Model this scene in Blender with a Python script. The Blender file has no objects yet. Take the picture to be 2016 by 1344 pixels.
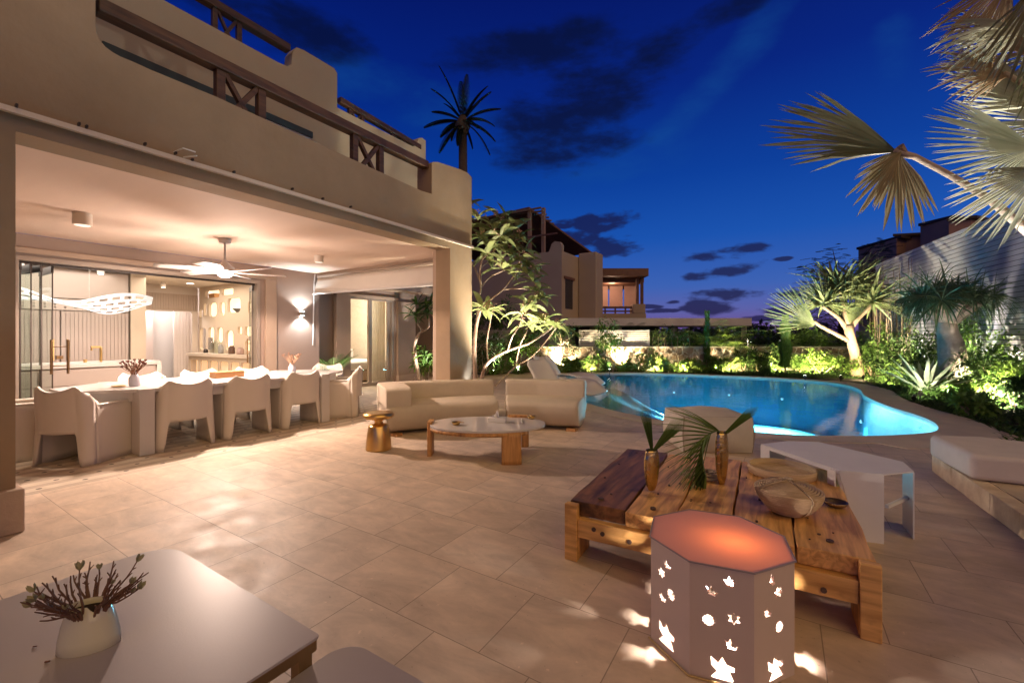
import bpy, bmesh, math, random
from mathutils import Vector, Matrix, noise as mnoise
R = math.radians
random.seed(7)
C = bpy.context.scene.collection
FANP = 500
# ---------------------------------------------------------------- camera
CAM_H = 1.35
YAW = math.atan2(532, 847)
F = 847.0; HX = 1008.0; HY = 662.0
cam_d = bpy.data.cameras.new('camera'); cam = bpy.data.objects.new('camera', cam_d); C.objects.link(cam)
cam.location = (0, 0, CAM_H); cam.rotation_euler = (R(90), 0, YAW)
cam_d.sensor_width = 36; cam_d.lens = F / 2016 * 36
cam_d.shift_y = -10 / 2016; cam_d.clip_start = 0.02; cam_d.clip_end = 2000
sc = bpy.context.scene; sc.camera = cam
sc.view_settings.view_transform = 'Standard'; sc.view_settings.look = 'None'
sc.view_settings.exposure = 0.0; sc.view_settings.gamma = 1; sc.view_settings.use_curve_mapping = False
sc.cycles.use_denoising = True
sc.cycles.max_bounces = 8; sc.cycles.transparent_max_bounces = 16; sc.cycles.diffuse_bounces = 4
sc.cycles.sample_clamp_indirect = 4.0; sc.cycles.caustics_reflective = False; sc.cycles.caustics_refractive = False
cs, sn = math.cos(YAW), math.sin(YAW)
def ray(px, py):                       # direction (per metre of depth) of a point of the survey photograph
    xc = (px - HX) / F
    return Vector((xc * cs - sn, xc * sn + cs, (HY - py) / F))
def G(px, py, z=0.0):                  # surveyed point on a horizontal plane
    v = ray(px, py); t = (z - CAM_H) / v.z
    return Vector((v.x * t, v.y * t, z))
def D(px, py, depth):                  # surveyed point at a known depth
    v = ray(px, py) * depth; return Vector((v.x, v.y, v.z + CAM_H))
def PX(px, py, X):
    v = ray(px, py); t = X / v.x; return Vector((X, v.y * t, CAM_H + v.z * t))
def PY(px, py, Y):
    v = ray(px, py); t = Y / v.y; return Vector((v.x * t, Y, CAM_H + v.z * t))
RT = Vector((cs, sn, 0)); FW = Vector((-sn, cs, 0)); UP = Vector((0, 0, 1))

# ---------------------------------------------------------------- world: dusk sky with clouds
w = bpy.data.worlds.new('World'); sc.world = w; w.use_nodes = True
nt = w.node_tree; nt.nodes.clear()
def N(t, tree=nt, **k):
    n = tree.nodes.new(t)
    for a, b in k.items(): setattr(n, a, b)
    return n
def Mth(op, a, b=None, tree=nt, clamp=False):
    n = tree.nodes.new('ShaderNodeMath'); n.operation = op; n.use_clamp = clamp
    for i, v in enumerate((a, b)):
        if v is None: continue
        if isinstance(v, (int, float)): n.inputs[i].default_value = v
        else: tree.links.new(v, n.inputs[i])
    return n.outputs[0]
L = nt.links.new
tc = N('ShaderNodeTexCoord'); sep = N('ShaderNodeSeparateXYZ'); L(tc.outputs['Generated'], sep.inputs[0])
el = Mth('ARCSINE', sep.outputs[2]); az = Mth('ARCTAN2', sep.outputs[0], sep.outputs[1])
ramp = N('ShaderNodeValToRGB'); cr = ramp.color_ramp
def lin(c): return tuple(((v / 255 + .055) / 1.055) ** 2.4 if v > 10 else v / 255 / 12.92 for v in c) + (1,)
stops = [(0.0, (30, 30, 60)), (0.50, (96, 70, 126)), (0.512, (102, 82, 148)), (0.528, (84, 94, 168)), (0.552, (52, 94, 178)), (0.60, (14, 80, 174)), (0.66, (0, 60, 154)), (0.74, (0, 34, 126)), (0.84, (1, 16, 94)), (1.0, (0, 6, 58))]
while len(cr.elements) < len(stops): cr.elements.new(0.5)
for e, (p, c) in zip(cr.elements, stops): e.position = p; e.color = lin(c)
L(Mth('ADD', Mth('MULTIPLY', el, 0.5 / (math.pi / 3)), 0.5, clamp=True), ramp.inputs[0])   # -60..60 degrees
mp = N('ShaderNodeMapping'); mp.inputs['Scale'].default_value = (1, 1, 2.6); L(tc.outputs['Generated'], mp.inputs[0])
nz = N('ShaderNodeTexNoise'); nz.inputs['Scale'].default_value = 6.5; nz.inputs['Detail'].default_value = 6; nz.inputs['Roughness'].default_value = .62; L(mp.outputs[0], nz.inputs['Vector'])
nz2 = N('ShaderNodeTexNoise'); nz2.inputs['Scale'].default_value = 22; nz2.inputs['Detail'].default_value = 5; L(mp.outputs[0], nz2.inputs['Vector'])
def cloud_mask(lst, k1, k2, soft):
    M = None
    for (px, py, rx, ry, tilt) in lst:
        v = ray(px, py).normalized(); a0 = math.atan2(v.x, v.y); e0 = math.asin(v.z)
        v2 = ray(px + rx, py).normalized(); ra = abs(math.atan2(v2.x, v2.y) - a0)
        v3 = ray(px, py - ry).normalized(); re = abs(math.asin(v3.z) - e0)
        da = Mth('SUBTRACT', az, a0); de = Mth('SUBTRACT', Mth('SUBTRACT', el, e0), Mth('MULTIPLY', da, tilt))
        da = Mth('DIVIDE', da, ra); de = Mth('DIVIDE', de, re)
        m = Mth('SUBTRACT', 1.0, Mth('ADD', Mth('MULTIPLY', da, da), Mth('MULTIPLY', de, de)))
        M = m if M is None else Mth('MAXIMUM', M, m)
    M = Mth('MAXIMUM', M, -1.5)
    M = Mth('ADD', M, Mth('MULTIPLY', Mth('SUBTRACT', nz.outputs[0], .5), k1))
    M = Mth('ADD', M, Mth('MULTIPLY', Mth('SUBTRACT', nz2.outputs[0], .5), k2))
    r = N('ShaderNodeMapRange', interpolation_type='SMOOTHSTEP'); r.inputs[1].default_value = 0.0; r.inputs[2].default_value = soft
    L(M, r.inputs[0]); return r.outputs[0]
small = [(1425, 498, 92, 17, .12), (1415, 538, 76, 16, .12), (1425, 578, 80, 15, 0), (1390, 605, 52, 18, 0), (1180, 438, 78, 20, .05),
         (1135, 470, 52, 22, 0), (1205, 484, 62, 22, 0), (1545, 510, 20, 5, 0), (1530, 612, 45, 9, 0), (1300, 612, 40, 5, 0), (1325, 595, 16, 4, 0), (1275, 604, 30, 5, 0), (1490, 626, 40, 7, 0), (1110, 446, 26, 6, 0), (1555, 578, 28, 8, 0)]
big = [(1150, 190, 230, 130, .25), (1090, 290, 170, 70, 0), (1270, 120, 170, 75, .3), (1060, 100, 230, 60, .1), (560, 60, 200, 60, 0), (1420, 20, 160, 40, .1)]
light = [(1380, 190, 240, 62, .75), (1470, 90, 90, 65, .5), (700, 150, 150, 60, 0), (880, 215, 120, 60, 0), (1760, 90, 60, 90, 0), (1210, 330, 200, 45, .1)]
m_s = cloud_mask(small, 3.4, 2.8, .9); m_b = cloud_mask(big, 2.9, .9, 1.2); m_l = cloud_mask(light, 2.4, .4, 2.2)
def mixc(fac, a, b, k=1.0):
    m = N('ShaderNodeMix', data_type='RGBA'); L(Mth('MULTIPLY', fac, k), m.inputs[0])
    L(a, m.inputs[6])
    if isinstance(b, tuple): m.inputs[7].default_value = b
    else: L(b, m.inputs[7])
    return m.outputs[2]
col = mixc(m_l, ramp.outputs[0], lin((18, 84, 152)), .5)
col = mixc(m_b, col, lin((3, 14, 56)), .92)
col = mixc(m_s, col, lin((14, 24, 78)), .92)
sky = N('ShaderNodeTexSky', sky_type='NISHITA'); sky.sun_disc = False; sky.sun_elevation = R(-3.5); sky.sun_rotation = R(15)
add = N('ShaderNodeMix', data_type='RGBA', blend_type='ADD'); add.inputs[0].default_value = 0.05
L(col, add.inputs[6]); L(sky.outputs[0], add.inputs[7])
bg = N('ShaderNodeBackground'); L(add.outputs[2], bg.inputs[0]); bg.inputs[1].default_value = 1.0
ow = N('ShaderNodeOutputWorld'); L(bg.outputs[0], ow.inputs[0])
# added warm fill light, wide and soft, to offset the blue sky light
sun_d = bpy.data.lights.new('warm_fill', 'SUN'); sun_d.energy = 1.12; sun_d.angle = R(70); sun_d.color = (1, .63, .12)
sun = bpy.data.objects.new('warm_fill', sun_d); C.objects.link(sun); sun.rotation_euler = (R(52), 0, R(60))

# ---------------------------------------------------------------- helpers
def children(o): return list(o.children)
def tag(o, label=None, cat=None, group=None, kind=None):
    if label: o['label'] = label
    if cat: o['category'] = cat
    if group: o['group'] = group
    if kind: o['kind'] = kind
    return o
def thing(name, label, cat, loc=(0, 0, 0), rz=0, group=None):
    o = bpy.data.objects.new(name, None); C.objects.link(o); o.location = loc; o.rotation_euler = (0, 0, rz)
    o.empty_display_size = .1
    return tag(o, label, cat, group)
def copy_tree(o, parent=None):
    c = o.copy(); C.objects.link(c)
    if parent is not None: c.parent = parent
    for ch in list(o.children): copy_tree(ch, c)
    return c
class MB:
    def __init__(s): s.v = []; s.f = []
    def add(s, vs, fs):
        n = len(s.v); s.v += [tuple(p) for p in vs]; s.f += [tuple(i + n for i in f) for f in fs]; return s
    def box(s, x0, x1, y0, y1, z0, z1):
        if x0 > x1: x0, x1 = x1, x0
        if y0 > y1: y0, y1 = y1, y0
        if z0 > z1: z0, z1 = z1, z0
        return s.add([(x0, y0, z0), (x1, y0, z0), (x1, y1, z0), (x0, y1, z0), (x0, y0, z1), (x1, y0, z1), (x1, y1, z1), (x0, y1, z1)],
                     [(3, 2, 1, 0), (4, 5, 6, 7), (0, 1, 5, 4), (1, 2, 6, 5), (2, 3, 7, 6), (3, 0, 4, 7)])
    def beam(s, a, b, w, h, up=UP):
        a = Vector(a); b = Vector(b); d = (b - a).normalized()
        if abs(d.dot(up)) > .98: up = Vector((1, 0, 0))
        r = d.cross(up).normalized() * w / 2; u = r.cross(d).normalized() * h / 2
        vs = [a - r - u, a + r - u, a + r + u, a - r + u, b - r - u, b + r - u, b + r + u, b - r + u]
        return s.add(vs, [(0, 1, 2, 3), (7, 6, 5, 4), (4, 5, 1, 0), (5, 6, 2, 1), (6, 7, 3, 2), (7, 4, 0, 3)])
    def tube(s, pts, rad, n=8, cap=True):
        pts = [Vector(p) for p in pts]
        if isinstance(rad, (int, float)): rad = [rad] * len(pts)
        base = len(s.v); ref = None
        for i, p in enumerate(pts):
            d = (pts[min(i + 1, len(pts) - 1)] - pts[max(i - 1, 0)]).normalized()
            if ref is None: ref = d.orthogonal().normalized()
            ref = (ref - d * ref.dot(d))
            ref = ref.normalized() if ref.length > 1e-6 else d.orthogonal().normalized()
            o = d.cross(ref)
            for k in range(n):
                a = 2 * math.pi * k / n; s.v.append(tuple(p + (ref * math.cos(a) + o * math.sin(a)) * rad[i]))
        for i in range(len(pts) - 1):
            for k in range(n):
                a = base + i * n + k; b = base + i * n + (k + 1) % n
                s.f.append((a, b, b + n, a + n))
        if cap:
            s.f.append(tuple(base + k for k in range(n))[::-1]); e = base + (len(pts) - 1) * n
            s.f.append(tuple(e + k for k in range(n)))
        return s
    def lathe(s, prof, n=24, c=(0, 0, 0), sx=1, sy=1, cap=True):
        base = len(s.v)
        for (r, z) in prof:
            for k in range(n):
                a = 2 * math.pi * k / n; s.v.append((c[0] + r * sx * math.cos(a), c[1] + r * sy * math.sin(a), c[2] + z))
        for i in range(len(prof) - 1):
            for k in range(n):
                a = base + i * n + k; b = base + i * n + (k + 1) % n
                s.f.append((a, b, b + n, a + n))
        if cap:
            s.f.append(tuple(base + k for k in range(n))[::-1]); e = base + (len(prof) - 1) * n
            s.f.append(tuple(e + k for k in range(n)))
        return s
    def prism(s, poly, z0, z1):
        n = len(poly); b = len(s.v)
        area = sum(poly[i][0] * poly[(i + 1) % n][1] - poly[(i + 1) % n][0] * poly[i][1] for i in range(n))
        if area < 0: poly = poly[::-1]
        s.v += [(p[0], p[1], z0) for p in poly] + [(p[0], p[1], z1) for p in poly]
        s.f.append(tuple(b + i for i in range(n))[::-1]); s.f.append(tuple(b + n + i for i in range(n)))
        for i in range(n):
            j = (i + 1) % n; s.f.append((b + i, b + j, b + n + j, b + n + i))
        return s
    def grid(s, fn, nu, nv, close_u=False):
        b = len(s.v)
        for i in range(nu + 1):
            for j in range(nv + 1): s.v.append(tuple(fn(i / nu, j / nv)))
        for i in range(nu):
            for j in range(nv):
                a = b + i * (nv + 1) + j; s.f.append((a, a + nv + 1, a + nv + 2, a + 1))
        return s
    # one leaf blade: a bent strip with a fold along its middle
    def leaf(s, base, d, up, ln, wd, droop=.3, seg=4, fold=.25, shape=0):
        d = d.normalized(); side = d.cross(up)
        if side.length < 1e-3: side = d.orthogonal()
        side.normalize(); nrm = side.cross(d).normalized()
        b = len(s.v); p = Vector(base); cur = d.copy()
        for i in range(seg + 1):
            t = i / seg
            if shape == 0: wv = wd * math.sin(math.pi * min(1, t * .92 + .08)) ** .75      # oval
            else: wv = wd * (1 - t) ** .6 * min(1, .5 + t * 4)                                # sword
            if i == seg: wv = wd * .02
            s.v += [tuple(p - side * wv / 2 + nrm * wv * fold), tuple(p), tuple(p + side * wv / 2 + nrm * wv * fold)]
            cur = (cur + Vector((0, 0, -droop / seg))).normalized(); p = p + cur * ln / seg
            nrm = side.cross(cur).normalized()
        for i in range(seg):
            a = b + i * 3; s.f += [(a, a + 1, a + 4, a + 3), (a + 1, a + 2, a + 5, a + 4)]
        return s
    def xf(s, M):
        s.v = [tuple(M @ Vector(p)) for p in s.v]; return s
    def build(s, name, mt, parent=None, smooth=False, world=False, bevel=0, seg=2, solid=0, subd=0, origin=None, auto=None):
        me = bpy.data.meshes.new(name); off = Vector((0, 0, 0)); loc = Vector((0, 0, 0))
        if parent is not None and world:
            off = parent.location.copy()
            if parent.parent is not None: off = off + parent.parent.location
        if parent is None:
            if origin is None:
                xs = [p[0] for p in s.v]; ys = [p[1] for p in s.v]; zs = [p[2] for p in s.v]
                origin = ((min(xs) + max(xs)) / 2, (min(ys) + max(ys)) / 2, min(zs))
            off = Vector(origin); loc = off
        me.from_pydata([(p[0] - off[0], p[1] - off[1], p[2] - off[2]) for p in s.v], [], s.f); me.validate(verbose=False); me.update()
        if isinstance(mt, (list, tuple)):
            for m_ in mt: me.materials.append(m_)
        else: me.materials.append(mt)
        o = bpy.data.objects.new(name, me); C.objects.link(o); o.location = loc
        if parent is not None: o.parent = parent
        return finish(o, smooth, bevel, seg, solid, subd)
def finish(o, smooth=False, bevel=0, seg=2, solid=0, subd=0):
    me = o.data
    if smooth or bevel or subd: me.polygons.foreach_set('use_smooth', [True] * len(me.polygons))
    if solid:
        m = o.modifiers.new('solid', 'SOLIDIFY'); m.thickness = solid; m.offset = 0
    if bevel:
        m = o.modifiers.new('bevel', 'BEVEL'); m.width = bevel; m.segments = seg; m.limit_method = 'ANGLE'; m.angle_limit = R(40); m.harden_normals = True
    if subd:
        m = o.modifiers.new('subd', 'SUBSURF'); m.levels = subd; m.render_levels = subd
    return o
def plate(outline, holes, thick, fn):
    """flat plate with real holes; fn maps (u, v, w) to a point; returns an MB"""
    cu = bpy.data.curves.new('tmp', 'CURVE'); cu.dimensions = '2D'; cu.fill_mode = 'BOTH'; cu.extrude = thick / 2
    for ring in [outline] + holes:
        sp = cu.splines.new('POLY'); sp.points.add(len(ring) - 1)
        for p, q in zip(sp.points, ring): p.co = (q[0], q[1], 0, 1)
        sp.use_cyclic_u = True
    if thick == 0: cu.extrude = 0
    ob = bpy.data.objects.new('tmp', cu); C.objects.link(ob)
    dg = bpy.context.evaluated_depsgraph_get(); me = bpy.data.meshes.new_from_object(ob.evaluated_get(dg))
    m = MB(); m.v = [tuple(fn(v.co.x, v.co.y, v.co.z)) for v in me.vertices]; m.f = [tuple(p.vertices) for p in me.polygons]
    bpy.data.objects.remove(ob); bpy.data.curves.remove(cu); bpy.data.meshes.remove(me)
    return m
def lamp(name, kind, loc, power, color, parent=None, radius=.05, target=None, angle=60, blend=.5, size=None, size_y=None):
    ld = bpy.data.lights.new(name, kind); ld.energy = power; ld.color = color
    if kind == 'POINT': ld.shadow_soft_size = radius
    if kind == 'SPOT': ld.shadow_soft_size = radius; ld.spot_size = R(angle); ld.spot_blend = blend
    if kind == 'AREA':
        ld.size = size
        if size_y: ld.shape = 'RECTANGLE'; ld.size_y = size_y
        if angle != 60: ld.spread = R(angle)
    o = bpy.data.objects.new(name, ld); C.objects.link(o); loc = Vector(loc)
    if target is not None: o.rotation_euler = (Vector(target) - loc).to_track_quat('-Z', 'Y').to_euler()
    if parent is not None: o.parent = parent; loc = loc - parent.location
    o.location = loc; return o

# ---------------------------------------------------------------- materials
def mat(name, color, rough=.6, metal=0, var=0.0, rv=0.0, vscale=3.0, bump=0.0, bscale=40.0, color2=None, stretch=None, emit=None, estr=0, spec=None, coat=0, trans=0):
    m = bpy.data.materials.new(name); m.use_nodes = True; t = m.node_tree; b = t.nodes['Principled BSDF']
    b.inputs['Base Color'].default_value = (*color, 1); b.inputs['Roughness'].default_value = rough; b.inputs['Metallic'].default_value = metal
    if spec is not None: b.inputs['Specular IOR Level'].default_value = spec
    if coat: b.inputs['Coat Weight'].default_value = coat
    if trans: b.inputs['Transmission Weight'].default_value = trans
    tcn = t.nodes.new('ShaderNodeTexCoord'); mpn = t.nodes.new('ShaderNodeMapping'); t.links.new(tcn.outputs['Object'], mpn.inputs[0])
    if stretch: mpn.inputs['Scale'].default_value = stretch
    if var or color2:
        n = t.nodes.new('ShaderNodeTexNoise'); n.inputs['Scale'].default_value = vscale; n.inputs['Detail'].default_value = 6; n.inputs['Roughness'].default_value = .6
        t.links.new(mpn.outputs[0], n.inputs['Vector'])
        mr = t.nodes.new('ShaderNodeMapRange'); mr.inputs[1].default_value = .3; mr.inputs[2].default_value = .7; t.links.new(n.outputs[0], mr.inputs[0])
        mx = t.nodes.new('ShaderNodeMix'); mx.data_type = 'RGBA'; t.links.new(mr.outputs[0], mx.inputs[0])
        c2 = color2 or tuple(min(1, c * (1 + var)) for c in color); c1 = color if color2 else tuple(c * (1 - var) for c in color)
        mx.inputs[6].default_value = (*c1, 1); mx.inputs[7].default_value = (*c2, 1); t.links.new(mx.outputs[2], b.inputs['Base Color'])
    if rv:
        n4 = t.nodes.new('ShaderNodeTexNoise'); n4.inputs['Scale'].default_value = 2.6; n4.inputs['Detail'].default_value = 8; n4.inputs['Roughness'].default_value = .7; t.links.new(mpn.outputs[0], n4.inputs['Vector'])
        r4 = t.nodes.new('ShaderNodeMapRange'); r4.inputs[1].default_value = .35; r4.inputs[2].default_value = .65; r4.inputs[3].default_value = max(.02, rough - rv); r4.inputs[4].default_value = rough + rv; t.links.new(n4.outputs[0], r4.inputs[0]); t.links.new(r4.outputs[0], b.inputs['Roughness'])
    if bump:
        n2 = t.nodes.new('ShaderNodeTexNoise'); n2.inputs['Scale'].default_value = bscale; n2.inputs['Detail'].default_value = 5
        t.links.new(mpn.outputs[0], n2.inputs['Vector'])
        bn = t.nodes.new('ShaderNodeBump'); bn.inputs['Strength'].default_value = bump; bn.inputs['Distance'].default_value = .01
        t.links.new(n2.outputs[0], bn.inputs['Height']); t.links.new(bn.outputs[0], b.inputs['Normal'])
    if emit: b.inputs['Emission Color'].default_value = (*emit, 1); b.inputs['Emission Strength'].default_value = estr
    return m
def leafmat(name, c1, c2, rough=.45, tl=.3, vscale=6):
    m = bpy.data.materials.new(name); m.use_nodes = True; t = m.node_tree; b = t.nodes['Principled BSDF']; out = t.nodes['Material Output']
    g = t.nodes.new('ShaderNodeNewGeometry'); n = t.nodes.new('ShaderNodeTexNoise'); n.inputs['Scale'].default_value = vscale; n.inputs['Detail'].default_value = 3
    tcn = t.nodes.new('ShaderNodeTexCoord'); t.links.new(tcn.outputs['Object'], n.inputs['Vector'])
    ad = t.nodes.new('ShaderNodeMath'); ad.operation = 'MULTIPLY_ADD'; ad.inputs[1].default_value = .6; t.links.new(g.outputs['Random Per Island'], ad.inputs[0])
    sb = t.nodes.new('ShaderNodeMath'); sb.operation = 'MULTIPLY_ADD'; sb.inputs[1].default_value = 1.2; sb.inputs[2].default_value = -.4; t.links.new(n.outputs[0], sb.inputs[0]); t.links.new(sb.outputs[0], ad.inputs[2])
    mx = t.nodes.new('ShaderNodeMix'); mx.data_type = 'RGBA'; mx.clamp_factor = True; t.links.new(ad.outputs[0], mx.inputs[0])
    mx.inputs[6].default_value = (*c1, 1); mx.inputs[7].default_value = (*c2, 1)
    t.links.new(mx.outputs[2], b.inputs['Base Color']); b.inputs['Roughness'].default_value = rough; b.inputs['Specular IOR Level'].default_value = .3
    tr = t.nodes.new('ShaderNodeBsdfTranslucent'); t.links.new(mx.outputs[2], tr.inputs[0])
    ms = t.nodes.new('ShaderNodeMixShader'); ms.inputs[0].default_value = tl; t.links.new(b.outputs[0], ms.inputs[1]); t.links.new(tr.outputs[0], ms.inputs[2]); t.links.new(ms.outputs[0], out.inputs[0])
    return m
def emat(name, color, s):
    m = bpy.data.materials.new(name); m.use_nodes = True; b = m.node_tree.nodes['Principled BSDF']
    b.inputs['Base Color'].default_value = (.8, .8, .8, 1); b.inputs['Emission Color'].default_value = (*color, 1); b.inputs['Emission Strength'].default_value = s
    return m
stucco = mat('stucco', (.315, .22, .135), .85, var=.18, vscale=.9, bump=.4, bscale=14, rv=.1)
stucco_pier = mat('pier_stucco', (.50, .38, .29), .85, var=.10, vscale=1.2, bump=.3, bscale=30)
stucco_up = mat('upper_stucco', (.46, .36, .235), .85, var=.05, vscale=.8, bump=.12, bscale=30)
ceil_m = mat('ceiling_plaster', (.86, .68, .56), .8, var=.04, vscale=.7, stretch=(1, 4, 1), bump=.08, bscale=8)
wall_in = mat('inner_plaster', (.34, .25, .20), .8, var=.05, vscale=1.0, bump=.08)
trim_m = mat('trim_plaster', (.42, .31, .23), .75, var=.04)
alu = mat('beige_aluminium', (.38, .31, .25), .4, metal=.3)
dark_metal = mat('dark_metal', (.05, .04, .035), .4, metal=.7)
white_pl = mat('white_plastic', (.68, .62, .56), .3, var=.02)
white_gl = mat('white_lacquer', (.66, .62, .60), .14, rv=.06, var=.02, vscale=5)
white_mt = mat('white_painted_metal', (.80, .78, .75), .42, var=.03, vscale=6, bump=.05)
grey_top = mat('grey_table_laminate', (.42, .365, .365), .36, var=.015, vscale=4, rv=.02, bump=.025, bscale=160)
brass = mat('brass', (.72, .46, .17), .28, metal=1, bump=.05, bscale=12, var=.08)
brass_dark = mat('aged_brass_frame', (.38, .25, .11), .38, metal=.9, var=.15)
gold = mat('hammered_gold', (.62, .44, .2), .24, metal=1, bump=.6, bscale=30, var=.12)
fabric = mat('cream_upholstery', (.58, .49, .38), .85, var=.05, vscale=4, bump=.45, bscale=7)
fabric_w = mat('cushion_canvas', (.66, .58, .52), .9, var=.06, vscale=5, bump=.7, bscale=5)
pouf_m = mat('beige_canvas', (.60, .53, .43), .9, var=.08, vscale=5, bump=.7, bscale=9)
cab = mat('cabinet_lacquer', (.52, .44, .38), .45, var=.02)
green_soil = mat('soil', (.05, .035, .022), .95, var=.4, vscale=6, bump=.9, bscale=25)
def glassmat(name, tint=(.93, .97, .95), refl=.12):
    m = bpy.data.materials.new(name); m.use_nodes = True; t = m.node_tree; t.nodes.clear()
    tr = t.nodes.new('ShaderNodeBsdfTransparent'); tr.inputs[0].default_value = (*tint, 1); gl = t.nodes.new('ShaderNodeBsdfGlossy'); gl.inputs['Roughness'].default_value = .02
    fr = t.nodes.new('ShaderNodeFresnel'); fr.inputs[0].default_value = 1.45; ms = t.nodes.new('ShaderNodeMixShader'); o = t.nodes.new('ShaderNodeOutputMaterial')
    mn = t.nodes.new('ShaderNodeMath'); mn.operation = 'MINIMUM'; mn.inputs[1].default_value = .10; t.links.new(fr.outputs[0], mn.inputs[0]); t.links.new(mn.outputs[0], ms.inputs[0]); t.links.new(tr.outputs[0], ms.inputs[1]); t.links.new(gl.outputs[0], ms.inputs[2]); t.links.new(ms.outputs[0], o.inputs[0]); return m
glass = glassmat('clear_glass')
def wood(name, c1, c2, ax=(1.2, 14, 14), dark=(.05, .02, .008), rough=.5, knots=True):
    m = bpy.data.materials.new(name); m.use_nodes = True; t = m.node_tree; b = t.nodes['Principled BSDF']; b.inputs['Roughness'].default_value = rough
    tcn = t.nodes.new('ShaderNodeTexCoord'); mpn = t.nodes.new('ShaderNodeMapping'); mpn.inputs['Scale'].default_value = ax; t.links.new(tcn.outputs['Object'], mpn.inputs[0])
    n = t.nodes.new('ShaderNodeTexNoise'); n.inputs['Scale'].default_value = 2.2; n.inputs['Detail'].default_value = 8; n.inputs['Distortion'].default_value = .6; t.links.new(mpn.outputs[0], n.inputs['Vector'])
    r = t.nodes.new('ShaderNodeValToRGB'); r.color_ramp.elements[0].position = .3; r.color_ramp.elements[0].color = (*c1, 1); r.color_ramp.elements[1].position = .66; r.color_ramp.elements[1].color = (*c2, 1); t.links.new(n.outputs[0], r.inputs[0])
    n3 = t.nodes.new('ShaderNodeTexNoise'); n3.inputs['Scale'].default_value = 4.5; n3.inputs['Detail'].default_value = 4; t.links.new(tcn.outputs['Object'], n3.inputs['Vector'])
    r3 = t.nodes.new('ShaderNodeMapRange'); r3.inputs[1].default_value = .60; r3.inputs[2].default_value = .76; t.links.new(n3.outputs[0], r3.inputs[0])
    mx = t.nodes.new('ShaderNodeMix'); mx.data_type = 'RGBA'; t.links.new(r3.outputs[0], mx.inputs[0]); t.links.new(r.outputs[0], mx.inputs[6]); mx.inputs[7].default_value = (*dark, 1)
    t.links.new(mx.outputs[2], b.inputs['Base Color'])
    bn = t.nodes.new('ShaderNodeBump'); bn.inputs['Strength'].default_value = .35; bn.inputs['Distance'].default_value = .006; t.links.new(n.outputs[0], bn.inputs['Height']); t.links.new(bn.outputs[0], b.inputs['Normal'])
    return m
wood_y = wood('reclaimed_pine_plank', (.40, .18, .05), (.88, .50, .17), ax=(14, 1.3, 14))
wood_x = wood('reclaimed_pine_beam', (.50, .25, .07), (.84, .48, .16), ax=(1.3, 14, 14), dark=(.2, .08, .02))
wood_z = wood('log_timber', (.34, .15, .045), (.66, .34, .11), ax=(10, 10, 1.3))
wood_rail = wood('dark_rail_timber', (.035, .014, .006), (.11, .05, .02), ax=(10, 1.3, 10))
wood_box = wood('orange_box_wood', (.36, .17, .06), (.50, .26, .10), ax=(10, 1.5, 10), dark=(.3, .14, .05))
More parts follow.
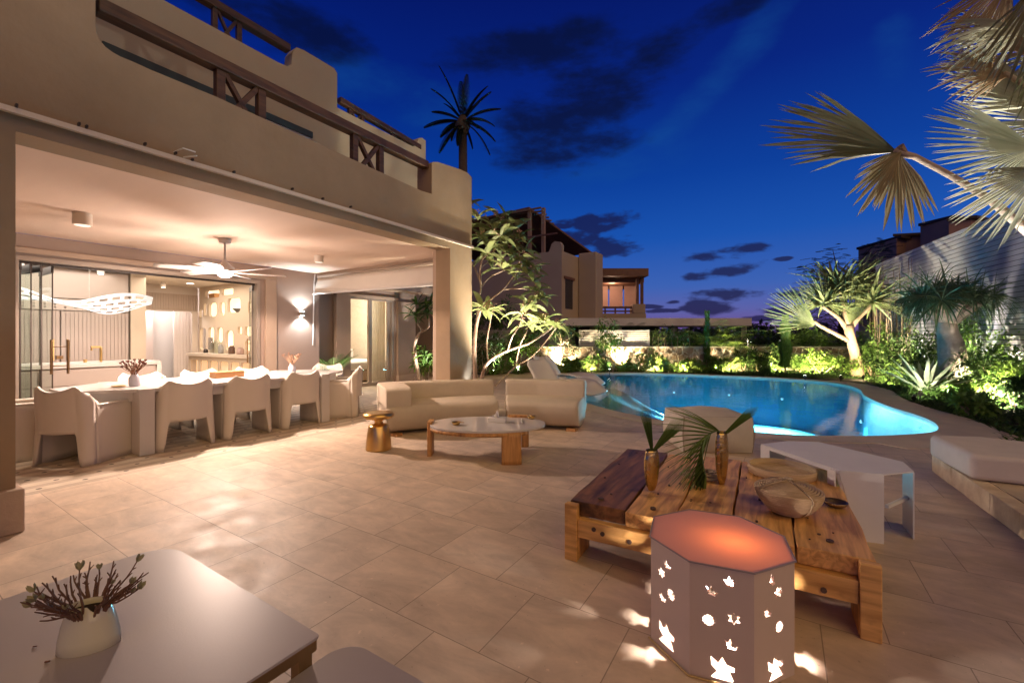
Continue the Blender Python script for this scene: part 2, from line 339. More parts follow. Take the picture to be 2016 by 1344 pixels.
# ================================================================ SETTING
def floor_mat():
    m = bpy.data.materials.new('travertine_paving'); m.use_nodes = True; t = m.node_tree; b = t.nodes['Principled BSDF']; K = t.links.new
    g = t.nodes.new('ShaderNodeNewGeometry'); mp_ = t.nodes.new('ShaderNodeMapping'); mp_.inputs['Location'].default_value = (100.1, 100.02, 0); K(g.outputs['Position'], mp_.inputs[0])
    br = t.nodes.new('ShaderNodeTexBrick'); br.inputs['Scale'].default_value = 1; br.inputs['Brick Width'].default_value = .5; br.inputs['Row Height'].default_value = .5
    br.inputs['Mortar Size'].default_value = .0028; br.inputs['Mortar Smooth'].default_value = .3; br.offset = .5; br.inputs['Bias'].default_value = 0
    br.inputs['Color1'].default_value = (.56, .43, .325, 1); br.inputs['Color2'].default_value = (.63, .50, .39, 1); br.inputs['Mortar'].default_value = (.30, .225, .17, 1); K(mp_.outputs[0], br.inputs[0])
    br2 = t.nodes.new('ShaderNodeTexBrick'); br2.inputs['Scale'].default_value = 1; br2.inputs['Brick Width'].default_value = .5; br2.inputs['Row Height'].default_value = .5; br2.inputs['Mortar Size'].default_value = 0; br2.offset = .5
    br2.inputs['Color1'].default_value = (0, 0, 0, 1); br2.inputs['Color2'].default_value = (1, 1, 1, 1); K(mp_.outputs[0], br2.inputs[0])
    vs = t.nodes.new('ShaderNodeVectorMath'); vs.operation = 'SCALE'; vs.inputs['Scale'].default_value = 13; K(br2.outputs[0], vs.inputs[0]); va = t.nodes.new('ShaderNodeVectorMath'); va.operation = 'ADD'; K(vs.outputs[0], va.inputs[0]); K(g.outputs['Position'], va.inputs[1])
    def nz_(s, d, st=(1, 1, 1), dist=0, per=False):
        mq = t.nodes.new('ShaderNodeMapping'); mq.inputs['Scale'].default_value = st; K(va.outputs[0] if per else g.outputs['Position'], mq.inputs[0])
        n = t.nodes.new('ShaderNodeTexNoise'); n.inputs['Scale'].default_value = s; n.inputs['Detail'].default_value = d; n.inputs['Distortion'].default_value = dist; n.inputs['Roughness'].default_value = .65; K(mq.outputs[0], n.inputs['Vector']); return n.outputs[0]
    def rng(v, a, b_, c, d):
        r = t.nodes.new('ShaderNodeMapRange'); r.inputs[1].default_value = a; r.inputs[2].default_value = b_; r.inputs[3].default_value = c; r.inputs[4].default_value = d; K(v, r.inputs[0]); return r.outputs[0]
    def mul(col, f, blend='MULTIPLY'):
        x = t.nodes.new('ShaderNodeMix'); x.data_type = 'RGBA'; x.blend_type = blend; x.inputs[0].default_value = 1; K(col, x.inputs[6]); K(f, x.inputs[7]); return x.outputs[2]
    big_ = rng(nz_(1.1, 6, (1, 1.6, 1), .6), .3, .7, .82, 1.16); vein = rng(nz_(3.4, 9, (.8, 1.7, 1), .5, True), .32, .68, .80, 1.18); pit = rng(nz_(38, 3), .27, .34, .62, 1)
    spk = rng(nz_(24, 4, (1, .6, 1)), .66, .74, 1, 1.35)
    c = mul(mul(mul(mul(br.outputs[0], big_), vein), pit), spk)
    # striped, dotted cement tiles under the terrace roof (X < -5.42)
    sx = t.nodes.new('ShaderNodeSeparateXYZ'); K(g.outputs['Position'], sx.inputs[0])
    MM = lambda op, a, b_=None: Mth(op, a, b_, tree=t)
    fx = MM('FRACT', MM('MULTIPLY', MM('ADD', sx.outputs[0], 50.0), 1 / .21)); row = MM('FLOOR', MM('MULTIPLY', MM('ADD', sx.outputs[0], 50.0), 1 / .21))
    sh = MM('MULTIPLY', MM('FRACT', MM('MULTIPLY', row, .5)), 1.0)
    fy = MM('FRACT', MM('ADD', MM('MULTIPLY', MM('ADD', sx.outputs[1], 50.0), 1 / .3), sh))
    dx = MM('MULTIPLY', MM('SUBTRACT', fx, .5), .21); dy = MM('MULTIPLY', MM('SUBTRACT', fy, .5), .3)
    r2 = MM('ADD', MM('MULTIPLY', dx, dx), MM('MULTIPLY', dy, dy)); dot = MM('LESS_THAN', r2, .00042)
    stripe = MM('GREATER_THAN', MM('ABSOLUTE', MM('SUBTRACT', fx, .5)), .33); line = MM('LESS_THAN', MM('ABSOLUTE', MM('SUBTRACT', MM('ABSOLUTE', MM('SUBTRACT', fx, .5)), .33)), .022)
    def mixf(f, a, b_):
        x = t.nodes.new('ShaderNodeMix'); x.data_type = 'RGBA'; K(f, x.inputs[0])
        for i, v in ((6, a), (7, b_)):
            if isinstance(v, tuple): x.inputs[i].default_value = (*v, 1)
            else: K(v, x.inputs[i])
        return x.outputs[2]
    tl = mixf(stripe, (.62, .52, .41), (.48, .38, .29)); tl = mixf(line, tl, (.30, .23, .17)); tl = mixf(dot, tl, (.07, .05, .04)); tl = mul(tl, big_)
    inside = MM('LESS_THAN', sx.outputs[0], -5.42)
    inside2 = MM('MULTIPLY', inside, MM('LESS_THAN', sx.outputs[1], 5.8))
    c = mixf(inside2, c, tl); K(c, b.inputs['Base Color'])
    K(rng(nz_(5, 5), .3, .7, .42, .68), b.inputs['Roughness'])
    bn = t.nodes.new('ShaderNodeBump'); bn.inputs['Strength'].default_value = .2; bn.inputs['Distance'].default_value = .004
    hh = MM('SUBTRACT', MM('MULTIPLY', nz_(9, 8, (.8, 1.4, 1), .4, True), .8), MM('MULTIPLY', br.outputs[1], .8)); K(hh, bn.inputs['Height']); K(bn.outputs[0], b.inputs['Normal'])
    return m
floor_m = floor_mat()
coping_m = mat('coping_stone', (.62, .51, .38), .6, var=.1, vscale=3, bump=.2)

def smooth_ring(pts, per=6):
    out = []; n = len(pts)
    for i in range(n):
        p0, p1, p2, p3 = (Vector(pts[(i + k) % n]) for k in (-1, 0, 1, 2))
        for j in range(per):
            t = j / per
            q = .5 * ((2 * p1) + (-p0 + p2) * t + (2 * p0 - 5 * p1 + 4 * p2 - p3) * t * t + (-p0 + 3 * p1 - 3 * p2 + p3) * t ** 3)
            out.append((q.x, q.y))
    return out
POOL0 = [(-6.5, 14.2), (-4.67, 15.7), (-2.11, 16.2), (0.14, 16.1), (1.27, 15.4), (1.66, 14.1), (1.60, 12.4), (1.74, 10.9), (1.96, 9.9), (2.02, 9.1), (1.86, 8.35), (1.47, 7.85), (0.92, 7.4), (0.35, 7.08), (-0.3, 6.92), (-1.05, 6.93), (-1.95, 7.22), (-2.7, 7.62), (-3.5, 8.3), (-4.5, 9.6), (-5.6, 11.3), (-6.5, 12.9)]
POOL = smooth_ring(POOL0)
def offset(ring, d):
    n = len(ring); out = []
    for i in range(n):
        a = Vector(ring[i - 1]); b = Vector(ring[(i + 1) % n]); t = (b - a).normalized(); nn = Vector((-t.y, t.x))
        dd = d(ring[i]) if callable(d) else d
        out.append((ring[i][0] + nn.x * dd, ring[i][1] + nn.y * dd))
    return out
ar = sum(POOL[i][0] * POOL[(i + 1) % len(POOL)][1] - POOL[(i + 1) % len(POOL)][0] * POOL[i][1] for i in range(len(POOL)))
sg = -1 if ar > 0 else 1      # outward
cw = lambda p: sg * (.62 if p[0] > .9 else (.34 if p[1] < 12 else .42))
COP = offset(POOL, cw)
ident = lambda u, v, w_: (u, v, w_)
# terrain
gr = plate([(-400, -300), (400, -300), (400, 500), (-400, 500)], [offset(POOL, sg * .15)], 0, lambda u, v, w_: (u, v, -.06))
tag(gr.build('ground', green_soil, origin=(0, 0, -.06)), kind='structure')
deck_poly = [(-14, -5), (8, -5), (8, 5.6), (3.2, 6.2), (2.75, 7.6), (2.7, 8.6)]
# walk the coping's outer edge round the right and far side
far_side = [p for p in COP]
i0 = min(range(len(COP)), key=lambda i: (COP[i][0] - 2.65) ** 2 + (COP[i][1] - 9.1) ** 2)
i1 = min(range(len(COP)), key=lambda i: (COP[i][0] + 5.6) ** 2 + (COP[i][1] - 15.5) ** 2)
step = -1 if COP[(i0 - 1) % len(COP)][1] > COP[i0][1] else 1
k = i0
while k % len(COP) != i1: deck_poly.append(COP[k % len(COP)]); k += step
deck_poly += [(-6.6, 14.9), (-8.2, 13.8), (-8.6, 12.4), (-14, 10.6)]
POOL_IN = offset(POOL, sg * .012)
tag(plate(deck_poly, [POOL_IN], 0, ident).build('pool_deck', floor_m, origin=(0, 0, 0)), kind='structure')
cop = MB(); n = len(POOL)
a = offset(POOL, -sg * .02)
for i in range(n): cop.v += [(a[i][0], a[i][1], -.05), (a[i][0], a[i][1], .012), (COP[i][0], COP[i][1], .008), (COP[i][0], COP[i][1], -.05)]
for i in range(n):
    j = (i + 1) % n
    for q in range(3): cop.f.append((i * 4 + q, i * 4 + q + 1, j * 4 + q + 1, j * 4 + q))
cm = cop.build('pool_coping', coping_m, origin=(-1, 11, -.05)); cm.data.flip_normals(); tag(cm, kind='structure')
# pool basin: walls and stepped floor
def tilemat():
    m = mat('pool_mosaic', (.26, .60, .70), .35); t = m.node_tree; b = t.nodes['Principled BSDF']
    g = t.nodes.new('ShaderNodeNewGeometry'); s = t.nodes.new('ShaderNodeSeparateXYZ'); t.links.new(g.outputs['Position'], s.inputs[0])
    r = t.nodes.new('ShaderNodeMapRange'); r.inputs[1].default_value = -.95; r.inputs[2].default_value = -.56; t.links.new(s.outputs[2], r.inputs[0])  # bluer below the shelf: light absorbed by deep water, put into the colour
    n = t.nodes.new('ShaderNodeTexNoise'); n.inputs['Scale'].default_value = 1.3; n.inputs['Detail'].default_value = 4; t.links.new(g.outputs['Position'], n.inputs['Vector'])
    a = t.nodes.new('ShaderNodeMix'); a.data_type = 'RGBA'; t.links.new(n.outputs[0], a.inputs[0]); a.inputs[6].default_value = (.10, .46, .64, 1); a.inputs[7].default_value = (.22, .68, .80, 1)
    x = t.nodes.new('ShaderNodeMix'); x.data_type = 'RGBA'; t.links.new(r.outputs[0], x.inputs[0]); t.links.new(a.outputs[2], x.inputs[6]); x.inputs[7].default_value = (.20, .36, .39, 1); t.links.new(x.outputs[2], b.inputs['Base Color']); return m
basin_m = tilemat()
def deep(x, y):
    # shelf along the near-left edge, deep body to the right and far
    d = (x + 1.1) * .80 + (y - 9.5) * .605        # signed distance across a diagonal edge, metres
    near = y - 8.2 - .05 * (x - .2) ** 2
    t = min(d + .25 * math.sin(y * .7), near)
    edge = 1.75 - x * .15 - .3 * math.sin(y)
    def ss(q): q = max(0, min(1, q)); return q * q * (3 - 2 * q)
    return -(.42 + .16 * ss((t + .8) / .6) + .95 * ss(t / 1.3))
bs = MB(); nx, ny = 110, 110
for i in range(nx + 1):
    for j in range(ny + 1):
        x = -7.2 + 9.6 * i / nx; y = 6.6 + 10 * j / ny; bs.v.append((x, y, deep(x, y)))
for i in range(nx):
    for j in range(ny):
        a = i * (ny + 1) + j; bs.f.append((a, a + ny + 1, a + ny + 2, a + 1))
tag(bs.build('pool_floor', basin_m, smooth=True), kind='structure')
pw = MB(); n = len(POOL)
for i in range(n): pw.v += [(POOL[i][0], POOL[i][1], .0), (POOL[i][0], POOL[i][1], -1.7)]
for i in range(n): j = (i + 1) % n; pw.f.append((i * 2, j * 2, j * 2 + 1, i * 2 + 1))
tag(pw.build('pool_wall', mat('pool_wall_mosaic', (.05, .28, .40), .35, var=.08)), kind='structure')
def watermat():
    m = bpy.data.materials.new('pool_water'); m.use_nodes = True; t = m.node_tree; t.nodes.clear(); K = t.links.new
    g = t.nodes.new('ShaderNodeNewGeometry'); n = t.nodes.new('ShaderNodeTexNoise'); n.inputs['Scale'].default_value = 2.6; n.inputs['Detail'].default_value = 4; K(g.outputs['Position'], n.inputs['Vector'])
    bn = t.nodes.new('ShaderNodeBump'); bn.inputs['Strength'].default_value = .10; bn.inputs['Distance'].default_value = .05; K(n.outputs[0], bn.inputs['Height'])
    tr = t.nodes.new('ShaderNodeBsdfTransparent'); tr.inputs[0].default_value = (.50, .88, .96, 1)
    gl = t.nodes.new('ShaderNodeBsdfGlossy'); gl.inputs['Roughness'].default_value = .05; K(bn.outputs[0], gl.inputs['Normal'])
    fr = t.nodes.new('ShaderNodeFresnel'); fr.inputs[0].default_value = 1.5; K(bn.outputs[0], fr.inputs['Normal'])
    ms = t.nodes.new('ShaderNodeMixShader'); o = t.nodes.new('ShaderNodeOutputMaterial'); K(fr.outputs[0], ms.inputs[0]); K(tr.outputs[0], ms.inputs[1]); K(gl.outputs[0], ms.inputs[2]); K(ms.outputs[0], o.inputs[0]); return m
water_m = watermat()
tag(plate(offset(POOL, sg * .01), [], 0, lambda u, v, w_: (u, v, -.035)).build('pool_water', water_m, origin=(-1, 11, -.035)), kind='structure')
# underwater pool lights (round niche lamps in the basin wall)
def pool_light(i, x, y, tx, ty, power, z=-.55):
    t = thing('pool_light', '', 'pool light', (x, y, z))
    v = Vector((tx - x, ty - y, 0)).normalized()
    m = MB(); m.tube([v * -.02, v * .02], .042, 16); m.build('housing', white_mt, t)
    m = MB(); m.tube([v * .031, v * .036], .035, 16); m.build('lens', emat('pool_lens', (.75, .93, 1), 1.5), t)
    lamp('pool_light_lamp', 'AREA', Vector((x, y, z)) + v * .12, power * 6.5, (.35, .80, 1), t, target=(x + (tx - x) * .3, y + (ty - y) * .3, z - 1.35), size=.5, angle=125)
    return t
PL = [((0, 15.85), (-2.0, 10.5), 105, 'underwater lamp in the far wall of the pool under the tall thin column shrub'),
      ((-3.2, 15.7), (-1.6, 10.5), 105, 'underwater lamp in the far wall of the pool nearest the loungers'),
      ((-1.5, 16.0), (-1.6, 10), 120, 'underwater lamp in the far wall of the pool below the grassy clumps'),
      ((1.55, 12.6), (-2, 11.8), 85, 'underwater lamp in the right wall of the pool where it bends inward')]
for i, (p, q, pwr, lb) in enumerate(PL):
    t = pool_light(i, p[0], p[1], q[0], q[1], pwr, -.6); t['label'] = lb; t['group'] = 'underwater pool lamps'
# ================================================================ VILLA
villa = thing('villa', 'beige stucco two storey villa with open roofed terrace and timber balcony rails, on the left', 'house', (-6.5, 2, 0))
B = lambda name, m, mt, **k: m.build(name, mt, villa, world=True, **k)
# front wall: profile in (Y, Z) with the terrace opening below and the balcony opening above
def yz(px, py): q = PX(px, py, -4.5); return (q.y, q.z)
prof = [(-4, 0), (.695, 0), (.695, 2.77), (5.3, 2.76), (5.3, 0), (5.87, 0)]
ptop = [yz(926, 346), yz(920, 340), yz(905, 333), yz(880, 325), yz(862, 319), yz(853, 319), yz(850, 322)]
ptop = [(min(a, 5.87), b) for a, b in ptop]
low = [yz(850, 382), yz(828, 375), yz(640, 289), yz(424, 190), yz(300, 139), yz(260, 121), yz(238, 112), yz(223, 104), yz(208, 93), yz(197, 80), yz(190, 66), yz(188, 50)]
FW_prof = prof + [(5.87, ptop[0][1] - .02)] + ptop + low + [(low[-1][0], 8.5), (-4, 8.5)]
mw = plate(FW_prof, [], .3, lambda u, v, w_: (-4.65 + w_, u, v))
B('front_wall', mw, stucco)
# side return of the far pier and of the parapet block
mm = MB(); mm.box(-4.87, -4.802, 5.303, 5.867, 0, 2.75); B('pier_lining', mm, stucco_pier)
# left pier plinth and the low wall end beside it
mm = MB(); mm.box(-4.86, -4.44, -3.9, .73, 0, .30); B('plinth', mm, stucco_pier, bevel=.012)
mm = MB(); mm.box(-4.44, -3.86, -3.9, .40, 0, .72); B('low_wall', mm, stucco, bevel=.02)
# terrace ceiling / slab, balcony floor
mm = MB(); mm.box(-8.9, -4.802, -3.9, 5.94, 2.772, 3.08); B('terrace_ceiling', mm, ceil_m)
# end beam carrying the blind
mm = MB(); mm.box(-8.88, -4.9, 5.87, 6.1, 2.66, 2.771); B('end_beam', mm, trim_m)
mm = MB(); mm.box(-8.9, -4.86, -3.9, -3.7, 0, 2.77); B('terrace_end_wall', mm, wall_in)
# inner wall with the wide kitchen opening
mm = MB(); mm.box(-9.12, -8.9, -3.7, 1.35, 0, 2.77); mm.box(-9.12, -8.9, 1.35, 4.62, 2.47, 2.77); mm.box(-9.12, -8.9, 4.62, 5.94, 0, 2.77)
B('inner_wall', mm, wall_in)
mm = MB(); mm.box(-8.90, -8.84, 1.18, 4.95, 2.50, 2.58); mm.box(-8.90, -8.84, 1.18, 1.33, 0, 2.50); mm.box(-8.90, -8.84, 4.72, 4.95, 0, 2.50); B('opening_trim', mm, trim_m, bevel=.01)
mm = MB(); mm.box(-9.1, -8.86, 1.351, 4.619, 2.40, 2.469); mm.box(-9.1, -8.86, 4.56, 4.619, 0, 2.40); mm.box(-9.1, -8.86, 1.351, 1.40, 0, 2.40); B('door_track_frame', mm, alu, bevel=.006)
mm = MB(); mm.box(-8.99, -8.95, 1.4, 4.56, 2.37, 2.40); B('door_track', mm, dark_metal)
# bedroom wing
mm = MB(); mm.box(-9.75, -9.5, 5.95, 7.16, 0, 3.1); mm.box(-9.75, -9.5, 7.16, 8.74, 2.44, 3.1); mm.box(-9.75, -9.5, 8.74, 9.5, 0, 3.1); mm.box(-9.5, -9.122, 5.95, 6.1, 0, 3.1); B('bedroom_wall', mm, wall_in)
mm = MB(); mm.box(-9.5, -9.36, 6.72, 7.14, 0, 3.1); B('bedroom_pier', mm, trim_m, bevel=.01)
mm = MB(); mm.box(-9.5, -9.42, 8.80, 9.5, 0, 2.36); B('bedroom_pilaster', mm, trim_m, bevel=.01)
mm = MB(); mm.box(-9.5, -9.38, 8.78, 9.53, 0, .22); B('pilaster_base', mm, stucco_pier, bevel=.01)
mm = MB(); mm.box(-9.5, -9.43, 7.1, 8.82, 2.38, 2.46); B('bedroom_lintel', mm, trim_m, bevel=.008)
dr = thing('sliding_door', None, None)
dr.parent = villa; dr.location = Vector((-9.6, 7.95, 0)) - villa.location
def sub(name, m, mt, p, **k):
    return m.build(name, mt, p, world=True, **k)
mm = MB(); mm.box(-9.68, -9.52, 7.162, 7.23, .0, 2.438); mm.box(-9.68, -9.52, 8.66, 8.738, .0, 2.438); mm.box(-9.68, -9.52, 7.23, 8.66, 2.34, 2.438); mm.box(-9.68, -9.52, 7.23, 8.66, 0, .09); mm.box(-9.62, -9.54, 7.86, 7.96, .09, 2.34); mm.box(-9.66, -9.60, 8.56, 8.66, .09, 2.34)
sub('door_frame', mm, alu, dr, bevel=.004)
mm = MB(); mm.box(-9.60, -9.592, 7.24, 7.86, .1, 2.33); mm.box(-9.632, -9.624, 7.96, 8.56, .1, 2.33); sub('door_pane', mm, glass, dr)
# bedroom interior
mm = MB(); mm.box(-13, -9.76, 6.0, 6.1, 0, 2.7); mm.box(-13, -12.9, 6.1, 9.7, 0, 2.7); mm.box(-13, -9.76, 9.7, 9.8, 0, 2.7); mm.box(-13, -9.76, 6.0, 9.8, 2.7, 2.8); B('bedroom_lining', mm, mat('bedroom_plaster', (.62, .52, .42), .8, var=.04))
mm = MB(); mm.grid(lambda u, v: (-9.85 + .035 * math.sin(u * 55), 8.2 + u * .5, .06 + v * 2.45), 60, 2); B('bedroom_curtain', mm, leafmat('sheer_curtain', (.62, .54, .44), (.66, .58, .48), .9, .55), smooth=True)
mm = MB(); mm.box(-12.9, -12.84, 6.9, 9.6, .3, 1.35); B('bedroom_panel', mm, mat('headboard_panel', (.45, .38, .32), .8), bevel=.01)
bed = thing('bed', 'white made bed seen through the sliding door of the bedroom', 'bed', (-11.4, 8.6, 0))
m = MB(); m.box(-12.5, -10.5, 7.75, 9.45, .05, .36); m.build('bed_base', mat('bed_base', (.40, .30, .22), .8), bed, world=True, bevel=.02)
m = MB(); m.box(-12.5, -10.45, 7.72, 9.48, .362, .62); m.build('duvet', mat('white_linen', (.74, .70, .68), .9, bump=.6, bscale=6), bed, world=True, bevel=.09, seg=4)
for yy_ in (7.9, 8.75):
    m = MB(); m.box(-12.45, -12.05, yy_, yy_ + .6, .63, .95); m.build('pillow', mat('pillow_linen', (.76, .72, .70), .9), bed, world=True, bevel=.11, seg=4)
bl2 = thing('bedside_lamp', 'glowing white bedside lamp in the bedroom', 'lamp', (-10.75, 9.2, .62))
m = MB(); m.lathe([(.06, 0), (.015, .02), (.015, .12)], 12); m.build('base', brass, bl2, smooth=True)
m = MB(); m.lathe([(.12, .12), (.09, .32)], 20, cap=False); m.build('lamp_shade', emat('shade_glow', (1, .93, .86), 5), bl2, smooth=True)
# wall behind the inner garden
mm = MB(); mm.box(-12.6, -8.75, 10.9, 11.1, 0, 3.1); B('courtyard_wall', mm, stucco_up)
mm = MB(); mm.box(-10.0, -9.2, 10.86, 10.9, 0.9, 2.2); B('courtyard_window', mm, mat('dark_pane', (.03, .03, .035), .15))
mm = MB(); mm.box(-9.49, -8.95, 6.4, 10.8, 2.62, 2.80); B('canopy_slab', mm, trim_m)
# ---- upper storey, set back
def yz79(px, py, X): q = PX(px, py, X); return (q.y, q.z)
z1 = 6.42
prof2 = [(-4, 3.08), (5.69, 3.08), (5.69, 6.86), (5.62, 6.93), (4.95, 6.93), (4.80, 6.90), (4.72, 6.75), (4.70, 6.52), (4.62, 6.44), (4.45, z1), (-4, z1)]
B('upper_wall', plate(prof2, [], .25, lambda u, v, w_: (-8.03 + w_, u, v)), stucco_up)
prof3 = [(5.69, 2.95), (8.75, 2.95), (8.75, 6.72), (8.62, 6.75), (8.5, 6.70), (8.38, 6.45), (8.25, 6.38), (5.69, 6.38)]
B('upper_wall_far', plate(prof3, [], .25, lambda u, v, w_: (-8.42 + w_, u, v)), stucco_up)
mm = MB(); mm.box(-8.35, -8.29, 6.3, 6.36, 5.2, 5.5); mm.box(-8.29, -8.25, 7.4, 8.6, 4.7, 4.76); B('wall_moulding', mm, trim_m)
# glazed balcony front, its dark green head showing over the parapet
q0 = PX(200, 80, -7.9); q1 = PX(614, 270, -7.9)
mm = MB(); mm.box(-7.905, -7.86, q0.y, q1.y, q1.z - .03, q1.z + .09)
B('window_head', mm, mat('dark_green_frame', (.035, .045, .03), .5), bevel=.004)
mm = MB(); mm.box(-7.904, -7.885, q0.y + .02, q1.y - .02, 3.2, q1.z - .03); B('balcony_glazing', mm, mat('balcony_curtain_glass', (.42, .36, .30), .35))
mm = MB(); mm.box(-8.2, -8.16, 5.75, 5.95, 3.1, 5.1); B('shutter', mm, trim_m)
# ---- timber railings
def railing(name, X, pa, pb, posts, drop, w_=.11, foot=None):
    a = PX(*pa, X); b = PX(*pb, X)
    p = thing(name, None, None); p.parent = villa; p.location = Vector((X, (a.y + b.y) / 2, a.z - drop)) - villa.location
    m = MB(); m.beam(a, b, w_ * 1.25, w_)
    sub('top_rail', m, wood_rail, p, bevel=.012)
    for (y0, y1) in posts:
        for yy in (y0, y1):
            zt = a.z + (b.z - a.z) * (yy - a.y) / (b.y - a.y)
            m = MB(); m.beam((X, yy, zt - drop), (X, yy, zt - w_ / 2), .08, .08, Vector((0, 1, 0))); sub('post', m, wood_rail, p, bevel=.008)
        zt = a.z + (b.z - a.z) * (y0 - a.y) / (b.y - a.y)
        m = MB(); m.beam((X, y0 + .04, zt - drop), (X, y1 - .04, zt - w_ / 2), .05, .06, Vector((1, 0, 0))); m.beam((X + .004, y0 + .04, zt - w_ / 2), (X + .004, y1 - .04, zt - drop), .046, .056, Vector((1, 0, 0)))
        sub('cross_brace', m, wood_rail, p, bevel=.006)
    return p
ra, rb = PX(192, 18, -4.62), PX(838, 328, -4.62)
yy = lambda px, X: PX(px, 300, X).y
railing('balcony_railing', -4.62, (189, 12), (838, 326), [(yy(432, -4.62), yy(513, -4.62)), (yy(697, -4.62), yy(748, -4.62))], .52)
railing('roof_railing', -7.95, (385, -12), (568, 97), [(yy(422, -7.95), yy(470, -7.95))], .62, .13)
railing('roof_railing', -8.35, (667, 197), (826, 291), [(yy(688, -8.35), yy(713, -8.35)), (yy(772, -8.35), yy(795, -8.35))], .5, .12)
# ---- awning track along the front wall
ta, tb = PX(0, 203, -4.47), PX(908, 480, -4.47)
tr_ = thing('awning_track', None, None); tr_.parent = villa; tr_.location = Vector((-4.47, 2, ta.z)) - villa.location
m = MB(); m.beam((-4.47, -3.5, ta.z), (-4.47, 5.84, tb.z), .06, .03); m.beam((-4.44, -3.5, ta.z - .022), (-4.44, 5.84, tb.z - .022), .035, .012); sub('rail', m, mat('track_white', (.72, .62, .5), .35), tr_)
for px, py in ((32, 210), (155, 246), (170, 251), (285, 285), (345, 303), (378, 316), (460, 340), (575, 373), (635, 392), (690, 408)):
    q = PX(px, py, -4.44); m = MB(); m.box(-4.455, -4.415, q.y - .006, q.y + .006, q.z - .006, q.z + .014); sub('clip', m, dark_metal, tr_)
q = PX(350, 300, -4.44); m = MB(); m.tube([(-4.46, q.y - .02, q.z), (-4.33, q.y, q.z + .01), (-4.33, q.y + .09, q.z + .01)], .006, 6); m.tube([(-4.46, q.y + .05, q.z - .02), (-4.33, q.y + .1, q.z - .02)], .006, 6); sub('bracket', m, white_mt, tr_)

# ================================================================ KITCHEN
mm = MB(); mm.box(-13.6, -9.12, -1.0, -.9, 0, 2.72); mm.box(-13.6, -13.5, -.9, 4.1, 0, 2.72); mm.box(-13.5, -9.12, -1.0, 5.9, 2.66, 2.76); B('kitchen_lining', mm, mat('kitchen_plaster', (.62, .54, .46), .7, var=.02))
ribm = mat('ribbed_panel', (.44, .36, .31), .5)
def ribbed(m, x, y0, y1, z0, z1, pitch=.055, dpt=.012):
    n_ = max(1, int((y1 - y0) / pitch)); p = (y1 - y0) / n_
    m.box(x - .05, x, y0, y1, z0, z1)
    for i in range(n_): m.box(x + .0005, x + dpt, y0 + i * p + p * .12, y0 + (i + 1) * p - p * .12, z0 + .004, z1 - .004)
    return m
kc = thing('kitchen_cupboards', 'full height ribbed taupe kitchen cupboards behind the island', 'cupboard', (-11.8, 1.5, 0))
mm = MB(); mm.box(-12.3, -11.6, -.88, 3.36, 0, 2.655); sub('carcass', mm, cab, kc)
mm = MB(); mm.box(-12.3, -11.50, 3.37, 3.62, 0, 2.655); sub('end_panel', mm, mat('warm_end_panel', (.60, .50, .38), .5), kc)
for (y0, y1) in ((-.8, .25), (.27, 1.30), (1.32, 2.33), (2.35, 3.34)):
    m = MB(); ribbed(m, -11.53, y0, y1, .08, 1.83); d_ = sub('cupboard_door', m, ribm, kc)
    m = MB(); m.box(-11.515, -11.50, y1 - .09 if y0 < 1.5 else y0 + .07, y1 - .075 if y0 < 1.5 else y0 + .085, .9, 1.3); m.build('handle', brass, d_, world=True)
holes = []
for j in range(30):
    yb = -.7 + j * .135
    if 1.27 < yb < 1.36: continue
    for zc in (1.90, 1.955, 2.01): holes.append([(yb - .016, zc - .014), (yb + .016, zc - .014), (yb + .016, zc + .014), (yb - .016, zc + .014)])
pl_ = plate([(-.8, 1.85), (3.34, 1.85), (3.34, 2.06), (-.8, 2.06)], holes, .02, lambda u, v, w_: (-11.54 + w_, u, v)); sub('perforated_panel', pl_, cab, kc)
mm = MB(); mm.box(-11.58, -11.54, -.8, 1.30, 2.08, 2.62); mm.box(-11.58, -11.54, 1.33, 3.34, 2.08, 2.62); sub('upper_panel', mm, cab, kc)
# far wall with doorway
mm = MB(); ribbed(mm, -13.35, 4.05, 5.32, 2.03, 2.45); B('doorway_lintel', mm, mat('lintel_ribs', (.38, .29, .23), .5))
mm = MB(); mm.box(-13.5, -13.3, 3.62, 4.05, 0, 2.72); mm.box(-13.5, -13.36, 4.05, 5.32, 2.0, 2.72); mm.box(-13.45, -13.38, 5.2, 5.33, 0, 2.03); B('doorway_wall', mm, cab)
mm = MB(); mm.box(-15.2, -15.1, 3.4, 6.6, 0, 2.7); mm.box(-15.1, -13.5, 6.3, 6.4, 0, 2.7); mm.box(-15.1, -13.5, 3.3, 3.4, 0, 2.7); mm.box(-15.2, -13.5, 3.3, 6.4, 2.7, 2.8); B('hall_lining', mm, mat('hall_white', (.72, .66, .62), .6))
mm = MB(); ribbed(mm, -14.4, 5.15, 5.9, .03, 2.05, .07); B('hall_ribbed_door', mm, mat('hall_door', (.68, .60, .56), .5))
mm = MB(); mm.box(-14.75, -14.6, 4.55, 4.75, 0, 2.2); mm.box(-14.9, -14.85, 4.2, 4.5, 0, 2.1); B('hall_door_jamb', mm, mat('hall_jamb', (.58, .48, .45), .5))
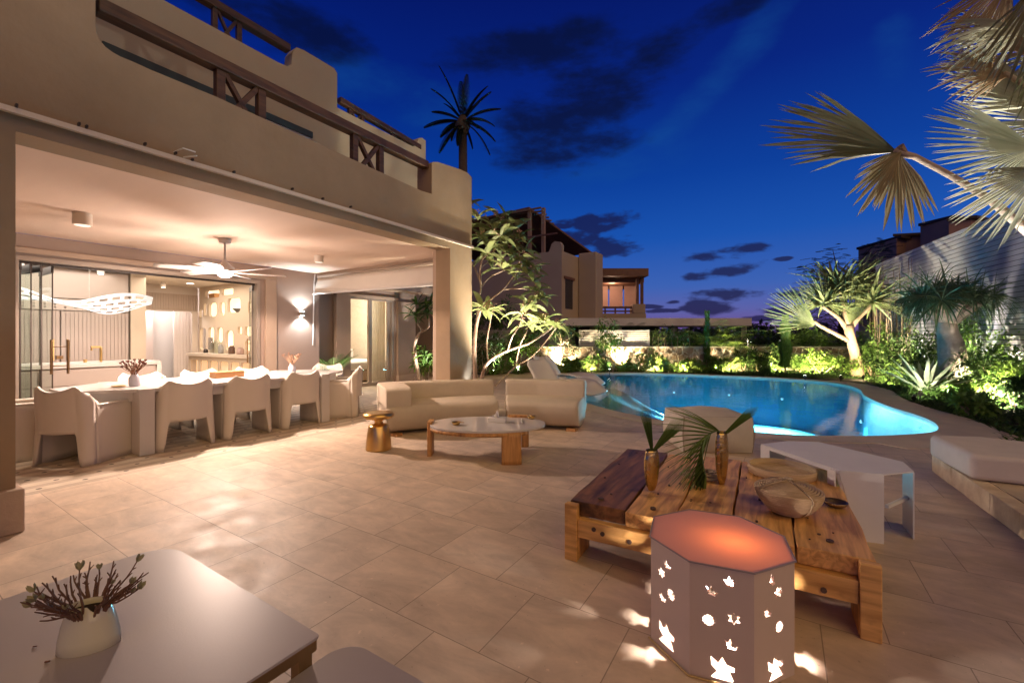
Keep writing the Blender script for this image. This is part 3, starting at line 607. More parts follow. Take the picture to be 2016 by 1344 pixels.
# niche wall
nich = [(230, 175, 415, 300), (445, 140, 600, 265), (150, 465, 200, 565), (210, 385, 250, 545), (275, 380, 380, 555), (415, 370, 485, 545), (525, 320, 695, 500), (795, 355, 880, 520), (160, 710, 235, 1000), (270, 700, 345, 915), (380, 705, 460, 900), (500, 745, 600, 1010), (655, 695, 715, 790), (750, 690, 890, 815), (755, 875, 825, 1015)]
def npt(zx, zy): q = PY(370 + zx * .1488, 540 + zy * .1488, 5.35); return (q.x, q.z)
def rrect(x0, x1, z0, z1, r, k=5):
    out = []
    for (cx, cz, a0) in ((x1 - r, z1 - r, 0), (x0 + r, z1 - r, 90), (x0 + r, z0 + r, 180), (x1 - r, z0 + r, 270)):
        for j in range(k + 1): t = R(a0 + 90 * j / k); out.append((cx + r * math.cos(t), cz + r * math.sin(t)))
    return out
hl = []
for (x0, y0, x1, y1) in nich:
    a = npt(x0, y0); b = npt(x1, y1); xa, xb = sorted((a[0], b[0])); za, zb = sorted((a[1], b[1]))
    if xb - xa < .05: continue
    zb = min(zb, 2.55)
    hl.append(rrect(xa, xb, za, zb, min(xb - xa, zb - za) * .30))
ns = thing('niche_shelf', 'cream wall shelf of rounded backlit niches at the right of the kitchen', 'shelf', (-11.8, 5.45, 0))
sub('niche_panel', plate([(-13.34, 0.93), (-9.14, 0.93), (-9.14, 2.655), (-13.34, 2.655)], hl, .06, lambda u, v, w_: (u, 5.38 + w_, v)), mat('niche_plaster', (.56, .45, .34), .7), ns)
mm = MB(); mm.box(-13.34, -9.14, 5.58, 5.62, 0, 2.655); sub('backlit_panel', mm, emat('backlit_cream', (1, .76, .46), 1.35), ns)
mm = MB(); mm.box(-13.34, -9.14, 5.41, 5.579, 1.74, 1.78); mm.box(-13.34, -9.14, 5.41, 5.579, .9, .93); sub('niche_board', mm, cab, ns)
mm = MB(); mm.box(-13.34, -9.14, 5.05, 5.40, .84, .925); sub('counter', mm, mat('counter_cream', (.62, .52, .42), .4), ns, bevel=.005)
hl2 = [rrect(x, x + .42, .12, .74, .05) for x in [-13.2 + .52 * i for i in range(8)]]
sub('lower_cabinet', plate([(-13.34, 0), (-9.14, 0), (-9.14, .84), (-13.34, .84)], hl2, .04, lambda u, v, w_: (u, 5.12 + w_, v)), mat('lower_niche', (.55, .44, .33), .6), ns)
mm = MB(); mm.box(-13.34, -9.14, 5.28, 5.32, 0, .84); sub('backlit_base', mm, emat('backlit_amber', (1, .56, .22), .55), ns)
# things on the shelves
def on_shelf(px, py): return PY(px, py, 5.32)
q = PY(423, 587, 5.5); bx = MB(); bx.box(q.x - .16, q.x + .16, 5.42, 5.56, q.z, q.z + .12)
tag(bx.build('wooden_box', wood_box, bevel=.006), 'small orange wooden box in a high backlit niche of the kitchen shelf', 'box')
q = PY(437, 620, 5.5); ck = MB(); ck.tube([(q.x, 5.44, q.z), (q.x, 5.47, q.z)], .12, 20); c0 = ck.build('dish', cab, bevel=.004); tag(c0, 'pale round plate leaning in the oval niche of the kitchen shelf', 'plate')
q = PY(468, 615, 5.5); bw = MB(); bw.lathe([(.03, 0), (.10, .07), (.12, .10), (.11, .10), (.03, .02)], 16, (q.x, 5.5, q.z)); tag(bw.build('bowl', mat('dark_bowl', (.12, .11, .1), .3), smooth=True), 'dark bowl in the tall niche beside the glass door, upper kitchen shelf', 'bowl')
q = PY(415, 677, 5.3); fr_ = MB(); fr_.box(q.x - .10, q.x + .10, 5.28, 5.31, 1.0, 1.32)
tag(fr_.build('picture_frame', mat('frame_grey', (.22, .18, .15), .5, var=.6, vscale=14), bevel=.004), 'small grey framed print standing on the kitchen shelf counter', 'frame')
for (px, hgt, rr, lab, mt) in ((405, .10, .05, 'small dark jar at the left end of the kitchen shelf counter', dark_metal), (421, .30, .09, 'clear glass dome jar beside the small framed print', glass), (430, .36, .07, 'tall clear glass jar behind the glass dome', glass), (435, .22, .06, 'grey lidded canister among the glass jars', mat('canister', (.25, .24, .23), .3)), (456, .20, .07, 'brown jug on the shelf counter left of the door handle', mat('brown_jug', (.10, .05, .03), .4)), (473, .16, .08, 'pinkish pot seen through the open glass door', mat('pink_pot', (.4, .28, .24), .5))):
    v = ray(px, 700); t_ = 5.2 / v.y; xx = v.x * t_
    m = MB(); m.lathe([(rr * .9, 0), (rr, .02), (rr, hgt * .75), (rr * .6, hgt * .92), (rr * .62, hgt)], 16, (xx, 5.2, .926)); tag(m.build('jar', mt, smooth=True), lab, 'jar', 'jars and pots on the kitchen shelf')
# island
isl = thing('kitchen_island', 'long cream kitchen island with thick white top behind the dining table', 'kitchen island', (-10.1, 1.1, 0))
m = MB(); m.box(-10.55, -9.72, -.9, 3.2, 0.06, .84); m.build('cabinet', cab, isl, world=True)
for (y0, y1) in ((-.88, .4), (.42, 1.75), (1.77, 3.0)):
    for (z0, z1_) in ((.56, .80), (.10, .53)):
        m = MB(); m.box(-9.719, -9.70, y0, y1, z0, z1_); m.build('drawer', cab, isl, world=True, bevel=.003)
m = MB(); m.box(-10.6, -9.66, -.9, 3.27, .842, .905); m.box(-10.6, -9.66, 3.20, 3.27, 0, .842); m.build('worktop', mat('white_quartz', (.80, .74, .68), .2), isl, world=True, bevel=.004)
tap = thing('kitchen_tap', 'brass tap with square spout on the kitchen island', 'tap', (-10.1, G(213, 715, .9).y * 0 + 2.55, .905))
m = MB(); m.tube([(0, 0, 0), (0, 0, .26)], .018, 12); m.beam((0, .0, .26), (0, -.13, .26), .035, .035); m.tube([(0, -.12, .24), (0, -.12, .2)], .014, 10); m.build('spout', brass, tap, bevel=.003)
m = MB(); m.tube([(0, -.2, 0), (0, -.2, .05)], .025, 12); m.build('knob', brass, tap)
# downlights and spots in kitchen
def clight(x, y, z, label, r=.06, hgt=.1, power=14, col=(1, .86, .68), grp='round ceiling lights', on=1):
    t = thing('ceiling_light', label, 'ceiling light', (x, y, z - hgt), 0, grp)
    m = MB(); m.lathe([(r, 0), (r, hgt - .002)], 24); m.build('housing', mat('light_body', (.80, .72, .62), .4) if z > 2.7 else white_pl, t, bevel=.003)
    if on:
        m = MB(); m.lathe([(r * .8, -.004), (r * .8, -.001)], 20); m.build('lens', emat('warm_lens', col, 6 if z < 2.7 else .9), t)
        if power: lamp('ceiling_light_lamp', 'SPOT', (x, y, z - hgt - .02), power, col, t, radius=.04, target=(x, y, 0), angle=130, blend=.8)
    return t
clight(-6.85, 1.57, 2.772, 'white round ceiling light on the terrace ceiling left of the fan', .085, .14, 60)
clight(-6.9, 4.6, 2.772, 'white round ceiling light on the terrace ceiling right of the fan', .075, .12, 50)
for i, (x, y, lab) in enumerate(((-11.0, 1.75, 'square kitchen spot above the left part of the lamp ribbon'), (-10.9, 2.75, 'kitchen spot hanging right above the end of the lamp ribbon'), (-12.6, 4.3, 'kitchen ceiling spot in front of the ribbed lintel'))):
    clight(x, y, 2.655, lab, .05, .13, 30, (1, .84, .68), 'kitchen ceiling spots')
for i, (x, y, lab) in enumerate(((-9.9, 1.95, 'flush white kitchen ceiling light seen left of centre in the opening'), (-9.9, 2.55, 'flush white kitchen ceiling light above the middle of the lamp ribbon'), (-12.2, 4.7, 'flush white kitchen ceiling light before the niche wall'))):
    clight(x, y, 2.655, lab, .09, .02, 22, (1, .87, .74), 'flush kitchen ceiling lights')
lamp('kitchen_glow', 'AREA', (-10.7, 1.6, 2.6), 48, (1, .88, .77), villa, target=(-10.7, 1.6, 0), size=1.6, size_y=3.0)
lamp('kitchen_glow', 'AREA', (-11.4, 4.3, 2.6), 60, (1, .86, .70), villa, target=(-11.4, 4.3, 0), size=2.0, size_y=1.4)
lamp('hall_light', 'POINT', (-14.2, 4.6, 2.3), 100, (1, .9, .85), villa, radius=.15)
lamp('bedroom_light', 'POINT', (-11.2, 7.9, 2.3), 380, (1, .84, .68), villa, radius=.2)
# chandelier: a perforated ribbon of light waving above the island
ch = thing('ribbon_chandelier', 'glowing white perforated ribbon lamp waving above the kitchen island', 'chandelier', (-10.1, 2.4, 1.95))
def rib(u, v):
    y = -1.15 + 2.05 * u; k_ = 1 - .55 * abs(2 * u - 1) ** 2.5
    a = R(38) + R(30) * math.cos(u * 7.2 + .4)
    wv = (v - .5) * .62 * k_; zc = .07 * math.cos(u * 6.6 - .5) - .04
    return (-wv * math.cos(a) + .10 * math.sin(u * 5), y + .10 * (v - .5), zc + wv * math.sin(a) * .75 + .05 * (2 * v - 1) ** 2)
m = MB(); nu, nv = 72, 9
m.grid(rib, nu, nv)
fs = []
for i in range(nu):
    for j in range(nv):
        if (j % 2 == 1) and ((i + (j // 2) * 3) % 6 < 4) and 1 < i < nu - 3: continue
        fs.append(m.f[i * nv + j])
m.f = fs; m.build('ribbon', emat('lamp_ribbon', (.93, .95, 1), .34), ch, smooth=True, solid=.004)
for yy_ in (-1.0, 0, .75):
    m = MB(); m.tube([(0, yy_, .02), (0, yy_, .70)], .003, 5); m.build('cord', white_pl, ch)
lamp('chandelier_lamp', 'POINT', (-10.1, 2.2, 1.45), 8, (.95, .96, 1), ch, radius=.25)
# folding glass doors, stacked at the left
def gdoor(y, ang, lab, wdt=.75, hinge=1, handle=True):
    t = thing('glass_door', lab, 'glass door', (-8.97, y, 0), R(ang), 'folding glass doors')
    m = MB(); m.box(-wdt, 0, -.005, .005, .1, 2.27); m.build('door_pane', glass, t)
    m = MB(); m.box(-wdt, 0, -.014, .014, 2.27, 2.37); m.build('top_clamp', dark_metal, t, bevel=.003)
    m = MB(); m.box(-wdt, 0, -.014, .014, .01, .1); m.build('bottom_clamp', dark_metal, t, bevel=.003)
    m = MB(); m.box(-wdt - .004, -wdt + .006, -.007, .007, .1, 2.27); m.box(-.006, .004, -.007, .007, .1, 2.27); m.build('edge_seal', mat('seal', (.05, .03, .02), .5), t)
    if handle:
        m = MB()
        for s_ in (-.05, .05):
            m.tube([(-wdt + .09, s_, .80), (-wdt + .09, s_, 1.30)], .014, 10)
        for z_ in (.9, 1.2): m.tube([(-wdt + .09, -.05, z_), (-wdt + .09, .05, z_)], .007, 8)
        m.build('handle', mat('bronze_handle', (.28, .17, .08), .35, metal=.9), t)
    return t
gdoor(1.43, 6, 'first folded glass door leaf nearest the left wall of the opening', .7, handle=False)
gdoor(1.53, 4, 'second folded glass door leaf in the stack at the left', .7, handle=False)
gdoor(1.63, 8, 'third folded glass door leaf in the stack at the left', .7, handle=False)
g4 = gdoor(1.74, 0, 'folded glass door leaf with the long bronze handles, right end of the stack', .7, handle=False)
m = MB()
for s_ in (-.06, .10):
    m.tube([(.02 + s_ * .4, s_ + .05, .80), (.02 + s_ * .4, s_ + .05, 1.30)], .016, 10)
for z_ in (.92, 1.2): m.tube([(.0, -.01, z_), (.05, .15, z_)], .007, 8)
m.box(-.0, .06, .03, .1, 1.02, 1.07); m.build('handle', mat('bronze_handle', (.28, .17, .08), .35, metal=.9), g4)
gdoor(4.53, -22, 'single glass door standing open at the right end before the niche wall', .62)
# sconce
sc_ = thing('wall_sconce', 'small up and down wall lamp throwing white fans of light on the terrace wall', 'wall lamp', (-8.9, 5.5, 1.83))
m = MB(); m.box(.002, .09, -.05, .05, -.03, .05); m.build('body', alu, sc_, bevel=.006)
for s_, e_ in ((1, 150), (-1, 150)):
    m = MB(); m.box(.02, .08, -.035, .035, .052 if s_ > 0 else -.036, .056 if s_ > 0 else -.032); m.build('lens', emat('sconce_lens', (.9, .97, 1), 30), sc_)
    lamp('sconce_lamp', 'SPOT', (-8.82, 5.5, 1.84 + s_ * .05), 62, (.86, .95, 1), sc_, radius=.02, target=(-8.86, 5.5, 1.84 + s_ * 1.0), angle=122, blend=.5)
# blind
bl = thing('roller_blind', 'half lowered cream roller blind across the far end of the terrace', 'blind', (-6.9, 5.86, 2.1))
aL = (-8.80, 5.84); aR = (-4.93, 5.84)
m = MB(); m.grid(lambda u, v: (aL[0] + (aR[0] - aL[0]) * u, 5.84 - .10 * (1 - v) - .010 * math.sin(u * 34) * (1 - v) * (u ** 1.5), 2.30 - .03 * u + (.36 + .01 * u) * v), 120, 4); m.build('fabric', mat('blind_fabric', (.82, .76, .68), .8, var=.03), bl, world=True, smooth=True, solid=.004)
m = MB(); m.tube([(aL[0], 5.73, 2.29), (aR[0], 5.73, 2.26)], .022, 10); m.build('bottom_bar', white_mt, bl, world=True)
m = MB(); m.tube([(aL[0], 5.85, 2.69), (aR[0], 5.85, 2.69)], .035, 10); m.build('roller', alu, bl, world=True)
m = MB(); m.tube([(aL[0] - .04, 5.80, 2.74), (aL[0] - .04, 5.78, 2.55), (aL[0] - .03, 5.74, 1.15)], .012, 6); m.build('crank', white_mt, bl, world=True)
# ceiling fan
fan = thing('ceiling_fan', 'white ceiling fan with lit bowl hanging over the dining table', 'ceiling fan', (-6.87, 3.08, 2.772))
fw = mat('fan_white', (.80, .74, .70), .4)
m = MB(); m.lathe([(.07, -.07), (.075, -.06), (.075, 0)], 20); m.build('canopy', fw, fan, smooth=True)
m = MB(); m.lathe([(.014, -.34), (.014, -.07)], 10); m.build('rod', fw, fan)
m = MB(); m.lathe([(.10, -.50), (.125, -.47), (.12, -.42), (.06, -.37), (.03, -.33), (.018, -.31)], 28); m.build('motor', fw, fan, smooth=True)
for k_ in range(6):
    a_ = R(k_ * 60 + 14); ca, sa = math.cos(a_), math.sin(a_)
    def bf(u, v):
        r_ = .10 + u * .70; wv = (v - .5) * (.05 + .13 * min(1, u * 1.7)) * (1 if u < .93 else 1 - (u - .93) * 3)
        off = wv + .05 * math.sin(u * 3); return (r_ * ca - off * sa, r_ * sa + off * ca, -.47 + (v - .5) * .035)
    m = MB(); m.grid(bf, 14, 3); m.build('blade', fw, fan, smooth=True, solid=.01)
m = MB(); m.lathe([(.002, -.565), (.05, -.56), (.085, -.54), (.10, -.502)], 24, cap=False); m.build('lamp_bowl', emat('fan_bowl', (1, .9, .86), 9), fan, smooth=True)
lamp('fan_lamp', 'SPOT', (-6.87, 3.08, 2.772 - .60), FANP, (1, .74, .60), fan, radius=.06, target=(-6.87, 3.08, 0), angle=168, blend=.12)
lamp('fan_glow', 'POINT', (-6.87, 3.08, 2.772 - .64), 135, (1, .78, .66), fan, radius=.16)
# ================================================================ DINING
def curve_poly(pts, per=4): return smooth_ring(pts, per)
tp = [(-6.15, 1.95), (-6.15, 4.25), (-6.6, 4.85), (-7.1, 4.85), (-7.55, 4.25), (-7.55, 1.95), (-7.1, 1.35), (-6.6, 1.35)]
dt = thing('dining_table', 'long glossy white dining table with chamfered ends under the ceiling fan', 'dining table', (-6.85, 3.1, 0))
m = MB(); m.prism(tp, .71, .75); m.build('tabletop', white_gl, dt, world=True, bevel=.006)
m = MB(); m.prism([(-6.85 + (x + 6.85) * .9, 3.1 + (y - 3.1) * .94) for x, y in tp], .60, .708); m.build('apron', white_gl, dt, world=True)
for (y0, y1) in ((1.87, 2.01), (4.13, 4.27)):
    for (x0, x1) in ((-6.50, -6.12), (-7.58, -7.2)):
        m = MB(); m.box(x0, x1, y0, y1, 0, .752); m.build('leg', white_gl, dt, world=True, bevel=.006)
chair_m = mat('chair_plastic', (.76, .68, .60), .28, var=.02)
def make_chair():
    t = thing('dining_chair', 'x', 'chair')
    path = []                                   # plan of the shell from left arm front round the back to the right arm front
    def plan(s):                                # s in [-1, 1]
        a = abs(s); sgn = 1 if s > 0 else -1
        if a < .42: x = a / .42 * .20; y = -.285 + .055 * (a / .42) ** 2
        elif a < .56: q = (a - .42) / .14; x = .20 + .075 * math.sin(q * math.pi / 2); y = -.23 + .07 * (1 - math.cos(q * math.pi / 2))
        else: q = (a - .56) / .44; x = .275 + .012 * q; y = -.16 + .43 * q
        return sgn * x, y
    def top(s):
        a = abs(s)
        if a < .40: return .775 + .055 * (a / .40) ** 2
        if a < .66: q = (a - .40) / .26; return .83 - .215 * (3 * q * q - 2 * q ** 3)
        return .615 + .012 * (a - .66)
    def P(s, z):
        x, y = plan(s); k_ = z / .8; lean = -.045 * max(0, k_ - .55) / .45 if abs(s) < .5 else 0
        fl = 1 + .10 * (1 - min(1, k_)) * (1 if abs(s) < .6 else .15)
        return (x * fl, y * (1 + (.16 * (1 - min(1, k_)) if abs(s) < .55 else 0)) + lean, z)
    def strip(s0, s1, n_, bot, nz=8):
        m = MB(); m.grid(lambda u, v: P(s0 + (s1 - s0) * u, bot(s0 + (s1 - s0) * u) + (top(s0 + (s1 - s0) * u) - bot(s0 + (s1 - s0) * u)) * v), n_, nz); return m
    def bb(s):                                   # arch between the rear legs
        a = abs(s); return 0.0 if a > .43 else (.06 + .28 * min(1, (.43 - a) / .05) ** .5)
    m = strip(-.56, .56, 60, bb, 12); m.build('backrest', chair_m, t, smooth=True, solid=.026)
    for sg_ in (-1, 1):
        m = strip(sg_ * .56, sg_, 14, lambda s: 0.0, 8); m.build('side_panel', chair_m, t, smooth=True, solid=.022)
        m = MB(); m.beam((sg_ * .255, -.16, .615), (sg_ * .268, .265, .62), .075, .02); m.build('armrest', chair_m, t, bevel=.008)
    m = MB(); m.box(-.262, .262, -.225, .25, .405, .44); m.build('seat', chair_m, t, bevel=.012)
    return t
ch0 = make_chair(); used = [False]
def place(x, y, face, label, group):
    c_ = ch0 if not used[0] else copy_tree(ch0); used[0] = True
    c_.location = (x, y, 0); c_.rotation_euler = (0, 0, math.atan2(face[1], face[0]) - math.pi / 2); c_['label'] = label; c_['group'] = group
gn = 'white plastic chairs around the dining table'
place(-6.37, 2.34, (-1, .02), 'white dining chair back to the terrace, between the table leg and the wooden box', gn)
place(-6.37, 3.06, (-1, 0), 'white dining chair with its back to the terrace, right in front of the wooden box', gn)
place(-6.37, 3.82, (-1, -.03), 'white dining chair with its back to the terrace, nearest the right table leg', gn)
place(-6.50, 1.50, (-.5, .84), 'white dining chair showing its flat side at the near left corner', gn)
place(-7.20, 1.22, (.12, 1), 'white dining chair half hidden behind another at the left head of the table', gn)
place(-6.42, 4.72, (-.66, -.75), 'white dining chair seen side on at the right end of the table', gn)
place(-7.62, 2.42, (1, 0), 'far side dining chair behind the left flower vase', gn)
place(-7.62, 3.16, (1, 0), 'far side dining chair between the left flower vase and the wooden box', gn)
place(-7.62, 3.95, (1, 0), 'far side dining chair just right of the wooden box', gn)
place(-7.35, 5.02, (.62, -.75), 'far side dining chair below the wall lamp, right of the right flower vase', gn)
# box and vases on the table
q = G(447, 742, .752); m = MB(); m.box(q.x - .10, q.x + .10, q.y - .19, q.y + .19, .752, .752 + .085); tag(m.build('wooden_box', wood_box, bevel=.004), 'long orange wooden box on the dining table', 'box')
q = G(655, 735, .752)
for k_ in range(4):
    m = MB(); x, y = -6.75 + .07 * (k_ % 2), 4.55 + .08 * (k_ // 2); m.lathe([(.022, 0), (.028, .09), (.026, .09), (.02, .006)], 14, (x, y, .752)); tag(m.build('drinking_glass', glass, smooth=True), 'clear drinking glass in the small group at the right end of the dining table', 'glass', 'glasses on the dining table')
m = MB(); m.lathe([(.06, 0), (.07, .012), (.06, .014)], 20, (-6.7, 1.85, .752)); tag(m.build('ashtray', brass, smooth=True), 'tiny round dish on the left part of the dining table', 'dish')
twig_m = mat('dry_twig', (.16, .07, .035), .7, var=.3, vscale=30)
bud_m = leafmat('bud_green', (.26, .22, .12), (.42, .38, .22), tl=.15)
bud_r = leafmat('dry_petal', (.22, .10, .06), (.50, .34, .24), tl=.15)
def bouquet(t, zc, n_, ln, spread, bud, budm, tw, sx=1.0, seed=1, base=.02, thick=.0022):
    rnd = random.Random(seed); m = MB(); b = MB()
    for i in range(n_):
        a = rnd.random() * 2 * math.pi; e_ = rnd.uniform(.15, spread); L_ = ln * rnd.uniform(.55, 1)
        d_ = Vector((math.cos(a) * e_ * sx, math.sin(a) * e_, rnd.uniform(.35, 1))).normalized()
        p = Vector((math.cos(a) * base * sx, math.sin(a) * base, zc)); pts = [p - Vector((0, 0, .03))]
        for q_ in range(5):
            p = p + d_ * L_ / 5; d_ = (d_ + Vector((rnd.uniform(-.2, .2), rnd.uniform(-.2, .2), rnd.uniform(-.05, .2)))).normalized(); pts.append(p.copy())
        m.tube(pts, [thick * (1.5 - .8 * k_ / 5) for k_ in range(6)], 5)
        for q_ in range(2, 5):
            dd = (d_ + Vector((rnd.uniform(-1, 1), rnd.uniform(-1, 1), rnd.uniform(-.2, .6)))).normalized(); m.tube([pts[q_], pts[q_] + dd * L_ * .14], [thick, thick * .6], 4)
        if i % bud == 0:
            for z_ in range(5): aa = z_ * 1.25; sd = Vector((math.cos(aa), math.sin(aa), .0)); b.leaf(p, (d_ * 2 + sd * .9), sd, L_ * .22, L_ * .11, -.2, 3)
    m.build('twigs', tw, t); b.build('blossom', budm, t, smooth=True)
for (px, py, lab, sd, tw, bm_) in ((265, 760, 'white bottle vase of dry reddish flowers on the left part of the dining table', 3, twig_m, mat('dry_red', (.20, .06, .04), .7)), (575, 735, 'white bottle vase of pale dry flowers on the right part of the dining table', 4, mat('pale_twig', (.45, .28, .18), .7), bud_r)):
    q = G(px, py, .752); t = thing('flower_vase', lab, 'vase', q, 0, 'vases on the dining table')
    m = MB(); m.lathe([(.046, 0), (.055, .02), (.057, .10), (.03, .14), (.028, .17), (.032, .175), (.024, .16)], 24, cap=False); m.build('vase', mat('vase_white', (.62, .60, .66), .3), t, smooth=True)
    bouquet(t, .16, 26, .17, 1.0, 1, bm_, tw, seed=sd, thick=.0035)

# ================================================================ LOUNGE
def sofa_seg(name, label, front, dvec, depth, H=.66, seat=.42, arm=None, grp=None):
    cen = sum((Vector(p) for p in front), Vector((0, 0))) / len(front)
    t = thing(name, label, 'sofa', (cen.x, cen.y, 0), 0, grp)
    n_ = len(front) - 1
    fr = [Vector(p) for p in front]; dv = [Vector(d_).normalized() for d_ in dvec]
    def at(u):
        x = u * n_; i = min(int(x), n_ - 1); f_ = x - i; return fr[i].lerp(fr[i + 1], f_), dv[i].lerp(dv[i + 1], f_).normalized()
    def block(d0, d1, z0, z1, u0=0, u1=1, inset=.0, bul=.0, nseg=14, r=.06):
        # rounded block following the front line; section is a superellipse-like loop
        sec = []; zc = (z0 + z1) / 2; dc = (d0 + d1) / 2; hd = (d1 - d0) / 2; hz = (z1 - z0) / 2; K = 28
        for k_ in range(K):
            a = 2 * math.pi * k_ / K; c_, s_ = math.cos(a), math.sin(a); e_ = .38
            sec.append((dc + hd * math.copysign(abs(c_) ** e_, c_), zc + hz * math.copysign(abs(s_) ** e_, s_)))
        m = MB(); us = [0, .006, .02, .045] + [.08 + .84 * i / nseg for i in range(nseg + 1)] + [.955, .98, .994, 1]
        sc_ = [.80, .90, .96, .99] + [1] * (nseg + 1) + [.99, .96, .90, .80]
        for uu, kk in zip(us, sc_):
            p, d_ = at(u0 + (u1 - u0) * uu)
            for (dd, z_) in sec:
                dd2 = dc + (dd - dc) * (1 - (1 - kk) * .35 * 1.2); z2 = zc + (z_ - zc) * (1 - (1 - kk) * .35)
                low = max(0, (.30 - z2)) * inset
                q_ = p + d_ * (dd2 + (low if dd < dc else -low)); m.v.append((q_.x, q_.y, z2))
        for i in range(len(us) - 1):
            for k_ in range(K):
                a = i * K + k_; b = i * K + (k_ + 1) % K; m.f.append((a, b, b + K, a + K))
        m.f.append(tuple(range(K))[::-1]); m.f.append(tuple((len(us) - 1) * K + k_ for k_ in range(K)))
        return m
    m = block(0, depth, .03, seat, inset=.45); m.build('seat', fabric, t, world=True, smooth=True)
    m = block(depth - .25, depth + .015, .16, H); m.build('backrest', fabric, t, world=True, smooth=True)
    if arm is not None:
        m = block(.06, depth - .02, .30, H - .01, arm[0], arm[1], nseg=4); m.build('armrest', fabric, t, world=True, smooth=True)
    for u_ in (.08, .92):
        p, d_ = at(u_); 
        for dd in (.12, depth - .12):
            q_ = p + d_ * dd; m = MB(); m.box(q_.x - .07, q_.x + .07, q_.y - .05, q_.y + .05, 0, .035); m.build('foot', wood_box, t, world=True)
    return t
fA = [(-4.42, 3.93), (-4.12, 4.42), (-3.80, 4.82), (-3.46, 5.16)]
dA = [(-.84, .54), (-.80, .60), (-.74, .67), (-.66, .75)]
sofa_seg('sofa_section', 'long curved cream sofa section with a rounded arm at its left end', fA, dA, .92, arm=(0, .20), grp='curved cream sofa')
fB = [(-3.36, 5.20), (-3.0, 5.40), (-2.42, 5.58)]
dB = [(-.56, .83), (-.42, .90), (-.26, .965)]
sofa_seg('sofa_section', 'shorter armless cream sofa section on the pool side of the gap', fB, dB, .92, grp='curved cream sofa')
# brass drum table
t = thing('side_table', 'polished brass side table with mushroom top beside the sofa arm', 'side table', (-4.1, 3.52, 0))
m = MB(); m.lathe([(.150, 0), (.150, .012), (.136, .16), (.118, .27), (.105, .295), (.06, .305)], 14); m.build('base', brass, t, smooth=True)
m = MB(); m.lathe([(.058, .30), (.045, .33), (.06, .355), (.06, .36)], 28); m.build('neck', brass, t, smooth=True)
m = MB(); m.lathe([(.06, .358), (.15, .372), (.182, .40), (.182, .415), (.165, .438), (.13, .442)], 36); m.build('top', brass, t, smooth=True)
# coffee table
cc = G(960, 831, .37); t = thing('coffee_table', 'oval white coffee table held by rough log slabs, in front of the sofa', 'coffee table', (cc.x, cc.y, 0), YAW)
ov = [(.66 * math.cos(a) * (1 + .05 * math.sin(a)), .42 * math.copysign(abs(math.sin(a)) ** .9, math.sin(a))) for a in [2 * math.pi * k_ / 56 for k_ in range(56)]]
m = MB(); m.prism(ov, .335, .36); m.build('tabletop', mat('table_glass_white', (.62, .58, .56), .06), t, bevel=.004)
m = MB(); m.tube([(x * .97, y * .97, .315) for x, y in ov[22:50]], .022, 8); m.build('rim_frame', wood_z, t, smooth=True)
def slab(x, y, w_, d_, a, h_, nm='leg', sd=0):
    rnd = random.Random(sd); m = MB(); n_ = 20
    prof_ = []
    for k_ in range(n_):
        q_ = 2 * math.pi * k_ / n_; c_, s_ = math.cos(q_), math.sin(q_)
        prof_.append((math.copysign(abs(c_) ** .5, c_) * w_ / 2 * rnd.uniform(.93, 1.04), math.copysign(abs(s_) ** .5, s_) * d_ / 2 * rnd.uniform(.9, 1.08)))
    rings = 7; b0 = 0
    for r_ in range(rings + 1):
        for (px_, py_) in prof_:
            k2 = 1 + rnd.uniform(-.012, .012); X_ = px_ * k2; Y_ = py_ * k2; m.v.append((x + X_ * math.cos(a) - Y_ * math.sin(a), y + X_ * math.sin(a) + Y_ * math.cos(a), h_ * r_ / rings))
    for r_ in range(rings):
        for k_ in range(n_): a_ = r_ * n_ + k_; b_ = r_ * n_ + (k_ + 1) % n_; m.f.append((a_, b_, b_ + n_, a_ + n_))
    m.f.append(tuple(range(n_))[::-1]); m.f.append(tuple(rings * n_ + k_ for k_ in range(n_)))
    return m
slab(-.655, .02, .06, .20, 0, .385, sd=1).build('leg', wood_z, t)
slab(.27, -.36, .215, .075, .05, .333, sd=2).build('leg', wood_z, t, smooth=True)
slab(.36, .38, .26, .07, -.1, .385, sd=3).build('leg', wood_z, t)
def at_table(px, py, z): return G(px, py, z)
q = G(898, 836, .36); m = MB(); m.lathe([(.035, 0), (.05, .03), (.052, .035), (.04, .018)], 18, q); m.tube([q + Vector((.03, 0, .03)), q + Vector((.09, .02, .035))], .004, 5); tag(m.build('ashtray', brass, smooth=True), 'brass ashtray on the left half of the oval coffee table', 'ashtray')
q = G(1046, 824, .36); m = MB(); m.lathe([(.03, 0), (.045, .015), (.055, .03), (.04, .012)], 18, q); m.lathe([(.012, .01), (.02, .035), (.002, .05)], 10, q); tag(m.build('ashtray', brass, smooth=True), 'small brass bowl on the right end of the oval coffee table', 'ashtray')
q = G(978, 830, .36); t2 = thing('tissue_box', 'white tissue box on the oval coffee table', 'tissue box', q, YAW - .1)
m = MB(); m.box(-.10, .10, -.045, .045, 0, .05); m.build('box', white_mt, t2, bevel=.003)
m = MB(); m.grid(lambda u, v: (-.05 + .08 * u, -.02 + .03 * math.sin(u * 9 + v * 3), .05 + .06 * v * (1 - .4 * math.sin(u * 6))), 12, 6); m.build('tissue', mat('tissue', (.8, .75, .72), .9), t2, smooth=True)
q = G(1025, 829, .36); m = MB(); m.beam(q + Vector((-.05, .10, .006)), q + Vector((.07, -.09, .006)), .012, .01); tag(m.build('paper_roll', white_mt), 'thin white stick lying on the oval coffee table beside the small brass bowl', 'stick')
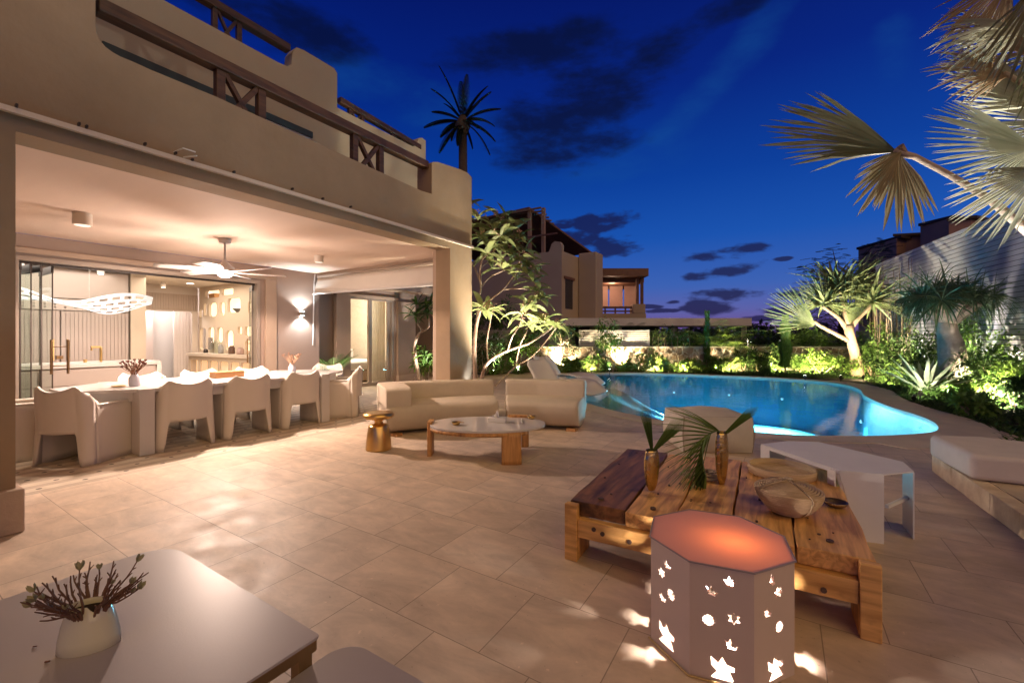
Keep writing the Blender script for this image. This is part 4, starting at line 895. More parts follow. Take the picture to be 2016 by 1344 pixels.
# loungers
def lounger(x, y, ang, label):
    t = thing('sun_lounger', label, 'sun lounger', (x, y, 0), ang, 'white moulded sun loungers at the pool edge')
    def s_(u, v):
        # u along from head to foot; v across
        xx = -.95 + 1.9 * u; yy = (v - .5) * .68
        if u < .34: z = .80 - (u / .34) * .52; xx = -.95 + .30 * (u / .34) * 1.55
        else:
            q = (u - .34) / .66; z = .28 + .12 * math.sin(q * math.pi * .9) - .20 * max(0, q - .8) * 5 * .6; xx = -.485 + 1.45 * q
        if u < .1: yy *= (.72 + 2.8 * u)
        return (xx, yy, z + .05 * (2 * v - 1) ** 2)
    m = MB(); m.grid(s_, 30, 8); m.build('shell', white_pl, t, smooth=True, solid=.03)
    for sg_ in (-1, 1):
        m = MB(); m.v = [(-.45, sg_ * .31, 0), (.75, sg_ * .31, 0), (.98, sg_ * .33, .17), (.3, sg_ * .33, .40), (-.3, sg_ * .33, .30), (-.52, sg_ * .33, .30)]; m.f = [(0, 1, 2, 3, 4, 5)]
        m.build('side_panel', white_pl, t, solid=.025)
    return t
lounger(-4.0, 8.42, R(-24), 'white moulded sun lounger nearest the sofa, foot tip over the pool edge')
lounger(-4.55, 9.75, R(-20), 'white moulded sun lounger farther from the sofa')
# pouf
t = thing('pouf', 'square beige canvas pouf with piped seams behind the reclaimed timber table', 'pouf', (-.80, 5.80, 0), YAW - .04)
me_ = MB()
def pouf_face(ax, sg_):
    def f_(u, v):
        a, b = (u * 2 - 1), (v * 2 - 1); bul = (1 - a ** 2) * (1 - b ** 2) * .10; a *= 1 - .05 * b * b; b2 = b
        hx, hy, hz = .40, .35, .205
        if ax == 0: p = (sg_ * (hx + bul), a * hy, hz + b * hz)
        elif ax == 1: p = (a * hx, sg_ * (hy + bul), hz + b * hz)
        else: p = (a * hx, b * hy, hz + sg_ * (hz + (bul * .7 if sg_ > 0 else 0)))
        return (p[0], p[1], max(0.004, p[2]))
    return f_
for ax in range(3):
    for s1 in (-1, 1): me_.grid(pouf_face(ax, s1), 10, 10)
me_.build('cover', pouf_m, t, smooth=True)
m = MB(); hx, hy = .385, .335
for z_ in (.008, .408):
    m.tube([(-hx, -hy, z_), (hx, -hy, z_), (hx, hy, z_), (-hx, hy, z_), (-hx, -hy, z_)], .009, 6)
for a, b in ((-1, -1), (1, -1), (1, 1), (-1, 1)): m.tube([(a * hx, b * hy, .008), (a * hx * 1.06, b * hy * 1.06, .21), (a * hx, b * hy, .408)], .009, 6)
m.build('piping', mat('piping_canvas', (.40, .32, .24), .8), t, smooth=True)

# ================================================================ TIMBER TABLE
wt = thing('timber_table', 'low square table of thick reclaimed orange planks behind the lantern', 'coffee table', (-.4, 3.2, 0))
c00 = Vector((-1.12, 2.43)); c10 = Vector((.37, 2.51)); c11 = Vector((.33, 4.05)); c01 = Vector((-1.19, 3.84))
def W2(u, v): a = c00.lerp(c10, u); b = c01.lerp(c11, u); return a.lerp(b, v)
edges = [.055, .235, .415, .60, .79, .985]
def plank(u0, u1, v0, v1, z0, z1, jit, sd):
    rnd = random.Random(sd); m = MB(); n_ = 8
    for i in range(n_ + 1):
        v = v0 + (v1 - v0) * i / n_; e0 = rnd.uniform(-jit, jit); e1 = rnd.uniform(-jit, jit); dz = rnd.uniform(-.002, .002)
        a = W2(u0 + e0, v); b = W2(u1 + e1, v); m.v += [(a.x, a.y, z0), (b.x, b.y, z0), (b.x, b.y, z1 + dz), (a.x, a.y, z1 + dz)]
    for i in range(n_):
        for k_ in range(4): a = i * 4 + k_; b = i * 4 + (k_ + 1) % 4; m.f.append((a, a + 4, b + 4, b))
    m.f.append((0, 1, 2, 3)); m.f.append((n_ * 4 + 3, n_ * 4 + 2, n_ * 4 + 1, n_ * 4)); return m
bolt_m = mat('iron_bolt', (.14, .09, .07), .6, metal=.6)
dk = wood('charred_plank', (.04, .015, .006), (.30, .13, .04), ax=(9, 1.1, 9), dark=(.012, .006, .004))
for i in range(5):
    u0, u1 = edges[i] + .004, edges[i + 1] - .004
    if i == 0: u0 = .004
    p_ = plank(u0 if i else .004, u1 if i < 4 else .996, (.0 if i not in (0,) else .012), 1.0 - .01 * (i % 2), .255, .34 + [.0, -.004, .002, -.003, .001][i], .004, i).build('plank', dk if i == 0 else wood_y, wt, world=True, bevel=.006)
    rnd = random.Random(40 + i); m = MB()
    for (uu, vv) in (((u0 + u1) / 2, .08), ((u0 + u1) / 2 + .02, .93)):
        a = W2(uu, vv); mq = MB(); mq.tube([(a.x, a.y, .337), (a.x, a.y, .350)], .016, 8); mq.build('bolt', bolt_m, p_, world=True)
    for k_ in range(7):
        uu = rnd.uniform(u0 + .02, u1 - .02); vv = rnd.uniform(.06, .95); a = W2(uu, vv); m.tube([(a.x, a.y, .335), (a.x, a.y, .3455)], rnd.uniform(.004, .009), 7)
    m.build('nail_heads', bolt_m, p_, world=True)
for (u, v, lab) in ((0, 0, 0), (1, 0, 0), (0, 1, 0), (1, 1, 0)):
    u0, u1 = (-.001, .052) if u == 0 else (.948, 1.001)
    z1_ = .342 if (u == 0) else .342
    v0, v1 = (-.012, .12) if v == 0 else (.9, 1.01)
    if v == 0: plank(u0 - .0, u1, -.035, -.002, 0, .338, .001, 50 + u).build('leg', wood_x, wt, world=True, bevel=.006)
    plank(u0, u1, .0 if v == 0 else .88, .13 if v == 0 else 1.0, 0, .252, .001, 60 + u + 2 * v).build('leg', wood_z, wt, world=True, bevel=.006)
for v0, v1 in ((-.026, .012), (.985, 1.012)):
    p_ = plank(.053, .947, v0, v1, .145, .252, .0006, 9).build('apron', wood_x, wt, world=True, bevel=.004)
    if v0 < 0:
        for (uu, zz) in ((.12, .215), (.155, .20), (.26, .19), (.74, .195), (.86, .175)):
            a = W2(uu, -.028); m = MB(); m.tube([(a.x, a.y - .004, zz), (a.x, a.y + .012, zz)], .013, 9); m.build('bolt', bolt_m, p_, world=True)
# gold flasks with palm cuttings
palm_leaf = leafmat('cut_palm_leaf', (.07, .12, .02), (.20, .26, .06), tl=.25)
palm_rib = mat('palm_rib', (.10, .16, .05), .5)
def flask(px, py, h_, wd, label, ang):
    q = G(px, py, .342); t = thing('gold_flask', label, 'vase', q, ang, 'gold flask vases on the timber table')
    pr_ = [(.30, 0), (.42, .01), (.72, .16), (.92, .38), (1.0, .6), (.95, .8), (.80, .94), (.72, 1.0), (.64, .985), (.8, .8), (.85, .6)]
    m = MB(); m.lathe([(r_ * wd / 2, z_ * h_) for r_, z_ in pr_], 28, sx=1, sy=.52, cap=False); m.build('body', gold, t, smooth=True)
    m = MB(); m.lathe([(.60 * wd / 2, h_ * .90), (.001, h_ * .90)], 24, sx=1, sy=.52, cap=False); m.build('mouth', mat('flask_dark', (.02, .015, .01), .6), t)
    return t, q
f1, q1 = flask(1283, 965, .27, .115, 'smaller gold flask vase holding an upright folded palm cutting', YAW + .35)
f2, q2 = flask(1421, 953, .36, .105, 'taller gold flask vase holding an arching palm frond', YAW + .3)
def bundle(m, base, d, ln, n_, spread, wd, side):
    for i in range(n_):
        f_ = (i / (n_ - 1) - .5); dd = (d + side * f_ * spread).normalized(); m.leaf(base + side * f_ * .008, dd, side, ln * (1 - abs(f_) * .35), wd, .08, 6, .3, shape=1)
s3 = RT
m = MB(); b_ = q1 + UP * .25
p1 = thing('palm_cutting', 'palm cutting folded into two upright bundles in the smaller gold flask', 'palm leaf', b_)
bundle(m, b_, (s3 * -.16 + UP).normalized(), .36, 13, .24, .017, s3); bundle(m, b_, (s3 * .70 + UP * .85 - FW * .1).normalized(), .33, 17, .44, .015, s3)
m.build('leaflets', palm_leaf, p1, world=True); m = MB(); m.tube([b_ - UP * .12, b_], .007, 6); m.build('stem', palm_rib, p1, world=True)
p2 = thing('palm_frond', 'arching feathered palm frond hanging from the taller gold flask', 'palm leaf', q2 + UP * .34)
b_ = q2 + UP * .33; m = MB(); ribp = [b_]
ctrl = [b_, b_ - s3 * .03 + UP * .035, b_ - s3 * .10 + UP * .0, b_ - s3 * .145 - UP * .08 - FW * .03, b_ - s3 * .155 - UP * .17 - FW * .06, b_ - s3 * .15 - UP * .25 - FW * .09]
def cat(P_, u):
    n_ = len(P_) - 1; x = u * n_; i = min(int(x), n_ - 1); f_ = x - i; g = lambda k_: P_[max(0, min(n_, k_))]
    p0, a, b, p3 = g(i - 1), g(i), g(i + 1), g(i + 2)
    return .5 * ((2 * a) + (b - p0) * f_ + (2 * p0 - 5 * a + 4 * b - p3) * f_ * f_ + (-p0 + 3 * a - 3 * b + p3) * f_ ** 3)
for i in range(34):
    u = .10 + .88 * i / 33; p = cat(ctrl, u); tg = (cat(ctrl, min(1, u + .03)) - cat(ctrl, u - .03)).normalized()
    a_ = R(128 + 118 * u)                        # leaflets fan from up-left round to straight down
    dd = (s3 * math.cos(a_) + UP * math.sin(a_) * 1.0 - FW * (.25 - .3 * (i % 2))).normalized()
    m.leaf(p, dd, tg, .48 * (1 - .42 * u) * (1 if i % 3 else .9), .021, .35, 7, .25, shape=1)
    if u > .3: m.leaf(p, (s3 * .10 + dd * .35 - UP * .9 + FW * .1).normalized(), tg, .26, .022, .3, 5, .25, shape=1); m.leaf(p, (dd * .8 - UP * .6).normalized(), tg, .28, .02, .4, 5, .25, shape=1)
bundle(m, b_, (s3 * .72 + UP * .62).normalized(), .33, 15, .34, .017, s3)
m.build('leaflets', palm_leaf, p2, world=True)
m = MB(); m.tube([b_ - UP * .12] + [cat(ctrl, k_ / 14) for k_ in range(15)], [.006] * 10 + [.004] * 6, 6); m.build('rib', palm_rib, p2, world=True)
# rattan things
rattan = mat('split_rattan', (.50, .34, .18), .6, color2=(.76, .57, .35), vscale=14, stretch=(1, 1, 14), bump=.5, bscale=60)
q = G(1538, 932, .343); t = thing('rattan_tray', 'round shallow rattan tray at the back right of the timber table', 'tray', q)
m = MB(); N_ = 48
m.lathe([(.205, 0), (.215, .003), (.218, .055), (.205, .058), (.203, .012)], N_, cap=False); m.build('rim', rattan, t, smooth=True)
m = MB()
for k_ in range(14): r_ = .012 + k_ * .0145; m.tube([(r_ * math.cos(a), r_ * math.sin(a), .010) for a in [2 * math.pi * j / 28 for j in range(29)]], .0078, 5, cap=False)
m.build('woven_base', rattan, t, smooth=True)
q = G(1552, 1006, .343); t = thing('rattan_basket', 'lidded round rattan bowl basket between the tray and the lantern', 'basket', q)
m = MB()
for k_ in range(15):
    z_ = .006 + k_ * .0088; r_ = .082 + .085 * math.sin(min(1, z_ / .125) * math.pi / 2) ** .9
    m.tube([(r_ * math.cos(a), r_ * math.sin(a), z_) for a in [2 * math.pi * j / 36 for j in range(37)]], .0056, 6, cap=False)
m.build('coiled_bowl', rattan, t, smooth=True)
m = MB(); m.lathe([(.06, .004), (.072, .006), (.148, .10), (.150, .12)], 36, cap=True); m.build('liner', mat('rattan_dark', (.25, .16, .09), .8), t, smooth=True)
m = MB()
for k_ in range(12):
    r_ = .012 + k_ * .0132; z_ = .168 - .040 * (r_ / .165) ** 2
    m.tube([(r_ * math.cos(a), r_ * math.sin(a), z_) for a in [2 * math.pi * j / 32 for j in range(33)]], .0064, 6, cap=False)
m.build('lid', rattan, t, smooth=True)
m = MB()
for a in (R(-52), R(125), R(40), R(215)):
    m.tube([(.002, 0, .176)] + [(r_ * math.cos(a), r_ * math.sin(a), .177 - .04 * (r_ / .165) ** 2) for r_ in (.05, .1, .15, .172)] + ([(.182 * math.cos(a), .182 * math.sin(a), .115), (.155 * math.cos(a), .155 * math.sin(a), .05), (.10 * math.cos(a), .10 * math.sin(a), .01)] if a < R(130) else []), .0055, 5)
m.tube([(-.03, 0, .178), (-.01, .01, .192), (.015, -.005, .192), (.03, .005, .178)], .006, 5); m.build('binding', mat('rattan_binding', (.42, .30, .18), .6), t, smooth=True)
q = G(1645, 996, .343); m = MB(); m.lathe([(.03, 0), (.052, .012), (.062, .030), (.060, .031), (.045, .012), (.001, .008)], 24, q, cap=False); tag(m.build('brass_bowl', brass_dark, smooth=True), 'small shiny brass bowl at the right edge of the timber table', 'bowl')
q = G(1378, 940, .345); m = MB(); rnd = random.Random(3)
for k_ in range(9):
    rx_, ry_, a0 = rnd.uniform(.09, .15), rnd.uniform(.05, .09), rnd.uniform(0, .8)
    m.tube([(q.x + rx_ * math.cos(a) * math.cos(a0) - ry_ * math.sin(a) * math.sin(a0), q.y + rx_ * math.cos(a) * math.sin(a0) + ry_ * math.sin(a) * math.cos(a0), q.z + .006 + k_ * .005) for a in [2 * math.pi * j / 20 for j in range(21)]], .005, 5, cap=False)
tag(m.build('rope_coil', mat('pale_rope', (.50, .38, .25), .9), smooth=True), 'loose coil of pale cord under the arching palm frond', 'rope')

# ================================================================ OCTAGONAL METAL TABLE
t = thing('octagonal_table', 'long white folded metal table with cut corners, right of the timber table', 'table', (.3, 4.1, 0))
oc = [G(*p, .45).to_2d() for p in ((1498, 874), (1552, 868), (1612, 870), (1664, 882), (1778, 909), (1799, 928), (1740, 934), (1652, 926))]
m = MB(); m.prism([(p.x, p.y) for p in oc], .444, .452); m.build('tabletop', white_mt, t, world=True)
def vpanel(a, b, z0, z1, th=.006):
    m = MB(); d_ = (b - a).normalized(); n_ = Vector((-d_.y, d_.x)) * th / 2
    m.prism([tuple(a + n_), tuple(b + n_), tuple(b - n_), tuple(a - n_)], z0, z1); return m
pn = oc[6]; po = oc[5]; pp = oc[7]
def taper(a, b, z1, cut):   # folded leg plate whose lower edge is cut back
    m = MB(); d_ = (b - a).normalized(); n_ = Vector((-d_.y, d_.x)) * .004
    lo = a.lerp(b, cut)
    for s_ in (1, -1):
        o_ = n_ * s_; m.v += [(a.x + o_.x, a.y + o_.y, z1), (b.x + o_.x, b.y + o_.y, z1), (b.x + o_.x, b.y + o_.y, 0), (lo.x + o_.x, lo.y + o_.y, 0)]
    m.f = [(0, 1, 2, 3), (7, 6, 5, 4), (0, 4, 5, 1), (1, 5, 6, 2), (2, 6, 7, 3), (3, 7, 4, 0)]; return m
taper(oc[7], oc[6], .443, .45).build('leg', white_mt, t, world=True)
taper(oc[4], oc[5], .443, .0).build('leg', white_mt, t, world=True)
taper(oc[7] + Vector((-.02, 0)), oc[7].lerp(oc[0], .12), .443, .1).build('leg', white_mt, t, world=True)
taper(oc[0].lerp(oc[7], .14), oc[0], .443, .0).build('leg', white_mt, t, world=True)
taper(oc[1], oc[0], .443, .5).build('leg', white_mt, t, world=True)
vpanel(oc[0], oc[7], .425, .4435).build('rail', white_mt, t, world=True)
a_, b_2 = oc[4].lerp(oc[5], .5), oc[6].lerp(oc[5], .1)
m = MB(); m.beam((a_.x, a_.y, .24), (b_2.x, b_2.y, .24), .02, .02); m.build('brace', white_mt, t, world=True)

# ================================================================ LANTERN
lx, ly = -.247, 2.12; RL = .297
lt = thing('lantern_stool', 'white octagonal lantern stool with glowing leaf and flower cut-outs and an orange lit top', 'lantern', (lx, ly, 0))
cor = [Vector((RL * math.cos(R(-103 + 45 * k_)), RL * math.sin(R(-103 + 45 * k_)))) for k_ in range(8)]
HL = .450
def shape(kind, cx, cz, s_, rot=0):
    if kind == 'gear': pts = [((1.05 if i % 2 else .66) * math.cos(math.pi * i / 12), (1.0 if i % 2 else .80) * math.sin(math.pi * i / 12)) for i in range(24)]
    elif kind == 'crown': pts = [(-.25, -.75), (.75, -.85), (.75, -.35), (.95, .05), (.55, 0), (.95, .55), (.35, .35), (.05, 1.0), (-.25, .35), (-.95, .35), (-.6, -.1)]
    elif kind == 'bird': pts = [(-.7, -.55), (.45, -.85), (.95, -.25), (.45, -.2), (.35, .1), (.1, .15), (.0, .95), (-.35, .35), (-.95, .8), (-.6, .15), (-.85, -.1), (-.45, -.2)]
    elif kind == 'flower': pts = [((1.0, .55)[i % 2] * math.cos(R(20 + 30 * i)), (1.0, .55)[i % 2] * math.sin(R(20 + 30 * i))) for i in range(12)]
    else: pts = [(-1.0, -1.0), (-.45, -.3), (-.9, .1), (-.95, .95), (-.35, .45), (.0, 1.1), (.35, .5), (1.05, .35), (1.0, -.05), (.6, -.1), (1.0, -1.0)]
    c_, s2 = math.cos(rot), math.sin(rot); return [(cx + s_ * (x * c_ - z * s2), cz + s_ * (x * s2 + z * c_)) for x, z in pts]
pw_ = (cor[1] - cor[0]).length
base_pat = {
    0: [('crown', .62, .400, .022, 0), ('bird', .36, .352, .023, .1), ('flower', .70, .262, .025, .2), ('gear', .31, .235, .024, 0), ('bird', .66, .160, .024, .2), ('big', .52, .058, .042, 0)],
    1: [('bird', .45, .405, .022, -.5), ('flower', .60, .350, .024, .6), ('bird', .33, .285, .023, .2), ('gear', .62, .215, .023, .3), ('big', .52, .060, .042, .1)],
    7: [('bird', .45, .375, .022, .3), ('flower', .30, .325, .024, .4), ('gear', .55, .262, .024, .1), ('bird', .32, .222, .022, .4), ('big', .42, .075, .046, 0)]}
shell_m = mat('lantern_shell', (.58, .45, .38), .45, var=.02)
for k_ in range(8):
    a, b = cor[k_], cor[(k_ + 1) % 8]; d_ = (b - a).normalized(); nn = Vector((d_.y, -d_.x))
    pat = base_pat.get(k_, base_pat[(0, 1, 7)[k_ % 3]])
    hl_ = [shape(kd, u_ * pw_, z_, s_, ro) for kd, u_, z_, s_, ro in pat]
    m = plate([(0.0, 0), (pw_, 0), (pw_, HL), (0.0, HL)], hl_, .012, lambda u, v, w_: (a.x + d_.x * u + nn.x * (w_ - .007), a.y + d_.y * u + nn.y * (w_ - .007), v + .001))
    m.build('side_panel', shell_m, lt)
def topmat():
    m = bpy.data.materials.new('lantern_top'); m.use_nodes = True; t_ = m.node_tree; b = t_.nodes['Principled BSDF']; o = t_.nodes['Material Output']
    b.inputs['Base Color'].default_value = (.58, .32, .28, 1); b.inputs['Roughness'].default_value = .5
    tr = t_.nodes.new('ShaderNodeBsdfTranslucent'); tr.inputs[0].default_value = (1, .22, .05, 1); ms = t_.nodes.new('ShaderNodeMixShader'); ms.inputs[0].default_value = .018
    t_.links.new(b.outputs[0], ms.inputs[1]); t_.links.new(tr.outputs[0], ms.inputs[2]); t_.links.new(ms.outputs[0], o.inputs[0]); return m
m = MB(); m.v = [(c_.x * 1.012, c_.y * 1.012, .455) for c_ in cor]; m.f = [tuple(range(8))]; m.build('top', topmat(), lt)
m = MB(); cr_ = [tuple(c_ * 1.014) for c_ in cor]; m.tube([(x, y, .4545) for x, y in cr_ + cr_[:1]], .0035, 6); m.build('rim', mat('rim_grey', (.30, .24, .24), .4), lt)
m = MB(); m.tube([(.07, -.02, 0), (.07, -.02, .27)], .012, 10); m.build('lamp_stem', dark_metal, lt)
m = MB(); m.lathe([(.002, .26), (.022, .27), (.03, .295), (.02, .32), (.002, .33)], 16, (.07, -.02, .0)); m.build('bulb', emat('lantern_bulb', (1, .9, .85), 40), lt, smooth=True)
lamp('lantern_lamp', 'POINT', (lx + .07, ly - .02, .30), 210.0, (1, .85, .76), lt, radius=.035)
m = MB(); e_ = [Vector((lx + .02, ly - .28, .006)), Vector((lx + .06, ly - .40, .005)), Vector((lx - .06, ly - .52, .005)), Vector((lx - .2, ly - .5, .005)), Vector((lx - .34, ly - .33, .005))]
m = MB(); m.tube([cor[7].to_3d() * 1.03 + Vector((lx, ly, .005)), cor[0].to_3d() * 1.04 + Vector((lx, ly, .005)), (cor[0].lerp(cor[1], .5)).to_3d() * 1.03 + Vector((lx, ly, .005))], .004, 6); tag(m.build('lamp_cord', mat('gold_cord', (.5, .34, .14), .4)), 'thin gold cord running along the foot of the lantern stool', 'cord')

# ================================================================ FOREGROUND TABLES
def rtable(x0, x1, y0, y1, z, r, label, name='low_table'):
    t = thing(name, label, 'table', ((x0 + x1) / 2, (y0 + y1) / 2, 0), 0, 'grey topped tables in the foreground')
    ring = []
    for (cx_, cy_, a0, rr) in ((x1 - r[0], y1 - r[0], 0, r[0]), (x0 + r[1], y1 - r[1], 90, r[1]), (x0 + r[2], y0 + r[2], 180, r[2]), (x1 - r[3], y0 + r[3], 270, r[3])):
        for j in range(11): t_ = R(a0 + 9 * j); ring.append((cx_ + rr * math.cos(t_), cy_ + rr * math.sin(t_)))
    m = MB(); m.prism(ring, z - .008, z); m.build('tabletop', grey_top, t, world=True, bevel=.0015)
    m = MB(); cxm, cym = (x0 + x1) / 2, (y0 + y1) / 2
    ri = [(cxm + (x - cxm) * .993, cym + (y - cym) * .993) for x, y in ring]; m.prism(ri, z - .04, z - .0085); m.build('edge_frame', brass_dark, t, world=True)
    for (lx_, ly_) in ((x1 - .035, y1 - .035), (x1 - .035, y0 + .035), (x0 + .12, y1 - .12), (x0 + .05, y0 + .05)):
        m = MB(); m.box(lx_ - .02, lx_ + .02, ly_ - .02, ly_ + .02, 0, z - .041); m.build('leg', brass_dark, t, world=True, bevel=.002)
    return t
rtable(-2.14, -1.115, -.15, .748, .5, (.012, .13, .05, .02), 'wide grey topped table with brass edge holding the cream vase')
rtable(-1.13, -.70, .30, .855, .42, (.012, .085, .05, .02), 'smaller lower grey topped table overlapping the corner of the wide one', 'side_table')
q = G(176, 1272, .5)
t = thing('cream_vase', 'squat cream ceramic vase of dark budding twigs on the wide grey table', 'vase', (q.x, q.y, .5), YAW + .35)
pv = [(1.0, 0), (1.03, .01), (1.0, .25), (.90, .55), (.78, .8), (.68, .97), (.66, 1.0), (.60, .98), (.74, .6), (.8, .2)]
m = MB(); nn_ = 40
for i, (r_, z_) in enumerate(pv):
    for k_ in range(nn_):
        a = 2 * math.pi * k_ / nn_; dip = (.020 * math.exp(-((a - 5.15) / .16) ** 2) + .010 * math.exp(-((a - 5.5) / .10) ** 2)) if .9 < z_ else 0
        m.v.append((r_ * .067 * math.cos(a), r_ * .040 * math.sin(a), z_ * .122 - dip))
for i in range(len(pv) - 1):
    for k_ in range(nn_): a = i * nn_ + k_; b = i * nn_ + (k_ + 1) % nn_; m.f.append((a, b, b + nn_, a + nn_))
m.f.append(tuple(range(nn_))[::-1]); m.build('vase', mat('cream_ceramic', (.60, .55, .42), .15, coat=.4), t, smooth=True)
m = MB(); m.lathe([(.046, .105), (.001, .105)], 24, sy=.55, cap=False); m.build('filler', mat('dark_filler', (.03, .015, .01), .9), t)
bouquet(t, .110, 52, .115, 1.6, 4, bud_m, mat('dark_twig', (.15, .07, .04), .6), sx=1.5, seed=11, base=.025, thick=.0022)
for i, (px, py) in enumerate(((65, 1272), (89, 1302))):
    q = G(px, py, .502); m = MB(); m.tube([q, q + Vector((.010, .006, .002))], .0025 if i else .0015, 6); tag(m.build('fallen_bud', twig_m), ('tiny dark crumb on the wide grey table left of the cream vase', 'small fallen dark bud on the wide grey table below left of the cream vase')[i], 'bud')

# ================================================================ STONE BENCH
def stonemat():
    m = mat('bench_limestone', (.52, .38, .24), .8, color2=(.82, .68, .48), vscale=5, bump=1.0, bscale=22); return m
bn_ = thing('stone_bench', 'low limestone ledge bench at the right edge', 'bench', (2.2, 4.9, 0))
pf = [G(1834, 927, 0), G(2016, 1064, 0)]; pf = [p.to_2d() for p in pf]; dd = (pf[1] - pf[0]).normalized(); nr = Vector((-dd.y, dd.x))
far_ = pf[0] + dd * 3.2
blocks = [(0, .22), (.222, .47), (.472, .80), (.802, 1.2), (1.202, 1.62), (1.622, 2.1), (2.102, 2.7)]
stone_m = stonemat()
for s0, s1_ in blocks:
    a, b = pf[0] + dd * s0, pf[0] + dd * s1_; off_ = nr * random.uniform(0, .008); m = MB(); m.prism([tuple(a + off_), tuple(b + off_), tuple(b + nr * .12), tuple(a + nr * .12)], 0, .165); m.build('face_block', stone_m, bn_, world=True, bevel=.008)
p3 = pf[0] + dd * 2.7; m = MB(); m.prism([tuple(pf[0] + nr * .121), tuple(p3 + nr * .121), (4.6, p3.y + 1.0), (4.6, 6.3), (1.75, 6.1)], 0, .170); m.build('ledge', mat('ledge_stone', (.48, .38, .27), .7, var=.15, vscale=4, bump=.5, bscale=20), bn_, world=True)
cu_ = [G(1829, 897, .172), G(1912, 945, .172), G(2100, 966, .172)]
c3 = [(cu_[0].x, cu_[0].y), (cu_[1].x, cu_[1].y), (cu_[2].x, cu_[2].y), (3.2, 5.6), (1.62, 5.95)]
t = thing('bench_cushion', 'thick pale canvas cushion with angled corner lying on the limestone bench', 'cushion', (2.0, 5.2, .172))
m = MB(); m.prism(c3, .174, .385); m.build('cover', fabric_w, t, world=True, bevel=.045, seg=5)
GLP = 6.6
# ================================================================ GARDEN
lm_plum = leafmat('plumeria_leaf', (.14, .18, .05), (.38, .40, .17), tl=.45)
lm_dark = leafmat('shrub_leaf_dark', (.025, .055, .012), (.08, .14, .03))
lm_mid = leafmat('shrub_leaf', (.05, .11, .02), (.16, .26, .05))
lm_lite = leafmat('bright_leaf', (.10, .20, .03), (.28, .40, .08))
lm_grass = leafmat('grass_blade', (.09, .15, .03), (.24, .30, .08))
lm_fan = leafmat('fan_palm_leaf', (.14, .19, .07), (.30, .33, .16), tl=.25)
lm_silver = leafmat('silver_palm_leaf', (.34, .35, .24), (.60, .58, .42), tl=.22, vscale=2.5)
lm_dry = leafmat('dry_palm_leaf', (.28, .19, .10), (.45, .33, .20), tl=.2)
lm_drac = leafmat('dragon_leaf', (.05, .09, .035), (.17, .22, .10), tl=.15)
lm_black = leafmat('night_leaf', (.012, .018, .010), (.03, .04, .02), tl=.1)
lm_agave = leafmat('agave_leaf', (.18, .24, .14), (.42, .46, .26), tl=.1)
bark = mat('pale_bark', (.30, .21, .14), .85, var=.25, vscale=18, stretch=(1, 1, .3), bump=.5, bscale=40)
bark_w = mat('white_bark', (.44, .34, .25), .85, var=.18, vscale=9, bump=.6, bscale=25)
bark_d = mat('dark_bark', (.06, .035, .022), .9, var=.3, vscale=10)
bark_p = mat('plumeria_bark', (.30, .20, .14), .7, var=.25, vscale=14, bump=.3)
pet = mat('petal_pink', (.55, .32, .24), .6)
rg = random.Random(21)
def rosette(m, c, up, n_, ln, wd, lo=.1, hi=1.0, droop=.6, seg=4, shape=0, rnd=rg):
    up = up.normalized(); s1 = up.orthogonal().normalized(); s2 = up.cross(s1)
    for i in range(n_):
        a = i * 2.39996 + rnd.uniform(-.2, .2); e_ = lo + (hi - lo) * (i + .5) / n_
        d_ = (s1 * math.cos(a) + s2 * math.sin(a)) * (1.05 - .75 * e_ * .6) + up * (e_ - .12)
        m.leaf(c + d_.normalized() * .02, d_, up, ln * rnd.uniform(.75, 1.1), wd * rnd.uniform(.8, 1.1), droop * rnd.uniform(.6, 1.3), seg, .22, shape)
def px_tree(name, label, cat, dep, branches, tips, leaf_ln, leaf_wd, n_, lmat, bmat, group=None, flowers=0, droop=.7, jit=.35, base=None):
    b = D(*base, dep) if base else D(*branches[0][0][0], dep); t = thing(name, label, cat, (b.x, b.y, 0), 0, group)
    rnd = random.Random(len(branches) * 7 + int(dep * 10)); P_ = {}
    def at(p):
        if p not in P_:
            kk = 0 if not P_ else rnd.uniform(-jit, jit); P_[p] = D(p[0], p[1], dep + kk)
        return P_[p]
    m = MB()
    for pts, r0, r1 in branches:
        q = [at(p) for p in pts]; n2 = (len(q) - 1) * 3
        def cc(u):
            x = u * (len(q) - 1); i = min(int(x), len(q) - 2); f_ = x - i; g = lambda k_: q[max(0, min(len(q) - 1, k_))]
            p0, a, bb, p3 = g(i - 1), g(i), g(i + 1), g(i + 2)
            return .5 * ((2 * a) + (bb - p0) * f_ + (2 * p0 - 5 * a + 4 * bb - p3) * f_ * f_ + (-p0 + 3 * a - 3 * bb + p3) * f_ ** 3)
        m.tube([cc(k_ / n2) for k_ in range(n2 + 1)], [r0 + (r1 - r0) * k_ / n2 for k_ in range(n2 + 1)], 8)
    m.build('trunk', bmat, t, world=True, smooth=True)
    m = MB(); fl = MB()
    for tip in tips:
        p = at(tip) if tip in P_ else D(tip[0], tip[1], dep + rnd.uniform(-jit, jit)); up = Vector((rnd.uniform(-.5, .5), rnd.uniform(-.5, .5), 1))
        rosette(m, p, up, n_, leaf_ln, leaf_wd, 0, 1.0, droop, 4, 0, rnd)
        for k_ in range(flowers): 
            d_ = Vector((rnd.uniform(-1, 1), rnd.uniform(-1, 1), rnd.uniform(.2, 1))).normalized(); fl.tube([p, p + d_ * leaf_ln * .35], .004, 4); rosette(fl, p + d_ * leaf_ln * .35, d_, 5, leaf_ln * .12, leaf_ln * .08, .3, .5, .1, 2, 0, rnd)
    m.build('crown', lmat, t, world=True, smooth=True)
    if flowers: fl.build('blossom', pet, t, world=True)
    return t
